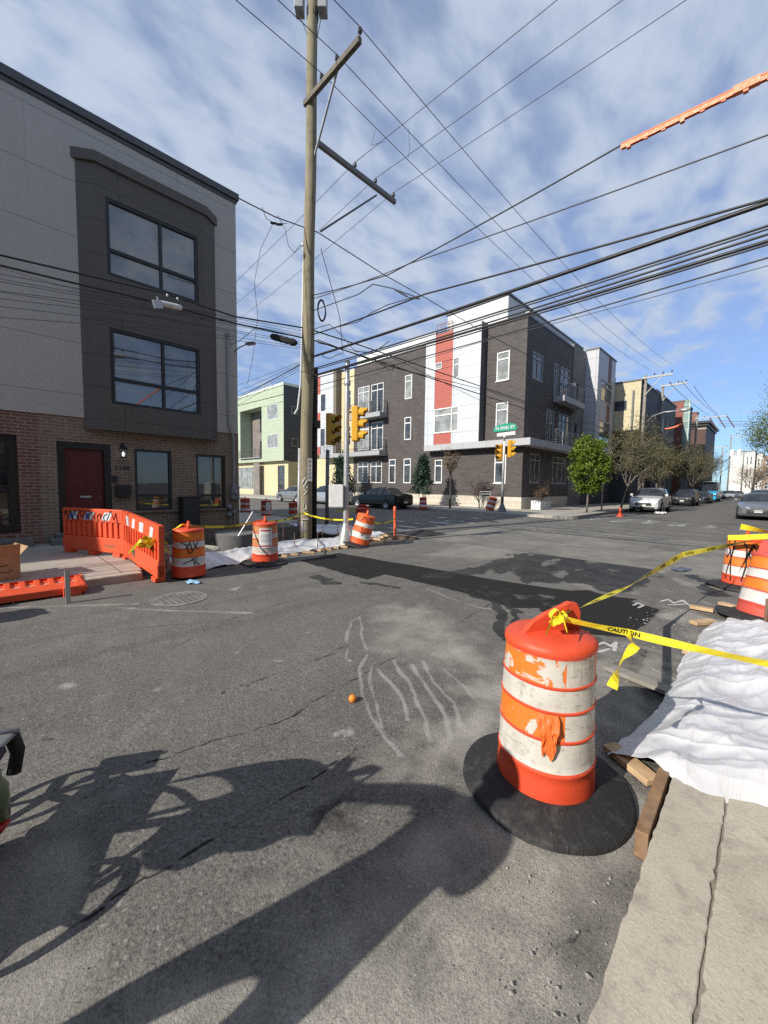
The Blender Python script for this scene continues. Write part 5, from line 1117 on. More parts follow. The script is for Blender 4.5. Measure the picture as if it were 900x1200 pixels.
mb = MB(); mb.bar(b0, b1, .10, .13); la = mb.build('crossarm', plain('fibreglass_crossarm', (.16, .155, .15), .6), up_)
W2 = []
for q in ((416, 200), (440, 219), (461, 236)):
    p = at_x(*q, -9.28); p.z = zz_ + .06; insulator(p, la, .9); W2.append(p + Vector((0, 0, .2)))
mb = MB(); mb.bar(at_x(441, 229, -9.28), at_x(376, 271, -9.28), .05, .05); mb.build('brace', DARKGREY, la)
# antenna cabinets near the top
for q, k in (((352, 10), -1), ((383, 12), 1)):
    p = pole_at(14.05); mb = MB(); c = p + Vector((.30 * k * .72, .30 * k * .70 - .05, .15)); d = Vector((.70, .71, 0)); s = Vector((.71, -.70, 0))
    for ofs in (0,):
        lo = c - Vector((0, 0, .48)); mb.bar(lo, c + Vector((0, 0, .48)), .30, .22, d)
    bx_ = mb.build('antenna_cabinet', plain('antenna_grey', (.30, .31, .32), .5), up_, bevel=.015)
    mb = MB(); mb.tube([c - Vector((0, 0, .38)), c - Vector((0, 0, .62)) - d * .05 * k, p - Vector((0, 0, .95)) + d * .10 * k, p - Vector((0, 0, .55)) + d * .07 * k], .010, 5); mb.build('antenna_lead', CABLE, bx_)
mb = MB(); mb.lathe([(.152, 0), (.152, .25)], 14, pole_at(13.6)); mb.build('mounting_band', CABLE, up_)
# conduit riser on the street-left side, riser guard, sign plates, painted marks
lft = Vector((-.70, -.70, 0)); lf = Vector((-.711, -.703, 0))
def side(z, k=1.0, f=0.0): return pole_at(z) + lf * (.175 * k) + Vector((.7 * f, -.71 * f, 0))
mb = MB(); mb.tube([side(.0, 1.1, .02), side(2.6, 1.1, .02)], .045, 8); mb.build('riser_guard', plain('riser_grey', (.42, .43, .44), .5, .2), up_, True)
mb = MB(); mb.tube([side(3.55, 2.0), side(3.7, 1.5), side(4.4, 1.08), side(7.8, .85), side(8.0, .95)], .03, 8); mb.lathe([(.03, 0), (.055, .02), (.05, .09), (0, .1)], 8, side(8.0, 1.0)); mb.build('cable_riser', plain('riser_white', (.55, .56, .57), .45), up_, True, auto=50)
fr_ = Vector((.80, -.60, 0))
def front(z, w=0.0): return pole_at(z) + fr_ * (.168 - z * .004) + Vector((.60, .80, 0)) * w
mb = MB(); p = front(2.0, .10); mb.bar(p - Vector((0, 0, .32)), p + Vector((0, 0, .32)), .13, .012, fr_); pt_ = mb.build('number_plate', ALU, up_)
mb = MB()
for k, ch in enumerate('80524'): text_on(mb, ch, .085, p + fr_ * .010 + Vector((0, 0, .22 - .11 * k)), Vector((.60, .80, 0)), (0, 0, 1), .003)
mb.build('plate_number', BLACKFR, pt_)
mb = MB(); L_ = lambda w, z: front(z, w) + fr_ * .012
for pl in ([(-.10, 1.62), (-.02, 1.78), (.04, 1.70), (-.06, 1.52), (.05, 1.50)], [(-.06, 1.45), (.03, 1.38), (-.05, 1.30)], [(-.07, .95), (-.02, 1.15), (.03, .92), (-.05, .88)], [(-.10, .60), (.08, .62)]):
    mb.tube([L_(*q) for q in pl], .013, 5)
mb.build('painted_mark', WHITEMET, up_)
mb = MB(); mb.lathe([(.172, 0), (.175, .02), (.172, .28), (.17, .3)], 18, pole_at(.25)); mb.build('metal_wrap', STEEL, up_, True)
# dark second stub with a red cap behind the pole
sp = Vector((-9.53, 6.71, -.1)); mb = MB(); mb.tube([sp, sp + Vector((.08, 0, 5.0))], [.10, .085], 12); st_ = mb.build('pole_stub', plain('black_creosote_timber', (.022, .020, .018), .85), None, True); tag(st_, 'shorter black timber stub pole standing directly behind the utility pole', 'pole')
mb = MB(); mb.box((sp.x - .06, sp.y - .12, 3.2), (sp.x + .22, sp.y + .10, 3.42)); mb.build('bracket_box', BLACKFR, st_, bevel=.01)
# cable coil hung on the pole
cc = at_x(377, 364, -9.18); mb = MB()
for k in range(5):
    ph = k * .3; mb.tube([cc + Vector((.01 * math.cos(a * 3 + ph), (.115 + .006 * k) * math.cos(a), (.26 + .008 * k) * math.sin(a))) for a in [i * 6.283 / 28 for i in range(29)]], .012, 5, cap=False)
tag(mb.build('cable_coil', CABLE, None), 'coil of black cable hung on the right side of the utility pole', 'cable coil')

# ------------------------------------------------------------------ wires
def wire(label, pts, r=.008, sag=0.0, mat=None, group=None, name='overhead_wire', cat='cable', seg=20, n=5):
    pts = [Vector(p) for p in pts]; P = []
    sg = sag if isinstance(sag, (list, tuple)) else [sag] * (len(pts) - 1)
    for (a, b), s_ in zip(zip(pts, pts[1:]), sg):
        for j in range(seg):
            t = j / seg; p = a.lerp(b, t); p.z -= 4 * s_ * t * (1 - t); P.append(p)
    P.append(pts[-1]); mb = MB(); mb.tube(P, r, n); o = mb.build(name, mat or WIREM, None, True); tag(o, label, cat, group); return o
G1 = 'line wires running up the main street over the upper crossarm'; G2 = 'line wires crossing the main street over the lower crossarm'; G3 = 'black communication cables crossing the main street'; G4 = 'cables along the front of the left house'
fars = [Vector((-8.30, 41.5, 12.1)), Vector((-7.5, 41.5, 12.15)), Vector((-6.7, 41.5, 12.2))]
for p, f_, nm in zip(W1, fars, ('inner insulator nearest the pole', 'middle insulator', 'outer end insulator')):
    wire('thin line wire over the %s of the upper crossarm' % nm, [Vector((p.x, -32, p.z - .2)), p, f_], .0095, [.5, .75], group=G1)
for p, nm in zip(W2, ('insulator closest to the pole', 'middle insulator', 'far end insulator')):
    wire('thin line wire crossing the street on the lower crossarm, %s' % nm, [Vector((-45, p.y + .4, p.z - .6)), p, Vector((16, p.y, p.z - .1))], .008, [.7, .25], group=G2)
W = lambda a, b, Y=6.45: [at_y(*a, Y), at_y(*b, Y)]
def cross(label, a, b, r, Y=6.45, left=None, sag=.08, mat=CABLE, ext=6.0):
    p, q = W(a, b, Y); d = (q - p) / (q.x - p.x); q2 = q + d * ext; P = [p, q2]
    if left is not None: P = [at_y(*left, Y)] + P
    return wire(label, P, r, [sag * .4] * (len(P) - 2) + [sag], mat, G3)
cross('thickest black cable crossing the street, fixed to the pole beside the coil', (367, 418), (899, 230), 0.0300)
cross('black cable just above the thickest one, joined to a splice near the roofline', (497, 345), (899, 225), 0.0163, left=(367, 392))
cross('pale grey service cable third from the top, above the paired cables', (367, 432), (899, 257), 0.0150)
cross('thin grey cable running tight under the pale service cable', (367, 434), (899, 261), 0.0112)
cross('plain black cable in the middle of the lower bundle', (367, 440), (899, 267), 0.0150)
cross('heavy lashed cable pair crossing low over the street', (367, 441), (899, 275), 0.0225)
cross('companion strand lashed under the heavy cable pair', (367, 444), (899, 279), 0.0125)
cross('lowest dark cable crossing before the brick facade to the green block', (450, 431), (899, 297), 0.0150, 9.4, (276, 476))
cross('fine wire under the lowest dark cable at the right', (560, 402), (899, 306), 0.0075, 9.4, (276, 486), mat=WIREM)
wh_ = W((367, 346), (730, 169)); d = (wh_[1] - wh_[0]) / (wh_[1].x - wh_[0].x); wend = wh_[1] + d * 6
wire('black service wire that carries the orange cover at upper right', [wh_[0], at_y(455, 322, 6.45), wh_[1], wend], .012, [.02, .02, 0], CABLE, G3)
cross('thin grey wire rising to the right under the orange covered wire', (480, 309), (899, 150), 0.0100, 6.45, (367, 350), mat=WIREM)
# orange line guard
def line_guard():
    p0 = wh_[1] - d * .02; o = thing('line_guard', 'bright orange plastic cover clipped on the wire at the upper right', 'wire cover', p0)
    m = M_drum('line_guard_orange', (.86, .22, .08), .08, (.6, .2, .1)); L = 5.2; dn = d.normalized(); s = dn.cross(Vector((0, 0, 1))).normalized(); u = s.cross(dn)
    mb = MB(); n = 26
    mb.tube([p0, p0 + dn * L], .022, 8)
    for sg in (1, -1):
        mb.bar(p0 + s * .018 * sg - u * .038, p0 + dn * L + s * .018 * sg - u * .038, .009, .050, u)
    for k in range(n):
        a = p0 + dn * (L * (k + .5) / n); mb.bar(a - u * .02, a - u * (.078 if k % 3 else .092), .03 if k % 3 else .05, .045, dn)
    mb.build('cover_strip', m, o)
    mb = MB()
    for k in range(1, 4): a = p0 + dn * 1.3 * k; mb.bar(a - dn * .12 - u * .02, a + dn * .12 - u * .02, .065, .085)
    tag(mb.build('joint_sleeve', m, o), kind='stuff')
line_guard()
XL = -9.40
def along(label, pix, r, sag=0.0, mat=CABLE, X=XL, back=True, grp=G4, fwd=None):
    P = [at_x(*q, X) for q in pix]
    if back: d = (P[1] - P[0]) / (P[1].y - P[0].y); P = [P[0] - d * 14] + P
    if fwd: P.append(Vector(fwd))
    return wire(label, P, r, sag, mat, grp)
along('upper thick cable passing the bay window just above the white splice box', [(0, 299), (190, 343), (275, 371), (360, 385), (420, 404)], .019, fwd=(-9.3, 42, 6.2))
along('lower thick cable passing the bay window, carrying the white splice box', [(0, 311), (75, 329), (180, 353), (275, 379), (365, 398)], .020, fwd=(-9.3, 42, 5.7))
for k, (a, b, c) in enumerate(((321, 353, 389), (327, 357, 392), (330, 360, 394), (341, 362, 397), (342, 369, 402), (350, 370, 405), (359, 379, 408), (372, 384, 410))):
    along('hair thin dark wire strung across the left house below the thick cables', [(0, a), (170, b), (360, c)], .005, mat=CABLE)
along('cable from the roof corner of the stucco house past the pole to the apartments', [(277, 231), (322, 254), (372, 272), (450, 322), (500, 350), (575, 394), (700, 458)], .014, back=False, X=-9.3)
along('second long cable sloping over the dark brick facade up the street', [(372, 398), (450, 428), (572, 458), (690, 497)], .013, back=False)
along('thin cable sloping over the facade above the traffic signs', [(372, 402), (462, 420), (560, 468), (640, 505)], .008, back=False)
# fan of service drops leaving to the left behind the pole
for k, (y0, y1) in enumerate(((436, 417), (444, 418), (450, 420), (456, 421), (462, 423))):
    wire('thin service drop fanning out from the black splice to the left behind the pole', [at_y(368, y1, 6.5), at_y(276, y0 + 4, 7.4) + Vector((-1, .3, -.25)), at_y(200, y0 + 30, 9.4)], .006, .03, CABLE, 'service drops fanning left of the pole')
wire('thick drop cable falling left from the pole past the black splice', [at_y(372, 416, 6.5), at_y(276, 468, 8.5), at_y(240, 487, 9)], .014, .02, CABLE)
wire('cable from the white riser bending up to the two small splices by the roof corner', [at_x(355, 283, -9.42), at_x(345, 296, -9.42), at_x(338, 288, -9.42), at_x(334, 268, -9.42), at_x(325, 252, -9.42)], .007, .0, CABLE)
wire('long slack black wire hanging from the small splices to the lower cables', [at_x(320, 262, -9.42), at_x(306, 290, -9.42), at_x(298, 330, -9.42), at_x(302, 372, -9.42), at_x(296, 420, -9.42), at_x(290, 450, -9.42)], .006, .0, CABLE)
wire('short loop wire beside the small splices under the roof cable', [at_x(307, 243, -9.42), at_x(312, 256, -9.42), at_x(322, 262, -9.42), at_x(336, 262, -9.42)], .008, .0, CABLE)
wire('guy wire dropping steeply from the pole to the lower cables on its right', [at_x(376, 291, -9.2), at_x(398, 371, -9.2), at_x(402, 415, -9.2)], .010, 0, CABLE)
wire('looping black drop cable hanging between pole and splice on the right', [at_y(367, 364, 6.45), at_y(420, 345, 6.45), at_y(437, 333, 6.45), at_y(460, 338, 6.45), at_y(490, 349, 6.45)], .011, 0, CABLE)
wire('wavy black cable sagging right of the pole to the splice by the roofline', [at_y(367, 386, 6.45), at_y(386, 380, 6.45), at_y(400, 392, 6.45), at_y(416, 412, 6.45), at_y(438, 413, 6.45), at_y(456, 400, 6.45)], .009, 0, CABLE)
wire('lower wavy cable running right of the pole under the splices', [at_y(397, 383, 6.45), at_y(420, 377, 6.45), at_y(436, 366, 6.45), at_y(455, 357, 6.45), at_y(500, 344, 6.45)], .009, 0, CABLE)
wire('black loop of spare cable hanging on the sloping facade cable', [at_x(448, 422, -9.3), at_x(452, 432, -9.3), at_x(460, 434, -9.3), at_x(462, 428, -9.3), at_x(456, 424, -9.3), at_x(446, 426, -9.3)], .010, 0, CABLE)
wire('small hanging tail of cable left of the pole by the upper thick cable', [at_x(380, 412, -9.3), at_x(378, 418, -9.3), at_x(386, 420, -9.3), at_x(400, 414, -9.3)], .010, 0, CABLE)
wire('drop from the wall mast of the stucco house to the thick cables', [Vector((XA + .1, 5.3, 6.1)), at_x(270, 404, -11.3), at_x(280, 400, -10.6), at_x(300, 384, -9.4)], .008, 0, CABLE)
wire('jumper hanging between the upper line wires, left one', [at_x(440, 152, -8.75), at_x(435, 170, -8.9), at_x(452, 166, -9.2)], .005, 0)
wire('jumper hanging between the upper line wires, right one', [at_x(479, 150, -8.1), at_x(480, 176, -8.6), at_x(478, 186, -9.2)], .005, 0)
def closure(name, label, a, b, r, mat, n=12, ribs=0):
    a = Vector(a); b = Vector(b); mb = MB(); k = 14
    pr = [r * (.55 if i in (0, k) else (1.0 + (.12 if ribs and i % 3 == 0 else 0))) for i in range(k + 1)]
    mb.tube([a.lerp(b, i / k) for i in range(k + 1)], pr, n); o = mb.build(name, mat, None, True, auto=50); tag(o, label, 'splice closure'); return o
c_ = closure('splice_closure', 'white splice box hung on the cable before the bay window', at_x(182, 354, -9.38), at_x(213, 361, -9.38), .065, WHITEMET, 8)
mb = MB()
for q in ((184, 349), (196, 346), (208, 350)): mb.lathe([(.0, .03), (.02, .02), (.025, 0), (.012, -.04)], 8, at_x(*q, -9.38))
mb.build('terminal_cap', WHITEMET, c_, True)
mb = MB(); mb.bar(at_x(183, 352, -9.32), at_x(186, 362, -9.32), .09, .16); mb.build('end_plate', ALU, c_)
closure('splice_closure', 'ribbed black splice canister left of the pole', at_y(318, 394, 6.5), at_y(347, 402, 6.5), .095, plain('matt_black_shell', (.004, .004, .004), .9), 12, 1)
closure('splice_closure', 'small black splice under the roof corner cable, left of two', at_x(317, 261, -9.42), at_x(324, 262, -9.42), .03, CABLE)
closure('splice_closure', 'small black splice under the roof corner cable, right of two', at_x(324, 263, -9.42), at_x(331, 263, -9.42), .03, CABLE)
closure('splice_closure', 'twisted dark splice on the crossing cable near the roofline', at_y(462, 339, 6.45), at_y(478, 348, 6.45), .017, CABLE)
closure('splice_closure', 'long dark splice sleeve just right of the twisted splice', at_y(479, 349, 6.45), at_y(492, 350, 6.45), .015, CABLE)

# ------------------------------------------------------------------ traffic signals
SIGY = plain('signal_yellow', (.68, .35, .02), .42, var=.08); SIGB = plain('signal_black', (.016, .016, .017), .55); SIGDK = plain('weathered_signal_yellow', (.60, .36, .04), .5)
def signal_head(parent, loc, face, mat=SIGY, s=1.0, name='signal_head'):
    """three-lens head; face = direction the lenses look"""
    f = Vector((face[0], face[1], 0)).normalized(); r = Vector((-f.y, f.x, 0)); c = Vector(loc); mb = MB(); Z = Vector((0, 0, 1))
    mb.bar(c - Z * .52 * s, c + Z * .52 * s, .34 * s, .20 * s, f)
    h = mb.build(name, mat, parent, bevel=.025)
    for k in (-1, 0, 1):
        q = c + Z * .345 * k * s + f * .10 * s; v = MB(); n = 16; vs = []; fs = []
        for j in range(n + 1):
            a = math.radians(-30 + 240 * j / n); p = r * math.cos(a) * .155 * s + Z * math.sin(a) * .155 * s; L = .26 * s * (1 if 20 < math.degrees(a) < 160 else .62)
            for e in (0, 1): vs += [q + p * (1 - .08 * e), q + p * (1 - .08 * e) + f * L - Z * .02 * s]
        for j in range(n): b = j * 4; fs += [(b, b + 4, b + 5, b + 1), (b + 2, b + 3, b + 7, b + 6), (b + 1, b + 5, b + 7, b + 3)]
        v.add(vs, fs); vz = v.build('visor', mat, h)
        v = MB(); vs = [q + f * .012] + [q + f * .012 + r * .142 * s * math.cos(a) + Z * .142 * s * math.sin(a) for a in [i * 6.283 / 20 for i in range(20)]]; v.add(vs, [(0, i + 1, (i + 1) % 20 + 1) for i in range(20)]); v.build('lens', SIGB, h)
    return h
rt = Vector((CAMR[0][0], CAMR[1][0], 0)); fwd = Vector((CAMR[0][2], CAMR[1][2], 0)).normalized()
# grey post with the signal turned to the right
g0 = at_y(383, 618, 8.3); sg1 = thing('signal_post', 'grey signal post with one dull yellow signal, just right of the utility pole', 'traffic signal', (g0[0], 8.3, 0))
P_ = lambda x, y: at_y(x, y, 8.3)
mb = MB(); mb.tube([(g0[0], 8.3, -.1), (g0[0] + .03, 8.3, P_(386, 527).z)], .065, 12); mb.build('post', plain('dull_grey_post', (.16, .165, .17), .5, .2), sg1, True)
cc = P_(388, 505); sc1 = 1.12
signal_head(sg1, cc + Vector((0, 0, .05)), rt * .85 - fwd * .5, SIGDK, sc1 * .9)
# silver post, two signals? one head on its right and a white control box
g1 = gp(405, 640); sg2 = thing('signal_post', 'silver signal post with a yellow signal on its right and a white control cabinet', 'traffic signal', (g1[0], g1[1], 0))
tz = EYE + ray(407, 426)[2] * math.hypot(g1[0], g1[1]) / math.hypot(*ray(407, 426)[:2])
mb = MB(); mb.lathe([(.20, -.1), (.19, .22), (.12, .45), (.085, .55), (.075, .6)], 14, (g1[0], g1[1], 0)); mb.build('flared_base', ALU, sg2, True, auto=50)
mb = MB(); mb.tube([(g1[0], g1[1], .55), (g1[0] + .02, g1[1], tz)], [.075, .058], 14); mb.lathe([(.075, 0), (.085, .03), (.085, .12), (.065, .15)], 12, (g1[0] + .02, g1[1], tz - .55)); mb.lathe([(.062, 0), (.07, .05), (0, .09)], 12, (g1[0] + .02, g1[1], tz)); mb.build('post', ALU, sg2, True, auto=50)
dist = math.hypot(g1[0], g1[1])
def P2(x, y, k=1.0): r = ray(x, y); t = dist * k / math.hypot(r[0], r[1]); return Vector((r[0] * t, r[1] * t, EYE + r[2] * t))
signal_head(sg2, P2(417, 497), rt * .95 - fwd * .15, SIGY, .84)
for y in (483, 512): mb = MB(); mb.tube([P2(406, y), P2(414, y)], .02, 6); mb.build('bracket', SIGB, sg2)
mb = MB(); c = P2(394.5, 581); mb.bar(c - Vector((0, 0, .29)), c + Vector((0, 0, .29)), .37, .28, fwd); mb.build('control_cabinet', WHITEMET, sg2, bevel=.02)
mb = MB(); c2 = P2(402, 581); mb.bar(c2 - Vector((0, 0, .28)), c2 + Vector((0, 0, .28)), .04, .27, fwd); mb.build('cabinet_side', plain('shaded_cabinet_grey', (.25, .25, .24), .5), sg2)
# far corner signal with street sign
g2 = Vector((at_y(588, 603, 21.2)[0], 21.2, .13)); sg3 = thing('signal_post', 'signal post on the far corner with two yellow signals and a green street sign', 'traffic signal', g2)
dist3 = math.hypot(g2[0], g2[1])
def P3(x, y, k=1.0): r = ray(x, y); t = dist3 * k / math.hypot(r[0], r[1]); return Vector((r[0] * t, r[1] * t, EYE + r[2] * t))
tp_ = P3(591.5, 505)
mb = MB(); mb.lathe([(.26, 0), (.24, .12), (.12, .42), (.085, .5)], 14, g2); mb.build('flared_base', plain('dull_grey_post', (.16, .165, .17), .5, .2), sg3, True, auto=50)
mb = MB(); mb.tube([g2 + Vector((0, 0, .45)), g2.lerp(tp_, .42)], [.085, .08], 12); mb.build('lower_post', MATS['dull_grey_post'], sg3, True)
mb = MB(); mb.tube([g2.lerp(tp_, .42), tp_], [.075, .06], 12); mb.build('upper_post', WHITEMET, sg3, True)
signal_head(sg3, P3(597, 526), rt * .95 - fwd * .2, SIGY, .95); signal_head(sg3, P3(586, 530, 1.01), -rt * .75 - fwd * .5, SIGY, .9)
c = P3(592, 501.5, .99); u_ = (P3(600, 501, .99) - P3(584, 503, .99)).normalized(); n_ = Vector((u_.y, -u_.x, 0)); Z = Vector((0, 0, 1))
mb = MB(); w, h = .62, .17
ol = [(-w, -h), (w, -h), (w + .02, 0), (w * .92, h * .8), (w * .6, h * 1.35), (0, h * 1.5), (-w * .6, h * 1.2), (-w * .95, h * .7), (-w - .02, 0)]
vs = [c + u_ * a + Z * b for a, b in ol] + [c + u_ * a + Z * b - n_ * .02 for a, b in ol]; k = len(ol); mb.add(vs, [tuple(range(k)), tuple(range(2 * k - 1, k - 1, -1))] + [(i, k + i, k + (i + 1) % k, (i + 1) % k) for i in range(k)])
sgn = mb.build('street_sign', plain('sign_green', (.02, .33, .22), .4, var=.05), sg3)
mb = MB(); text_on(mb, 'N 2ND ST', .24, c + n_ * .006 + Z * .01, u_, Z, .008); mb.build('sign_lettering', WHITEFR, sgn)
mb = MB(); c3 = P3(593, 508.5, .985); mb.bar(c3 - u_ * .5, c3 + u_ * .5, .02, .20); mb.build('white_sign_plate', WHITEFR, sg3)

# ------------------------------------------------------------------ distant poles
def far_pole(label, px, top, X, arm=None, brace=True, r=.16, mat=None, Y=None, extra=None):
    t = at_x(px, top, X) if Y is None else at_y(px, top, Y); o = thing('utility_pole', label, 'utility pole', (t.x, t.y, 0), group='far utility poles up the main street')
    mb = MB(); mb.tube([(t.x, t.y, 0), (t.x, t.y, t.z)], [r, r * .75], 10); mb.build('pole_shaft', mat or OLDWOOD, o, True)
    if arm:
        for z, x0, x1 in arm:
            mb = MB(); mb.bar((t.x + x0, t.y - .15, t.z - z), (t.x + x1, t.y - .15, t.z - z), .12, .15); a = mb.build('crossarm', plain('pale_crossarm', (.42, .41, .38), .7), o)
            for k in range(3): insulator((t.x + x1 - .08 - k * (x1 - .5) / 2.4, t.y - .15, t.z - z + .07), a, 1.1)
            if brace: mb = MB(); mb.bar((t.x + x1 * .62, t.y - .2, t.z - z - .05), (t.x + .05, t.y - .2, t.z - z - 1.5), .06, .06); mb.build('brace', plain('pale_crossarm', (.42, .41, .38), .7), a)
    return o, t
f1, t1 = far_pole('grey timber pole with a braced crossarm, rising out of the first bare tree', 757, 440, -8.6, [(.25, -.3, 2.0)])
f2, t2_ = far_pole('grey timber pole with a braced crossarm, second one up the main street', 777, 451, -8.6, [(.15, -.2, 2.0)])
f3, t3_ = far_pole('brown pole with crossarm and three dark hanging fuse tubes', 817, 487, -8.6, [(.45, -.2, 3.4), (2.0, -2.4, 1.2)], False)
for k in range(3):
    mb = MB(); a = Vector((t3_.x + 1.5 + k * .95, t3_.y - .3, t3_.z - .5)); mb.tube([a, a + Vector((.9, -.2, -1.7))], .07, 6); mb.build('fuse_tube', plain('dark_fuse_red', (.10, .035, .035), .5), f3)
f4, t4_ = far_pole('far pole carrying two pale transformer cans', 857, 510, -7.6, [(.4, -.4, 3.2)], False, Y=120)
for dx in (.5, 1.7): mb = MB(); mb.lathe([(0, -.7), (.45, -.68), (.48, .6), (.3, .75), (0, .8)], 12, (t4_.x + dx - .1, t4_.y - .6, t4_.z - 4.1)); mb.build('transformer', WHITEMET, f4, True, auto=50)
f5, t5_ = far_pole('far pole with a long low crossarm, right of the transformers', 872, 528, -5.5, [(.7, -3.8, .6)], False, Y=125)
f6, t6_ = far_pole('thin far pole with a short top arm before the white building', 847, 523, -8.2, [(.2, -1.2, .9)], False, .13, Y=112)
LM = at_x(757, 494, -8.5); sl = thing('street_lamp', 'long curved street lamp arm reaching over the road from the first far pole', 'street lamp', (LM.x, LM.y, LM.z))
mb = MB(); P = [at_y(x, y, LM.y - .2 * i) for i, (x, y) in enumerate(((758, 494), (766, 487), (778, 483), (796, 481)))]; mb.tube(P, .05, 8); mb.build('lamp_arm', ALU, sl, True)
mb = MB(); e = P[-1]; mb.tube([e, e + (P[-1] - P[-2]).normalized() * .15, e + (P[-1] - P[-2]).normalized() * .75], [.06, .15, .10], 8); mb.build('lamp_head', ALU, sl, True)
wire('orange sleeve hung on a wire between the far poles', [at_y(779, 503, 55), at_y(799, 497, 55)], .11, .1, M_drum('far_sleeve_orange', (.8, .2, .1), .1), name='line_guard', cat='wire cover')
for k, (pa, pb) in enumerate((((798, 446), (840, 486)), ((813, 452), (842, 486)), ((784, 448), (832, 487)))):
    wire('thin line wire strung between the crossarms of the far poles', [at_y(*pa, t1.y + 3 * (k == 1)), at_y(*pb, t3_.y)], .02, .25, WIREM, 'line wires between the far poles')
for k, y in enumerate((494, 497, 499)): wire('faint wire leaving right from the far poles', [at_y(842, y - 1, t3_.y), at_y(905, y, 80)], .022, .1, WIREM, 'line wires leaving right far off')
# ------------------------------------------------------------------ vehicles
TYRE = plain('tyre_rubber', (.015, .015, .016), .8); RIM = plain('alloy_rim', (.38, .39, .40), .35, .7); CGLASS = glass('car_glass', (.012, .014, .016), 1.7, (.03, .033, .036)); CHROME = plain('bright_trim', (.55, .56, .57), .2, .9)
def paint(name, col, metal=.0, rough=.28):
    if name in MATS: return MATS[name]
    m, t, b = newmat(name, rough, metal, .5); b.inputs['Coat Weight'].default_value = .5; b.inputs['Coat Roughness'].default_value = .05; v = objc(t)
    if max(col) < .03: b.inputs['Coat Weight'].default_value = .15; b.inputs['Specular IOR Level'].default_value = .3
    f = t.noise(v, 3, 4); t.put(b, 'Base Color', t.mix(t.ramp(f, .3, .7), [x * .93 for x in col], [min(1, x * 1.05) for x in col])); MATS[name] = m; return m
LAMP = plain('headlamp_lens', (.62, .64, .66), .15, .2); TAIL = plain('tail_lamp', (.32, .012, .012), .25); PLATE = plain('licence_plate', (.60, .60, .55), .5); TRIMK = plain('black_trim', (.02, .02, .021), .55)
SHAPES = {  # (x along car from the front, bottom, belt, top, half width, top half width)
 'sedan': dict(L=4.7, W=.90, H=1.46, prof=[(0, .30, .60, .60, .66, .6), (.10, .22, .70, .70, .80, .7), (.45, .20, .80, .80, .88, .8), (1.30, .20, .92, .94, .90, .74), (1.45, .20, .94, .96, .90, .72), (2.15, .20, .95, 1.40, .90, .60), (2.75, .20, .96, 1.46, .90, .60), (3.35, .20, .97, 1.42, .90, .60), (4.05, .20, .99, 1.04, .90, .70), (4.50, .25, .99, 1.01, .87, .72), (4.66, .30, .90, .90, .80, .7), (4.70, .40, .70, .70, .72, .66)], wheels=(.93, 3.72), wr=.325),
 'suv': dict(L=4.55, W=.92, H=1.66, prof=[(0, .34, .62, .62, .68, .6), (.08, .26, .80, .80, .82, .74), (.35, .24, .95, .95, .90, .8), (1.05, .24, 1.05, 1.07, .92, .78), (1.20, .24, 1.07, 1.10, .92, .76), (1.85, .24, 1.06, 1.58, .92, .66), (2.6, .24, 1.06, 1.66, .92, .66), (3.5, .24, 1.08, 1.64, .92, .65), (4.05, .24, 1.12, 1.54, .91, .62), (4.42, .28, 1.15, 1.18, .88, .68), (4.52, .34, .95, .95, .82, .7), (4.55, .45, .7, .7, .74, .66)], wheels=(.90, 3.58), wr=.35),
 'hatch': dict(L=4.3, W=.90, H=1.55, prof=[(0, .30, .60, .60, .66, .6), (.10, .22, .74, .74, .80, .7), (.40, .20, .85, .85, .88, .8), (1.05, .20, .96, .98, .90, .75), (1.15, .20, .97, 1.0, .90, .73), (1.85, .20, .97, 1.48, .90, .62), (2.6, .20, .98, 1.55, .90, .62), (3.5, .20, 1.0, 1.50, .90, .60), (4.0, .22, 1.04, 1.30, .88, .60), (4.2, .26, 1.0, 1.02, .84, .66), (4.28, .3, .85, .85, .78, .68), (4.3, .4, .7, .7, .72, .64)], wheels=(.88, 3.45), wr=.32),
 'van': dict(L=5.6, W=1.03, H=2.65, prof=[(0, .40, .75, .75, .86, .8), (.06, .30, 1.05, 1.05, .96, .9), (.30, .28, 1.22, 1.22, 1.0, .92), (.85, .28, 1.35, 1.38, 1.03, .92), (.95, .28, 1.37, 1.42, 1.03, .92), (1.65, .28, 1.40, 2.25, 1.03, .86), (2.1, .28, 1.40, 2.55, 1.03, .84), (3.6, .28, 1.40, 2.65, 1.03, .84), (5.4, .28, 1.40, 2.62, 1.03, .84), (5.58, .34, 1.40, 2.5, 1.0, .82), (5.6, .4, 1.3, 2.4, .96, .8)], wheels=(1.0, 4.5), wr=.36)}
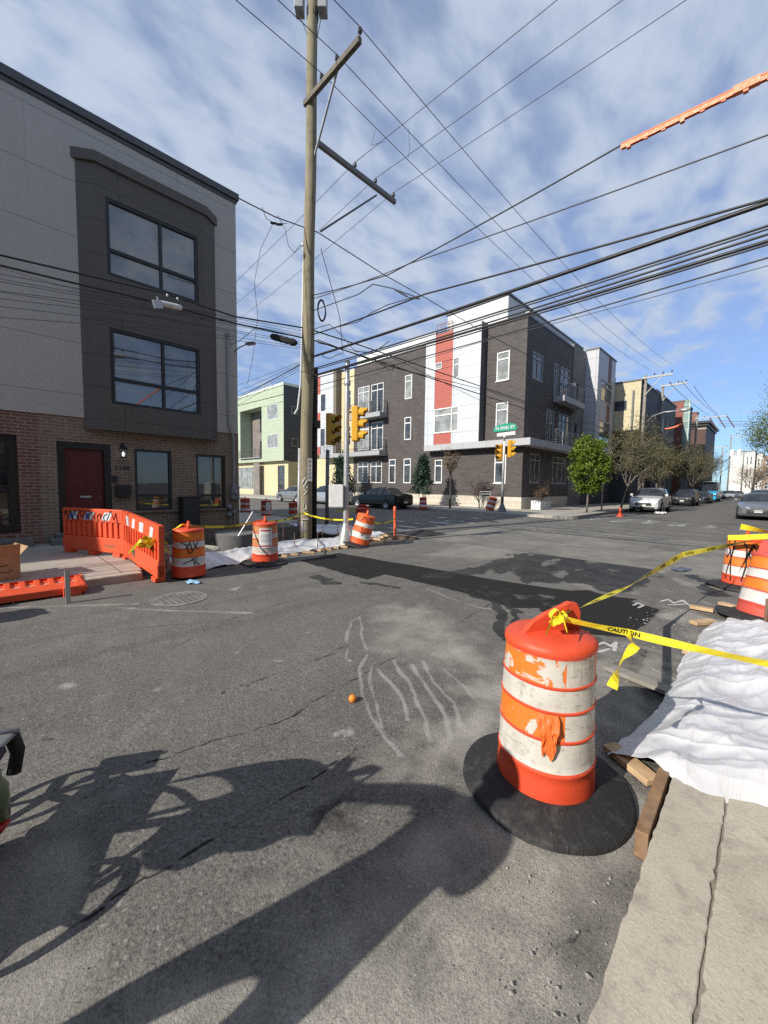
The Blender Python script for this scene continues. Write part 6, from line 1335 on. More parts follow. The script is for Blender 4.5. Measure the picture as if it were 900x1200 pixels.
def car(label, shape, col, loc, rz, group='parked cars', cat='car', name='parked_car', extra=None):
    S = SHAPES[shape]; o = thing(name, label, cat, loc, rz, group)
    P = S['prof']; body = MB(); gl = MB(); rf = MB(); secs = []; n = 6
    for (x, zb, zm, zt, w, wt) in P:
        cab = zt - zm > .10
        ring = [(0, zb), (w * .90, zb), (w, zb + .12), (w * 1.0, (zb + zm) / 2 + .02), (w * .97, zm), (wt + .04, zt - .05 if cab else zm + (zt - zm) * .5 + .004), (wt * .80, zt + (.0 if cab else .012)), (0, zt + (.025 if cab else .03))]
        secs.append([(x, y, z) for y, z in ring])
    k = len(secs[0])
    for sgn in (1, -1):
        for i in range(len(secs) - 1):
            A, B = secs[i], secs[i + 1]; ca = P[i][3] - P[i][2] > .10; cb = P[i + 1][3] - P[i + 1][2] > .10
            for j in range(k - 1):
                q = [A[j], B[j], B[j + 1], A[j + 1]]; q = [(x, y * sgn, z) for x, y, z in q]
                if sgn > 0: q = q[::-1]
                glassy = False
                if j == 4 and (ca and cb) and not (shape == 'van' and i > 5): glassy = True
                if j == 4 and (ca != cb): glassy = (shape != 'van') or i < 6
                if j in (5, 6) and (ca != cb) and not (shape == 'van' and i > 6): glassy = True
                if shape == 'van' and j in (5, 6) and i == 5: glassy = True
                (gl if glassy else rf if (j >= 5 and ca and cb) else body).add(q, [(0, 1, 2, 3)])
        for E in (secs[0], secs[-1]):
            for j in range(1, k - 1):
                body.add([(E[0][0], 0, E[0][2]), (E[j][0], E[j][1] * sgn, E[j][2]), (E[j + 1][0], E[j + 1][1] * sgn, E[j + 1][2])], [(0, 1, 2) if sgn > 0 else (2, 1, 0)])
    bd = body.build('body', col, o, True, False, auto=38); rf.build('roof', col, o, True, False, auto=38); gl.build('windows', CGLASS, o, True, False, auto=38)
    pl = MB()                                           # pillars over the side glass
    for i in range(4, len(P) - 2):
        if shape == 'van' and i > 5: break
        for sgn in (1, -1):
            a = Vector((P[i][0], P[i][4] * .972 * sgn, P[i][2])); b = Vector((P[i][0], (P[i][5] + .045) * sgn, max(P[i][3] - .05, P[i][2] + .02)))
            if (b - a).length > .2: pl.bar(a, b, .055, .02, (0, 1, 0))
    if pl.v: pl.build('pillars', col if shape == 'van' else TRIMK, o, False, False)
    wb, wr = S['wheels'], S['wr']
    for x in wb:
        for sgn in (1, -1):
            y = (S['W'] - .10) * sgn
            m = MB(); m.lathe([(wr * .62, -.115), (wr * .95, -.115), (wr, -.08), (wr, .08), (wr * .95, .115), (wr * .62, .115)], 20, (x, y, wr), 0, 'y'); w = m.build('wheel', TYRE, o, True, False, auto=40)
            m = MB(); m.lathe([(0, .10 * sgn), (wr * .18, .11 * sgn), (wr * .25, .08 * sgn), (wr * .55, .10 * sgn), (wr * .64, .118 * sgn)], 20, (x, y, wr), 0, 'y'); m.build('rim', RIM, w, True, False)
            m = MB(); vs = [(x, (S['W'] + .003) * sgn, wr)]; nn = 16
            m.lathe([(wr * 1.0, (.0)), (wr * 1.17, .0)], 20, (x, (S['W'] + .004) * sgn, wr), 0, 'y'); m.build('wheel_arch', TRIMK, o, False, False)
    f = P[1]; zf = f[2]
    for sgn in (1, -1):
        m = MB(); m.box((.0, .36 * sgn, zf - .16), (.30, .72 * sgn, zf - .02)); m.v = [(x + (abs(y) - .36) * .55 - .01, y, z + (abs(y) - .36) * .18) for x, y, z in m.v]; m.build('headlight', LAMP, o, False, False, bevel=.02)
        m = MB(); L = S['L']; zt = P[-3][2]; m.box((L - .26, .44 * sgn, zt - .24), (L - .03, .80 * sgn, zt - .06)) if shape != 'van' else m.box((L - .1, .80 * sgn, 1.0), (L + .01, .98 * sgn, 1.6)); m.v = [(x - max(0, abs(y) - .6) * .35 + .01, y, z) for x, y, z in m.v]; m.build('tail_light', TAIL, o, False, False, bevel=.02)
        m = MB(); xm = P[4][0] + .28; m.box((xm, (S['W'] + .02) * sgn, P[4][2] + .02), (xm + .12, (S['W'] + .20) * sgn, P[4][2] + .18)); m.build('mirror', col, o, False, False, bevel=.03)
        m = MB()
        for xx in (P[5][0] + .55, P[5][0] + 1.45): m.box((xx, S['W'] * .985 * sgn, P[5][2] - .16), (xx + .18, (S['W'] * .985 + .03) * sgn, P[5][2] - .13))
        m.build('door_handles', TRIMK, o, False, False)
    m = MB(); m.box((-.035, -.46, zf - .32), (.10, .46, zf - .13)); m.build('grille', TRIMK, o, False, False, bevel=.015)
    m = MB(); m.bar((-.045, -.30, zf - .20), (-.045, .30, zf - .20), .02, .03); m.build('grille_bar', CHROME, o, False, False)
    m = MB(); m.box((-.02, -.62, f[1] + .02), (.16, .62, f[1] + .14)); m.build('lower_intake', TRIMK, o, False, False)
    for x in (-.045, S['L'] - .03):
        m = MB(); m.box((x, -.16, .42), (x + .05, .16, .55)); m.build('number_plate', PLATE, o, False, False)
    if extra: extra(o, S)
    return o
SILV, WHITEP, BLK, GREY, NAVYP, BLUEV, LIGHTG = paint('silver_paint', (.44, .45, .46), .5), paint('pearl_silver_paint', (.60, .61, .61), .2), paint('black_paint', (.010, .010, .011)), paint('grey_metallic_paint', (.19, .195, .205), .5), paint('dark_blue_black_paint', (.02, .023, .028)), paint('sky_blue_paint', (.03, .38, .66)), paint('light_grey_paint', (.40, .41, .42), .4)
R90 = math.pi / 2
car('silver compact SUV parked nose towards the junction, first on the left kerb', 'suv', WHITEP, (-6.12, 31.0, 0), R90)
car('black SUV parked behind the silver one on the left kerb', 'suv', NAVYP, (-6.2, 47.5, 0), R90)
car('black car parked between the black SUV and the blue van', 'sedan', BLK, (-5.95, 57.5, 0), R90)
def vanx(o, S):
    mb = MB(); mb.box((-.03, -.28, .88), (.06, .28, 1.05)); mb.build('front_badge', plain('gold_badge', (.6, .42, .08), .4), o, False, False)
    mb = MB(); mb.box((1.9, -.7, 2.66), (4.6, .7, 2.72)); mb.build('roof_rack', WHITEMET, o, False, False)
car('bright blue delivery van parked on the left kerb far up the street', 'van', BLUEV, (-6.2, 68, 0), R90, cat='van', name='parked_van', extra=vanx)
car('light grey car far up the street behind the blue van', 'hatch', LIGHTG, (-5.5, 92, 0), R90)
car('dark grey car far up the street, last before the white building', 'sedan', GREY, (-4.9, 104, 0), R90)
car('grey sedan facing the camera at the right edge of the street', 'sedan', GREY, (-.46, 28.7, 0), R90)
car('dark car parked behind the grey sedan at the right edge', 'sedan', NAVYP, (-.35, 36.5, 0), R90)
car('dark SUV parked farther behind the grey sedan at the right edge', 'suv', BLK, (-.75, 50.5, 0), R90)
def xat(px, Y): return at_y(px, 590, Y)[0]
car('black sedan parked before the dark brick apartments on the side street', 'sedan', BLK, (xat(467, 18.9) - 4.7, 19.6, 0), 0)
car('silver hatchback mostly hidden behind the utility pole on the side street', 'hatch', SILV, (xat(397, 18.9) - 4.3, 19.6, 0), 0)
car('silver grey sedan parked before the green block on the side street', 'sedan', GREY if False else paint('warm_grey_paint', (.27, .27, .265), .5), (xat(358, 18.9) - 4.7, 19.6, 0), 0)

# ------------------------------------------------------------------ trees and plants
def M_leaf(name, c1, c2, trans=.25):
    m, t, b = newmat(name, .6, 0, .3); oi = t.n('ShaderNodeNewGeometry'); v = oi.outputs['Position']
    f = t.noise(v, 2.2, 4, .6); g = t.noise(v, 17, 3)
    c = t.mix(t.ramp(f, .3, .7), c1, c2); c = t.mix(t.ramp(g, .45, .75, 0, .6), c, [x * 1.5 for x in c2]); t.put(b, 'Base Color', c)
    tr = t.n('ShaderNodeBsdfTranslucent', {'Color': c}); mx = t.n('ShaderNodeMixShader', {0: trans}); t.t.links.new(b.outputs[0], mx.inputs[1]); t.t.links.new(tr.outputs[0], mx.inputs[2])
    outn = [n for n in t.t.nodes if n.type == 'OUTPUT_MATERIAL'][0]; t.t.links.new(mx.outputs[0], outn.inputs[0]); return m
BARK = M_wood('grey_bark', (.13, .11, .09), (.24, .21, .18), .4); BARKD = M_wood('dark_bark', (.05, .042, .035), (.10, .085, .07), .4); TWIG = plain('twig_bark', (.13, .10, .075), .9)
LEAF_G = M_leaf('fresh_green_leaf', (.06, .105, .012), (.15, .21, .022)); LEAF_B = M_leaf('olive_bud_leaf', (.075, .075, .035), (.165, .155, .075)); LEAF_D = M_leaf('dark_evergreen_needle', (.012, .030, .018), (.035, .065, .04), .1); LEAF_R = M_leaf('dark_red_leaf', (.08, .018, .022), (.16, .035, .04)); LEAF_Y = M_leaf('pale_bud_leaf', (.085, .13, .035), (.18, .22, .07)); LEAF_T = M_leaf('tan_bud_leaf', (.20, .13, .07), (.30, .20, .11))
def leaves(name, centers, size, mat, parent, seed=1, aspect=.55, count_per=1, spread=0.0, flat=False):
    g = np.random.default_rng(seed); C = np.repeat(np.array(centers, float), count_per, 0); n = len(C)
    C = C + g.normal(0, 1, C.shape) * spread
    a = g.normal(0, 1, (n, 3)); a /= np.linalg.norm(a, axis=1)[:, None]; b = np.cross(a, g.normal(0, 1, (n, 3))); b /= np.linalg.norm(b, axis=1)[:, None] + 1e-9
    s = size * g.uniform(.55, 1.35, n)[:, None]; a = a * s; b = b * s * aspect
    V = np.stack([C - a, C - b, C + a, C + b], 1).reshape(-1, 3)
    off = root_loc(parent); V = V - np.array(off)
    me = bpy.data.meshes.new(name); me.from_pydata(V.tolist(), [], (np.arange(n * 4).reshape(-1, 4)).tolist()); me.materials.append(mat)
    o = bpy.data.objects.new(name, me); COL.objects.link(o); o.parent = parent; return o
def tree(label, base, H, trunk_h, crown_r, leafmat, nleaf, leaf, seed, bark=BARK, r0=.07, crown_z=None, shape='oval', cat='tree', name='street_tree', lean_=(0, 0), levels=4, group=None, twigs=True, splay=.55, spread=.12):
    rr = random.Random(seed); base = Vector(base); o = thing(name, label, cat, base, group=group)
    top = Vector((base.x + lean_[0], base.y + lean_[1], base.z + trunk_h)); mb = MB(); tips = []
    k = 5; mb.tube([base.lerp(top, i / k) + Vector((rr.uniform(-.02, .02), rr.uniform(-.02, .02), 0)) for i in range(k + 1)], [r0 * (1.25 - .45 * i / k) for i in range(k + 1)], 9)
    ch = H - trunk_h; cz = base.z + trunk_h + ch * .5
    def inside(p):
        z = (p.z - base.z - trunk_h) / max(ch, .01)
        if z < -.08 or z > 1.03: return False
        if shape == 'oval': w = math.sqrt(max(0, 1 - (2 * z - 1) ** 2)) * 1.0
        elif shape == 'cone': w = (1.02 - z)
        elif shape == 'vase': w = .25 + .85 * z if z < .75 else max(0, 1 - (z - .75) * 2.2)
        elif shape == 'column': w = .85 * math.sqrt(max(0, 1 - (2 * z - 1) ** 4))
        return math.hypot(p.x - top.x, p.y - top.y) < crown_r * max(.12, w) * 1.05
    def grow(p, d, L, r, lv):
        q = p; pts = [p]; dd = d.copy(); seg = 4
        for i in range(seg):
            dd = (dd + Vector((rr.uniform(-.28, .28), rr.uniform(-.28, .28), rr.uniform(-.12, .25)))).normalized(); q = q + dd * L / seg
            if not inside(q) and lv < levels: break
            pts.append(q)
        if len(pts) < 2: return
        mb.tube(pts, [r * (1 - .55 * i / len(pts)) for i in range(len(pts))], 5 if lv > 2 else 4)
        for q_ in pts[1:]: tips.append((tuple(q_), lv))
        if lv <= 0: return
        nb = 3 if lv > 1 else 4
        for j in range(nb):
            s = pts[min(len(pts) - 1, 1 + j * (len(pts) - 1) // nb)]; az = rr.uniform(0, 6.283); sp = rr.uniform(splay * .6, splay * 1.5)
            nd_ = (dd + Vector((math.cos(az), math.sin(az), rr.uniform(-.25, .35))) * sp * 1.6).normalized(); grow(s, nd_, L * rr.uniform(.55, .8), r * .58, lv - 1)
    for j in range(4):
        az = j * 1.571 + rr.uniform(-.5, .5); d = Vector((math.cos(az) * splay, math.sin(az) * splay, 1)).normalized(); grow(top - Vector((0, 0, ch * .03 * j)), d, ch * .48, r0 * .62, levels - 1)
    grow(top, Vector((0, 0, 1)), ch * .6, r0 * .7, levels - 1)
    mb.build('trunk', bark, o, True)
    pts = [t for t, lv in tips if lv <= 1] or [t for t, lv in tips]
    g = random.Random(seed + 99); cs = [g.choice(pts) for _ in range(nleaf)]
    cs = [c for c in cs]
    leaves('crown', cs, leaf, leafmat, o, seed, .55, 1, spread)
    return o
def dense_tree(label, base, H, trunk_h, R_, leafmat, n, leaf, seed, shape='ball', bark=BARK, r0=.05, name='street_tree', cat='tree'):
    """dense crown: leaves clumped on an uneven volume"""
    g = np.random.default_rng(seed); base = Vector(base); o = thing(name, label, cat, base)
    mb = MB(); mb.tube([base, base + Vector((.02, .01, trunk_h * .5)), base + Vector((0, 0, trunk_h)), base + Vector((.02, 0, H * .8))], [r0 * 1.2, r0, r0 * .85, r0 * .2], 8)
    ncl = 70 if shape == 'ball' else 60; cl = []
    ch = H - trunk_h
    for i in range(ncl):
        z = g.uniform(0, 1); a = g.uniform(0, 6.283)
        if shape == 'ball': w = math.sqrt(max(0, 1 - (2 * z - 1) ** 2)) ** .8
        elif shape == 'cone': w = (1 - z) * .95 + .05
        else: w = 1
        rr = R_ * w * math.sqrt(g.uniform(.25, 1)) * g.uniform(.8, 1.08); cl.append((base.x + rr * math.cos(a), base.y + rr * math.sin(a), base.z + trunk_h + ch * z))
        if i % 2 == 0: mb.tube([base + Vector((0, 0, trunk_h + ch * z * .7)), cl[-1]], [r0 * .3, r0 * .1], 4)
    mb.build('trunk', bark, o, True)
    C = np.array(cl)[g.integers(0, ncl, n)]
    leaves('crown', C, leaf, leafmat, o, seed, .6, 1, R_ * .145); return o
tb_ = at_y(687, 603, 25.4); dense_tree('small lush green street tree with a rounded crown, before the dark corner building', (-7.92, 25.5, .13), 4.4, 1.42, 1.1, LEAF_G, 8500, .080, 5)
tree('leaning young street tree with olive brown buds, behind the lush green one', (-7.3, 30.3, .13), 7.0, 1.8, 1.75, LEAF_B, 4800, .052, 11, r0=.06, lean_=(.3, .5), levels=5, splay=.6, group='bud coloured street trees', spread=.16)
for x, y, H, R_, sd, lb in ((-7.6, 38, 6.8, 1.9, 12, 'olive budding street tree behind the silver SUV, wrapped round the first far pole'), (-7.7, 46, 6.6, 2.0, 13, 'olive budding street tree above the black SUV'), (-7.6, 56, 7.6, 2.3, 14, 'olive budding street tree in front of the red brick house end'), (-7.5, 66, 8.0, 2.5, 15, 'olive budding street tree before the blue van'), (-7.4, 78, 8.5, 2.8, 16, 'olive budding street tree before the cornice house')):
    tree(lb, (x, y, .13), H, 2.0, R_, LEAF_B, 4600, .068, sd, r0=.06, levels=5, splay=.6, group='bud coloured street trees', spread=.2)
mb = MB(); mb.tube([(-7.7, 27.6, .13), (-7.68, 27.62, 2.2)], [.05, .045], 8); tag(mb.build('tree_stake', OLDWOOD, None, True), 'thin pale stake standing right of the lush green street tree', 'post')
tr_ = at_y(893, 560, 62); tree('tall leafless tree with fine pale twigs at the right edge of the photo', (tr_.x + 1.5, 62, 0), 15.5, 3.2, 3.0, LEAF_Y, 15000, .085, 21, r0=.13, levels=5, splay=.5, shape='oval', spread=.5)
tree('low brown leafless tree before the brown building at the right edge', (-3.2, 118, 0), 9.5, 2.2, 4.2, LEAF_T, 2500, .09, 22, r0=.16, levels=5, splay=.6, spread=.4)
xe = at_y(495, 600, 22.2)[0]; dense_tree('small dark evergreen tree by the kerb before the brick facade', (xe, 22.2, .13), 3.5, 1.0, 1.0, LEAF_D, 3000, .085, 31, 'cone', BARKD, .04)
xe = at_y(400, 600, 22.4)[0]; dense_tree('broad dark evergreen showing between the signal posts', (xe, 22.4, .13), 3.9, .7, 1.5, LEAF_D, 3200, .10, 32, 'cone', BARKD, .05)
xs = at_y(527, 600, 21.6)[0]; tree('slender sapling with a few tan buds under the panelled bay', (xs, 21.6, .13), 4.2, 2.3, 1.0, LEAF_T, 420, .05, 33, BARKD, .055, levels=3, shape='vase', spread=.1)
xs = at_y(561, 600, 23.6)[0]; tree('small many stemmed shrub tree with dark red buds before the stone base', (xs, 23.6, .13), 2.4, .5, 1.15, LEAF_R, 420, .035, 34, BARKD, .04, levels=4, shape='vase', splay=.8, spread=.06)
xs = at_y(352, 600, 25.6)[0]; tree('dark red leaved tree in the alley behind the utility pole', (xs + .3, 27.2, .13), 4.6, 1.2, 1.6, LEAF_R, 2200, .07, 35, BARKD, .06, levels=4, spread=.15)
# planter with a shrub on the far corner
pl = thing('planter', 'white picket planter box with a dry brown shrub at the corner building', 'planter', (-11.05, 26.2, .13))
mb = MB()
for k in range(10): mb.box((-11.38, 25.5 + k * .17, .13), (-11.35, 25.5 + k * .17 + .12, .72)); mb.box((-10.75, 25.5 + k * .17, .13), (-10.72, 25.5 + k * .17 + .12, .70))
for k in range(4): mb.box((-11.36 + k * .17, 25.44, .13), (-11.36 + k * .17 + .12, 25.47, .72))
mb.box((-11.35, 25.47, .14), (-10.75, 27.15, .55)); mb.build('picket_box', WHITEFR, pl)
tree('dry brown shrub growing in the white picket planter', (-11.05, 26.25, .55), 1.75, .15, .95, LEAF_T, 500, .03, 36, BARKD, .03, levels=4, shape='vase', splay=.9, spread=.05, cat='shrub', name='shrub')
# small frame beside the tilted drum
mb = MB(); q = at_y(562, 600, 22.4); x0 = q[0]
for a, b in (((0, 0), (0, 1.15)), ((.75, 0), (.75, 1.15)), ((0, 1.15), (.75, 1.15)), ((0, .1), (.75, .1)), ((.12, .1), (.12, 1.0)), ((.12, 1.0), (.75, 1.0))): mb.tube([(x0 + a[0], 22.4, .13 + a[1]), (x0 + b[0], 22.4, .13 + b[1])], .022, 6)
tag(mb.build('metal_frame', ALU, None), 'low bare metal frame standing beside the tipped red drum', 'frame')

# ------------------------------------------------------------------ sheets, lumber and rubble
def M_sheet(name='white_plastic_sheet', col=(.56, .565, .58)):
    m, t, b = newmat(name, .30, 0, .5); v = objc(t); f = t.noise(v, 3, 6, .7, .5); g = t.noise(v, 14, 5, .65, 1.0)
    mpn = t.n('ShaderNodeMapping', {'Vector': v, 'Scale': (9, 2.2, 3), 'Rotation': (0, 0, .6)}); k = t.noise(mpn.outputs[0], 1.0, 3, .5, 1.6)
    c = t.mix(t.ramp(f, .35, .7), col, [min(1, x * 1.06) for x in col]); c = t.mix(t.ramp(g, .66, .82, 0, .35), c, (.38, .35, .30))
    t.put(b, 'Base Color', c); t.put(b, 'Normal', t.bump(t.math('ADD', t.math('MULTIPLY', t.math('ABSOLUTE', t.math('SUBTRACT', k, .5)), 1.1), t.math('MULTIPLY', g, .08)), .55, .02)); return m
SHEET = M_sheet()
def right_sheet():
    # plan outline left / right edges for stations running up the street
    st = [(2.47, -.60, .62), (2.62, -.585, .66), (2.9, -.55, .55), (3.3, -.50, .42), (3.8, -.50, .36), (4.4, -.49, .32), (5.0, -.48, .28), (5.6, -.46, .22), (5.95, -.42, .12)]
    nu, nv = 330, 150; V = np.linspace(0, 1, nu); U = np.linspace(0, 1, nv)
    ys = np.interp(V, np.linspace(0, 1, len(st)), [s[0] for s in st]); xl = np.interp(V, np.linspace(0, 1, len(st)), [s[1] for s in st]); xr = np.interp(V, np.linspace(0, 1, len(st)), [s[2] for s in st])
    X = xl[:, None] + (xr - xl)[:, None] * U[None, :]; Y = np.repeat(ys[:, None], nv, 1)
    X = X + (fbm(Y, X, 3.0, 5) - .5) * .10 * (1 - U[None, :]) ** 2; 
    # front hem: slants away to the right
    Y = Y + (1 - V[:, None]) ** 3 * ((X + .60) * -.0 + .06 * np.sin(X * 9) - .10 * np.clip(X - .0, 0, 1))
    hump = np.clip(np.sin(np.pi * np.clip((U[None, :] - .04) / .92, 0, 1)), 0, 1) ** .55
    along_ = (np.clip(V / .10, 0, 1) ** .8 * np.clip((1 - V) / .05, 0, 1) ** .6)[:, None]
    ridge = np.exp(-((U[None, :] - .74) / .17) ** 2) * .10
    H = (.115 + .045 * hump * along_ + .7 * ridge * along_ * (.5 + .9 * fbm(Y, X, 1.4, 8)))
    H = np.where(X < KR, .012 + (H - .012) * np.clip((X - xl[:, None]) / .20, 0, 1) ** .8, H)
    # taut folds radiating along and across the sheet
    def fold(a, ph, f, amp, p=3): s = np.abs(np.sin((X * math.cos(a) + Y * math.sin(a)) * f + ph + (fbm(X, Y, .9, int(ph * 7) + 3, 2) - .5) * 2.4)); return amp * (1 - s) ** p
    H += fold(.35, .4, 3.2, .022, 1.5) * hump + fold(1.15, 1.7, 2.6, .020, 1.7) * hump + fold(1.5, .9, 1.7, .03, 1.6) * hump - .02 * hump + (fbm(X, Y, 2.2, 4, 2) - .5) * .010
    H += fold(.8, 4.4, 7.0, .016, 1.3) * hump + fold(-.2, 1.3, 9.5, .012, 1.4) * hump + fold(2.2, 2.2, 6.0, .014, 2) * hump
    def crumple(cell, amp, seed, sx, sy, ang):
        g = np.random.default_rng(seed); ca, sa = math.cos(ang), math.sin(ang)
        A = (X * ca + Y * sa) / (cell * sx); B = (-X * sa + Y * ca) / (cell * sy); A = A - A.min() + 2; B = B - B.min() + 2
        ia = np.floor(A).astype(int); ib = np.floor(B).astype(int); jx = g.random((96, 96)); jy = g.random((96, 96)); hz = g.random((96, 96)); f1 = np.full(X.shape, 9.); f2 = np.full(X.shape, 9.); h1 = np.zeros(X.shape)
        for da in (-1, 0, 1):
            for db in (-1, 0, 1):
                p = (ia + da) % 96; q = (ib + db) % 96; d = np.hypot(ia + da + jx[p, q] - A, ib + db + jy[p, q] - B)
                f2 = np.where(d < f1, f1, np.minimum(f2, d)); h1 = np.where(d < f1, hz[p, q], h1); f1 = np.minimum(f1, d)
        return -amp * np.minimum(f2 - f1, .8)
    env = .35 + .65 * hump
    H += (crumple(.52, .055, 3, 1.6, .8, .45) + crumple(.34, .030, 5, .6, 2.4, -.5) + crumple(.22, .008, 7, 2.2, .6, 1.0)) * env + .022
    H += fold(.1, 3.1, 9, .012, 8) * (1 - U[None, :]) + fold(1.9, 5.1, 6, .010, 10)
    o = np_sheet('plastic_sheet', X, Y, np.maximum(H, .012), SHEET); tag(o, 'large crumpled white plastic sheet draped over the kerb works on the right', 'plastic sheet')
    s = o.modifiers.new('solid', 'SOLIDIFY'); s.thickness = .002
right_sheet()
def left_sheet(label, pts, w, z, seed, amp=.05):
    P = [Vector((*p, z)) for p in pts]; nu, nv = 120, 20; T = np.linspace(0, len(P) - 1, nu)
    cx = np.interp(T, range(len(P)), [p.x for p in P]); cy = np.interp(T, range(len(P)), [p.y for p in P]); S = np.linspace(-.5, .5, nv)
    ww = w * (.8 + .5 * vnoise(T * 1.0, T * 0, 1.4, seed))[:, None]
    X = cx[:, None] - S[None, :] * ww; Y = np.repeat(cy[:, None], nv, 1) + (fbm(cx[:, None] + S[None, :], np.repeat(cy[:, None], nv, 1), 2, seed) - .5) * .2
    Z = z + (fbm(X, Y, 2.4, seed + 3) - .35) * amp * 3 + amp * (1 - np.abs(np.sin(X * 6 + Y * 3 + fbm(X, Y, 2, seed) * 4))) ** 3 + S[None, :] * .18
    o = np_sheet('plastic_sheet', X, Y, Z, SHEET); tag(o, label, 'plastic sheet'); s = o.modifiers.new('solid', 'SOLIDIFY'); s.thickness = .003
left_sheet('long strip of white plastic sheet along the left street edge behind the drums', [(-7.45, 2.25), (-7.65, 3.2), (-7.85, 4.2), (-8.0, 5.2), (-7.95, 6.4), (-7.9, 6.75)], .50, .10, 4)
left_sheet('bluish shaded plastic sheet lying in the dug-out corner behind the silver post', [(-10.6, 7.0), (-10.0, 7.8), (-9.5, 8.5)], 1.2, .16, 9)
left_sheet('small rumpled plastic sheet right of the leaning orange drum', [(-8.3, 7.9), (-8.15, 8.4)], .6, .10, 14)
def plank(label, a, b, w, h, mat=LUMBER, group=None):
    mb = MB(); mb.bar(a, b, w, h); o = mb.build('wood_plank', mat, None, bevel=.004); tag(o, label, 'plank', group)
plank('weathered board standing on edge along the kerb next to the white sheet', (-.315, 1.93, .062), (-.325, 2.75, .062), .05, .12, plain('brown_board', (.25, .15, .08), .85, var=.35, scale=14, bump=.3, dirt=.5))
plank('short raw plank lying flat under the hem of the white sheet', (-.36, 2.46, .03), (-.62, 2.62, .03), .10, .035)
a = gp(770, 797); plank('dusty board poking out beside the drum shadow', (-.95, 3.80, .03), (-.40, 3.66, .03), .12, .035, OLDWOOD)
for k, (q0, q1, lb) in enumerate((((808, 713), (836, 718), 'pale wood offcut on the road, nearest the two right drums'), ((844, 709), (862, 714), 'pale wood offcut partly under the nearer right hand drum'), ((812, 733), (836, 731), 'splintered pale wood piece at the far end of the white sheet'), ((800, 765), (812, 768), 'tiny wood block by the left edge of the white sheet'))):
    A_, B_ = gp(*q0), gp(*q1); plank(lb, (A_.x, A_.y, .03), (B_.x, B_.y, .03), .10, .04)
for q, lb in (((889, 733), 'rusty steel pin standing at the far corner of the white sheet'), ((868, 800), 'short steel pin poking up through the white sheet')):
    pz = at_x(q[0], q[1], .0 if q[0] > 880 else -.02)
for xx, yy, lb in ((.03, 5.75, 'steel pin standing at the far right corner of the white sheet'), (.10, 3.9, 'steel pin poking through the right side of the white sheet')):
    mb = MB(); mb.tube([(xx, yy, .05), (xx, yy, .46)], .014, 8); tag(mb.build('steel_pin', plain('rusty_steel', (.16, .10, .07), .8), None, True), lb, 'pin')
mb = MB(); mb.tube([(.17, 2.85, .27), (.175, 2.99, .30), (.17, 3.12, .31)], [.022, .018, .024], 8); tag(mb.build('rusty_bolt', plain('rust', (.22, .11, .05), .9), None, True), 'rusty bolt stub lying on the right side of the white sheet', 'bolt')
# stakes and form blocks along the left edge
for k in range(9):
    y = 4.2 + k * .30; mb = MB(); q_ = rnd.uniform(-.09, .09); e_ = rnd.uniform(.10, .24); mb.bar((-7.50 - .03 * k, y + q_, .03 + e_ * .1), (-7.50 - .03 * k + e_, y + rnd.uniform(-.05, .15), .03), rnd.uniform(.03, .06), rnd.uniform(.035, .07)); tag(mb.build('form_block', LUMBER, None), 'short pale wood block poking out under the left white sheet', 'wood block', 'wood blocks along the left works')
for k, (x, y) in enumerate(((-8.05, 7.75), (-8.15, 8.0), (-7.95, 8.2))): mb = MB(); mb.bar((x - .3, y, .06 + .03 * k), (x + .35, y + .12, .06 + .03 * k), .10, .05); tag(mb.build('wood_plank', LUMBER, None), 'pale lumber offcut piled between the leaning drum and the orange post', 'plank', 'lumber offcuts by the orange post')
for k, (px, py_, h) in enumerate(((332, 632, .55), (345, 640, .45), (352, 628, .6), (372, 640, .5), (378, 632, .7), (395, 628, .5), (325, 645, .35))):
    g = at_z(px, py_ + 6, .0); mb = MB(); mb.tube([(g.x, g.y, -.1), (g.x + rnd.uniform(-.03, .03), g.y, h)], .010, 5); tag(mb.build('rebar_stake', plain('rusty_steel', (.16, .10, .07), .8), None), 'thin steel stake standing in the dug-out corner near the utility pole', 'stake', 'steel stakes in the dug-out corner')
rz_ = Vector((-9.45, 4.35, -.1)); mb = MB(); mb.lathe([(.52, 0), (.52, .46), (.50, .48), (.0, .485)], 40, rz_); tag(mb.build('manhole_riser', RISER, None, True, auto=40), 'round grey concrete manhole ring standing in the dug-out corner', 'concrete ring')
rz_ = Vector((-8.6, 3.0, -.1)); mb = MB(); mb.lathe([(.55, 0), (.55, .28), (.52, .31), (.0, .312)], 36, rz_); tag(mb.build('concrete_lid', KERB, None, True, auto=40), 'low pale concrete disc behind the scribbled drum', 'concrete ring')
mb = MB(); mb.tube([(-8.6, 4.0, .4), (-8.48, 4.3, .95)], .012, 5); tag(mb.build('marker_rod', ALU, None), 'thin bright rod leaning on the concrete manhole ring', 'rod')
mb = MB()
for k in range(6): mb.bar((-7.42 + .0 * k, 1.98 + k * .07, .05), (-7.42, 1.98 + k * .07, .5), .03, .05)
mb.bar((-7.42, 1.95, .07), (-7.42, 2.4, .07), .03, .05); mb.bar((-7.42, 1.95, .48), (-7.42, 2.4, .48), .03, .05); tag(mb.build('white_grating', WHITEMET, None), 'small white slatted grating between the barrier and the scribbled drum', 'grating')
mh = gp(210, 702); mb = MB(); mb.lathe([(.36, .010), (.35, .014), (.33, .010), (.32, .014), (0, .014)], 40, mh)
for a in range(-4, 5):
    for b_ in range(-4, 5):
        if math.hypot(a, b_) < 4.1: mb.box((mh.x + a * .07 - .022, mh.y + b_ * .07 - .022, .013), (mh.x + a * .07 + .022, mh.y + b_ * .07 + .022, .020))
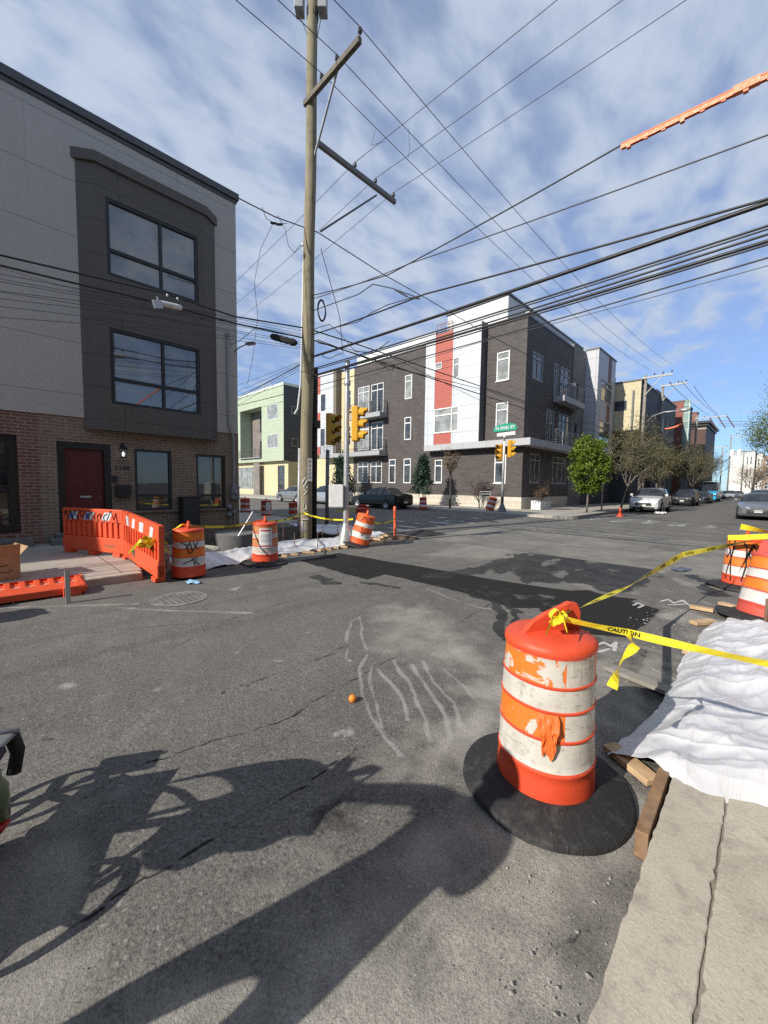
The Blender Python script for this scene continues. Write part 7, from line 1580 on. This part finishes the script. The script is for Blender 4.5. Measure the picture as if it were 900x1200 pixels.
tag(mb.build('manhole_cover', plain('dusty_cast_iron', (.20, .19, .175), .85, .1, .3, 4), None), 'dusty round manhole cover in the street before the orange barrier', 'manhole cover')
og = gp(413, 823); mb = MB(); mb.lathe([(0, 0), (.020, .005), (.030, .025), (.027, .043), (.013, .055), (0, .056)], 14, og); tag(mb.build('orange_fruit', plain('orange_peel', (.80, .25, .03), .45), None, True), 'small round orange lying in the middle of the street', 'fruit')
bp_ = gp(226, 683); mb = MB(); mb.add([(bp_.x + .16 * math.cos(a) * (1 + .3 * math.sin(3 * a)), bp_.y + .10 * math.sin(a), .010 + .02 * (i % 2)) for i, a in enumerate([k * .628 for k in range(10)])] + [(bp_.x, bp_.y, .05)], [(i, (i + 1) % 10, 10) for i in range(10)]); tag(mb.build('blue_scrap', plain('pale_blue_plastic', (.25, .45, .62), .5), None), 'scrap of pale blue plastic at the foot of the scribbled drum', 'litter')
bp_ = at_z(798, 668, .0); mb = MB(); mb.add([(bp_.x + .14 * math.cos(a) * (1 + .3 * math.sin(2 * a)), bp_.y + .30 * math.sin(a), .010 + .02 * (i % 2)) for i, a in enumerate([k * .628 for k in range(10)])] + [(bp_.x, bp_.y, .04)], [(i, (i + 1) % 10, 10) for i in range(10)]); tag(mb.build('dark_scrap', plain('slate_blue_plastic', (.09, .11, .14), .6), None), 'flat slate blue scrap on the road beyond the tape', 'litter')
p = at_z(757, 599, 0.0); mb = MB(); r = random.Random(4); 
for k in range(5): mb.lathe([(0, 0), (.11, .02), (.13, .09), (.07, .15), (0, .16)], 9, (-5.0 + r.uniform(-.25, .25), 30.2 + r.uniform(-.2, .2), .01))
tag(mb.build('rubbish_bag', SHEET, None, True), 'pale crumpled bag on the road by the wheel of the silver SUV', 'bag')
# low dark asphalt lump by the corner
X_, Y_ = np.meshgrid(np.linspace(-8.9, -7.6, 40), np.linspace(9.5, 10.9, 40)); Zr = .16 * np.exp(-(((X_ + 8.25) / .45) ** 2 + ((Y_ - 10.2) / .5) ** 2)) * (.6 + .8 * fbm(X_, Y_, 3, 6)) - .01
tag(np_sheet('asphalt_mound', X_, Y_, Zr, plain('fresh_asphalt', (.022, .022, .023), .9, bump=.5)), 'low mound of fresh black asphalt at the corner beyond the orange post', 'mound')
# gravel crumbs: grit on the road by the kerb (nobody could count it)
def grit():
    g = np.random.default_rng(12); V = []; Fc = []; b = 0
    def put(n, cx, cy, sx, sy, smin, smax, clipx=None):
        nonlocal b
        for _ in range(n):
            x = cx + g.normal() * sx; y = cy + g.normal() * sy
            if x > KR - .02 or x < KL: continue
            s = smin + (smax - smin) * g.random() ** 4; q = g.normal(0, 1, (6, 3)); q /= np.linalg.norm(q, axis=1)[:, None]
            base = np.array([[1, 0, 0], [-1, 0, 0], [0, 1, 0], [0, -1, 0], [0, 0, 1], [0, 0, -1]], float) + q * .35
            base *= s * np.array([g.uniform(.7, 1.3), g.uniform(.7, 1.3), g.uniform(.5, .9)]); base += [x, y, s * .35 + .004]
            V.extend(base.tolist()); Fc.extend([tuple(b + i for i in f) for f in ((0, 2, 4), (2, 1, 4), (1, 3, 4), (3, 0, 4), (2, 0, 5), (1, 2, 5), (3, 1, 5), (0, 3, 5))]); b += 6
    put(500, -.62, 1.55, .16, .38, .0012, .004); put(110, -.45, 1.2, .12, .3, .0015, .009); put(300, -1.1, 1.5, .5, .6, .001, .005); put(200, -1.3, 3.2, .6, .5, .002, .007); put(900, -3.0, 2.4, 1.8, 1.6, .0015, .005); put(220, -7.1, 3.2, .2, 1.6, .006, .022); put(180, -.7, 5.2, .25, .8, .004, .016)
    me = bpy.data.meshes.new('grit'); me.from_pydata(V, [], Fc); me.materials.append(plain('limestone_grit', (.30, .29, .27), .9, var=.35, scale=20)); o = bpy.data.objects.new('grit', me); COL.objects.link(o); tag(o, 'loose grey grit scattered over the road', 'grit', kind='stuff')
grit()

# ------------------------------------------------------------------ push chair at the left edge and its owner (they throw the long shadows)
FABRIC = plain('charcoal_canvas', (.035, .036, .04), .85); FRAMEM = plain('grey_tube', (.26, .265, .27), .4, .5); STRAP = plain('black_strap', (.014, .014, .015), .7)
def stroller(loc, rz):
    o = thing('stroller', 'three wheeled stroller with big spoked wheels and hanging bags, cut by the left edge', 'stroller', loc, rz)
    def wheel(c, r):
        m = MB(); m.lathe([(r * .86, -.022), (r * .97, -.022), (r, 0), (r * .97, .022), (r * .86, .022)], 28, c, 0, 'y'); w = m.build('wheel', TYRE, o, True, False, auto=50)
        m = MB()
        for k in range(5):
            a = k * 1.2566; m.bar((c[0] + .02 * math.cos(a), c[1], c[2] + .02 * math.sin(a)), (c[0] + r * .88 * math.cos(a), c[1], c[2] + r * .88 * math.sin(a)), .022, .035, (0, 1, 0))
        m.lathe([(0, -.03), (.03, -.03), (.03, .03), (0, .03)], 12, c, 0, 'y'); m.build('spokes', FRAMEM, w, False, False)
    wheel((.0, .28, .165), .165); wheel((.0, -.28, .165), .165); wheel((.66, 0, .15), .15)
    def bars(name, L, r, mat):
        m = MB()
        for P in L: m.tube(P, r, 8)
        return m.build(name, mat, o, True, False)
    bars('frame', [[(0, s * .25, .17), (.18, s * .25, .45), (-.10, s * .25, 1.03)] for s in (1, -1)] + [[(.66, 0, .15), (.60, 0, .34), (.35, .22, .42), (.0, .25, .55)], [(.60, 0, .34), (.35, -.22, .42), (.0, -.25, .55)], [(0, -.28, .165), (0, .28, .165)], [(.74, -.15, .36), (.74, .15, .36)]], .014, FRAMEM)
    bars('handle', [[(-.10, .25, 1.03), (-.15, .22, 1.07), (-.16, 0, 1.08), (-.15, -.22, 1.07), (-.10, -.25, 1.03)]], .018, STRAP)
    m = MB(); m.box((.62, -.15, .335), (.78, .15, .36)); m.build('footrest', FRAMEM, o, False, False, bevel=.012)
    m = MB(); vs = []; n = 10
    for i in range(n + 1):
        t = i / n; x, z = (.55 - .62 * t, .40 - .05 * math.sin(3.1 * t)) if t < .5 else (.24 - .5 * (t - .5) * 1.2, .36 + .55 * (t - .5) * 1.6)
        vs += [(x, -.21, z), (x, .21, z)]
    fs = [(2 * i, 2 * i + 1, 2 * i + 3, 2 * i + 2) for i in range(n)]; m.add(vs, fs); s = m.build('seat', FABRIC, o, True, False); s.modifiers.new('s', 'SOLIDIFY').thickness = .03
    m = MB(); vs = []; fs = []; nu, nv = 12, 8
    for i in range(nu + 1):
        a = rad(10 + 130 * i / nu)
        for j in range(nv + 1):
            b_ = j / nv * 2 - 1; vs.append((-.05 + .34 * math.cos(a), .25 * b_, .62 + .34 * math.sin(a) * (1 - .18 * b_ * b_)))
    for i in range(nu):
        for j in range(nv): q = i * (nv + 1) + j; fs.append((q, q + 1, q + nv + 2, q + nv + 1))
    m.add(vs, fs); s = m.build('canopy', FABRIC, o, True, False); s.modifiers.new('s', 'SOLIDIFY').thickness = .012
    m = MB(); m.box((-.12, -.2, .18), (.34, .2, .30)); m.build('basket', FABRIC, o, False, False, bevel=.03)
    for s_, c in ((.3, plain('green_bottle', (.16, .22, .12), .15)), ):
        m = MB(); m.lathe([(0, 0), (.04, .005), (.04, .15), (.018, .19), (.018, .22), (0, .225)], 12, (.50, -.20, .10)); m.build('bottle', c, o, True, False)
    m = MB(); m.box((.44, -.24, .06), (.52, -.16, .10)); m.build('red_reflector', TAIL, o, False, False, bevel=.02)
    m = MB(); m.tube([(.74, -.13, .34), (.76, -.14, .25), (.74, -.13, .15)], .03, 8); m.build('strap', STRAP, o, True, False)
    return o
def bag(label, c, w, d, h, mat):
    o = thing('hanging_bag', label, 'bag', c); m = MB(); m.tube([(0, 0, h), (0, 0, h * .9), (0, 0, h * .5), (0, 0, .06), (0, 0, 0)], [w * .25, w * .5, w * .62, w * .58, w * .3], 12); m.v = [(x, y * d / w, z) for x, y, z in m.v]; m.build('bag_body', mat, o, True, False)
    m = MB(); m.tube([(-.05, 0, h * .95), (-.03, 0, h + .12), (.03, 0, h + .12), (.05, 0, h * .95)], .01, 6); m.build('bag_strap', STRAP, o, True, False)
ST = Vector((-2.52, -.78, .0))
stroller((-2.0, -.44, .012), rad(150))
bag('bulging dark shoulder bag hung on the stroller handle, outside the frame', (-1.95, -.56, .60), .26, .18, .42, FABRIC)
bag('second dark tote bag hung on the stroller handle, outside the frame', (-1.80, -.46, .70), .20, .15, .34, STRAP)
def grow_skin(name, joints, bones, mat, parent=None, sub=2):
    me = bpy.data.meshes.new(name); keys = list(joints); me.from_pydata([joints[k][0] for k in keys], [(keys.index(a), keys.index(b)) for a, b in bones], [])
    o = bpy.data.objects.new(name, me); COL.objects.link(o); sk = o.modifiers.new('skin', 'SKIN'); 
    if not me.skin_vertices: bpy.context.view_layer.update()
    if me.skin_vertices:
        for i, k in enumerate(keys):
            v = me.skin_vertices[0].data[i]; r = joints[k][1]; v.radius = r if isinstance(r, tuple) else (r, r); v.use_root = (i == 0)
    sk.use_smooth_shade = True; ss = o.modifiers.new('sub', 'SUBSURF'); ss.levels = sub; ss.render_levels = sub; me.materials.append(mat)
    if parent: o.parent = parent
    return o
def person():
    o = thing('person', 'person in dark jacket and jeans standing by the stroller, one arm bent, outside the frame', 'person', (-1.30, -.76, 0.0), 0)
    m, t, b = newmat('jacket_jeans_skin', .8); v = objc(t); s = t.n('ShaderNodeSeparateXYZ', {0: v}); z = s.outputs[2]
    c = t.mix(t.ramp(z, .93, .935), (.03, .045, .09), (.05, .052, .055)); c = t.mix(t.ramp(z, 1.455, 1.46), c, (.42, .26, .19)); c = t.mix(t.ramp(z, .085, .09), (.04, .035, .03), c); c = t.mix(t.ramp(t.math('MULTIPLY', s.outputs[0], -1.0), .515, .52), c, (.42, .26, .19)); t.put(b, 'Base Color', c)
    J = {'pelvis': ((0, 0, .93), (.15, .11)), 'waist': ((0, 0, 1.08), (.16, .115)), 'chest': ((0, .01, 1.28), (.19, .125)), 'neckb': ((0, .01, 1.44), (.075, .07)), 'neck': ((0, .02, 1.51), (.052, .055)), 'head': ((0, .03, 1.61), (.078, .092)), 'crown': ((0, .03, 1.70), (.062, .075)),
         'hipl': ((-.10, 0, .88), .10), 'kneel': ((-.17, .04, .49), .065), 'anklel': ((-.22, -.02, .10), .042), 'toel': ((-.23, .14, .04), .038), 'hipr': ((.10, 0, .88), .10), 'kneer': ((.15, .05, .49), .065), 'ankler': ((.19, .02, .10), .042), 'toer': ((.21, .18, .04), .038),
         'shl': ((-.19, .01, 1.39), .062), 'ell': ((-.50, -.03, 1.22), .050), 'wrl': ((-.60, .17, 1.13), .033), 'hal': ((-.63, .24, 1.12), (.038, .022)), 'shr': ((.19, .01, 1.39), .062), 'elr': ((.22, .14, 1.12), .046), 'wrr': ((.02, .28, 1.12), .031), 'har': ((-.06, .30, 1.13), (.020, .036))}
    B = [('pelvis', 'waist'), ('waist', 'chest'), ('chest', 'neckb'), ('neckb', 'neck'), ('neck', 'head'), ('head', 'crown'), ('pelvis', 'hipl'), ('hipl', 'kneel'), ('kneel', 'anklel'), ('anklel', 'toel'), ('pelvis', 'hipr'), ('hipr', 'kneer'), ('kneer', 'ankler'), ('ankler', 'toer'), ('chest', 'shl'), ('shl', 'ell'), ('ell', 'wrl'), ('wrl', 'hal'), ('chest', 'shr'), ('shr', 'elr'), ('elr', 'wrr'), ('wrr', 'har')]
    for h, d, sp in (('hal', Vector((-.30, .9, -.15)).normalized(), Vector((0, 0, 1))), ('har', Vector((-.95, .2, .1)).normalized(), Vector((0, .2, 1)).normalized())):
        c0 = Vector(J[h][0])
        for k, L in enumerate((.062, .075, .080, .070)):
            p1 = c0 + d * .03 + sp * (.027 - .018 * k); p2 = p1 + d * L * .55; p3 = p2 + (d + Vector((.3, 0, -.5))).normalized() * L * .5
            J[h + 'f%da' % k] = (tuple(p2), .0088); J[h + 'f%db' % k] = (tuple(p3), .0075); B += [(h, h + 'f%da' % k), (h + 'f%da' % k, h + 'f%db' % k)]
        p1 = c0 - d * .005 + sp * .045; p2 = p1 + (d + sp * .5).normalized() * .035; J[h + 't'] = (tuple(p2), .010); B.append((h, h + 't'))
    bd = grow_skin('body', J, B, m, o)
    mb = MB(); mb.lathe([(.098, 1.585), (.104, 1.64), (.096, 1.70), (.065, 1.755), (0, 1.775)], 18, (0, .01, 0)); mb.build('hair', plain('dark_hair', (.03, .02, .015), .7), o, True, False)
    mb = MB(); mb.lathe([(.012, .0), (.010, .02), (0, .03)], 8, (0, .125, 1.60)); 
    for s_ in (1, -1): mb.lathe([(0, -.008), (.009, -.004), (.010, .003), (0, .01)], 8, (s_ * .032, .108, 1.635))
    mb.build('face_features', plain('face_dark', (.16, .08, .06), .6), o, True, False)
    return o
person()
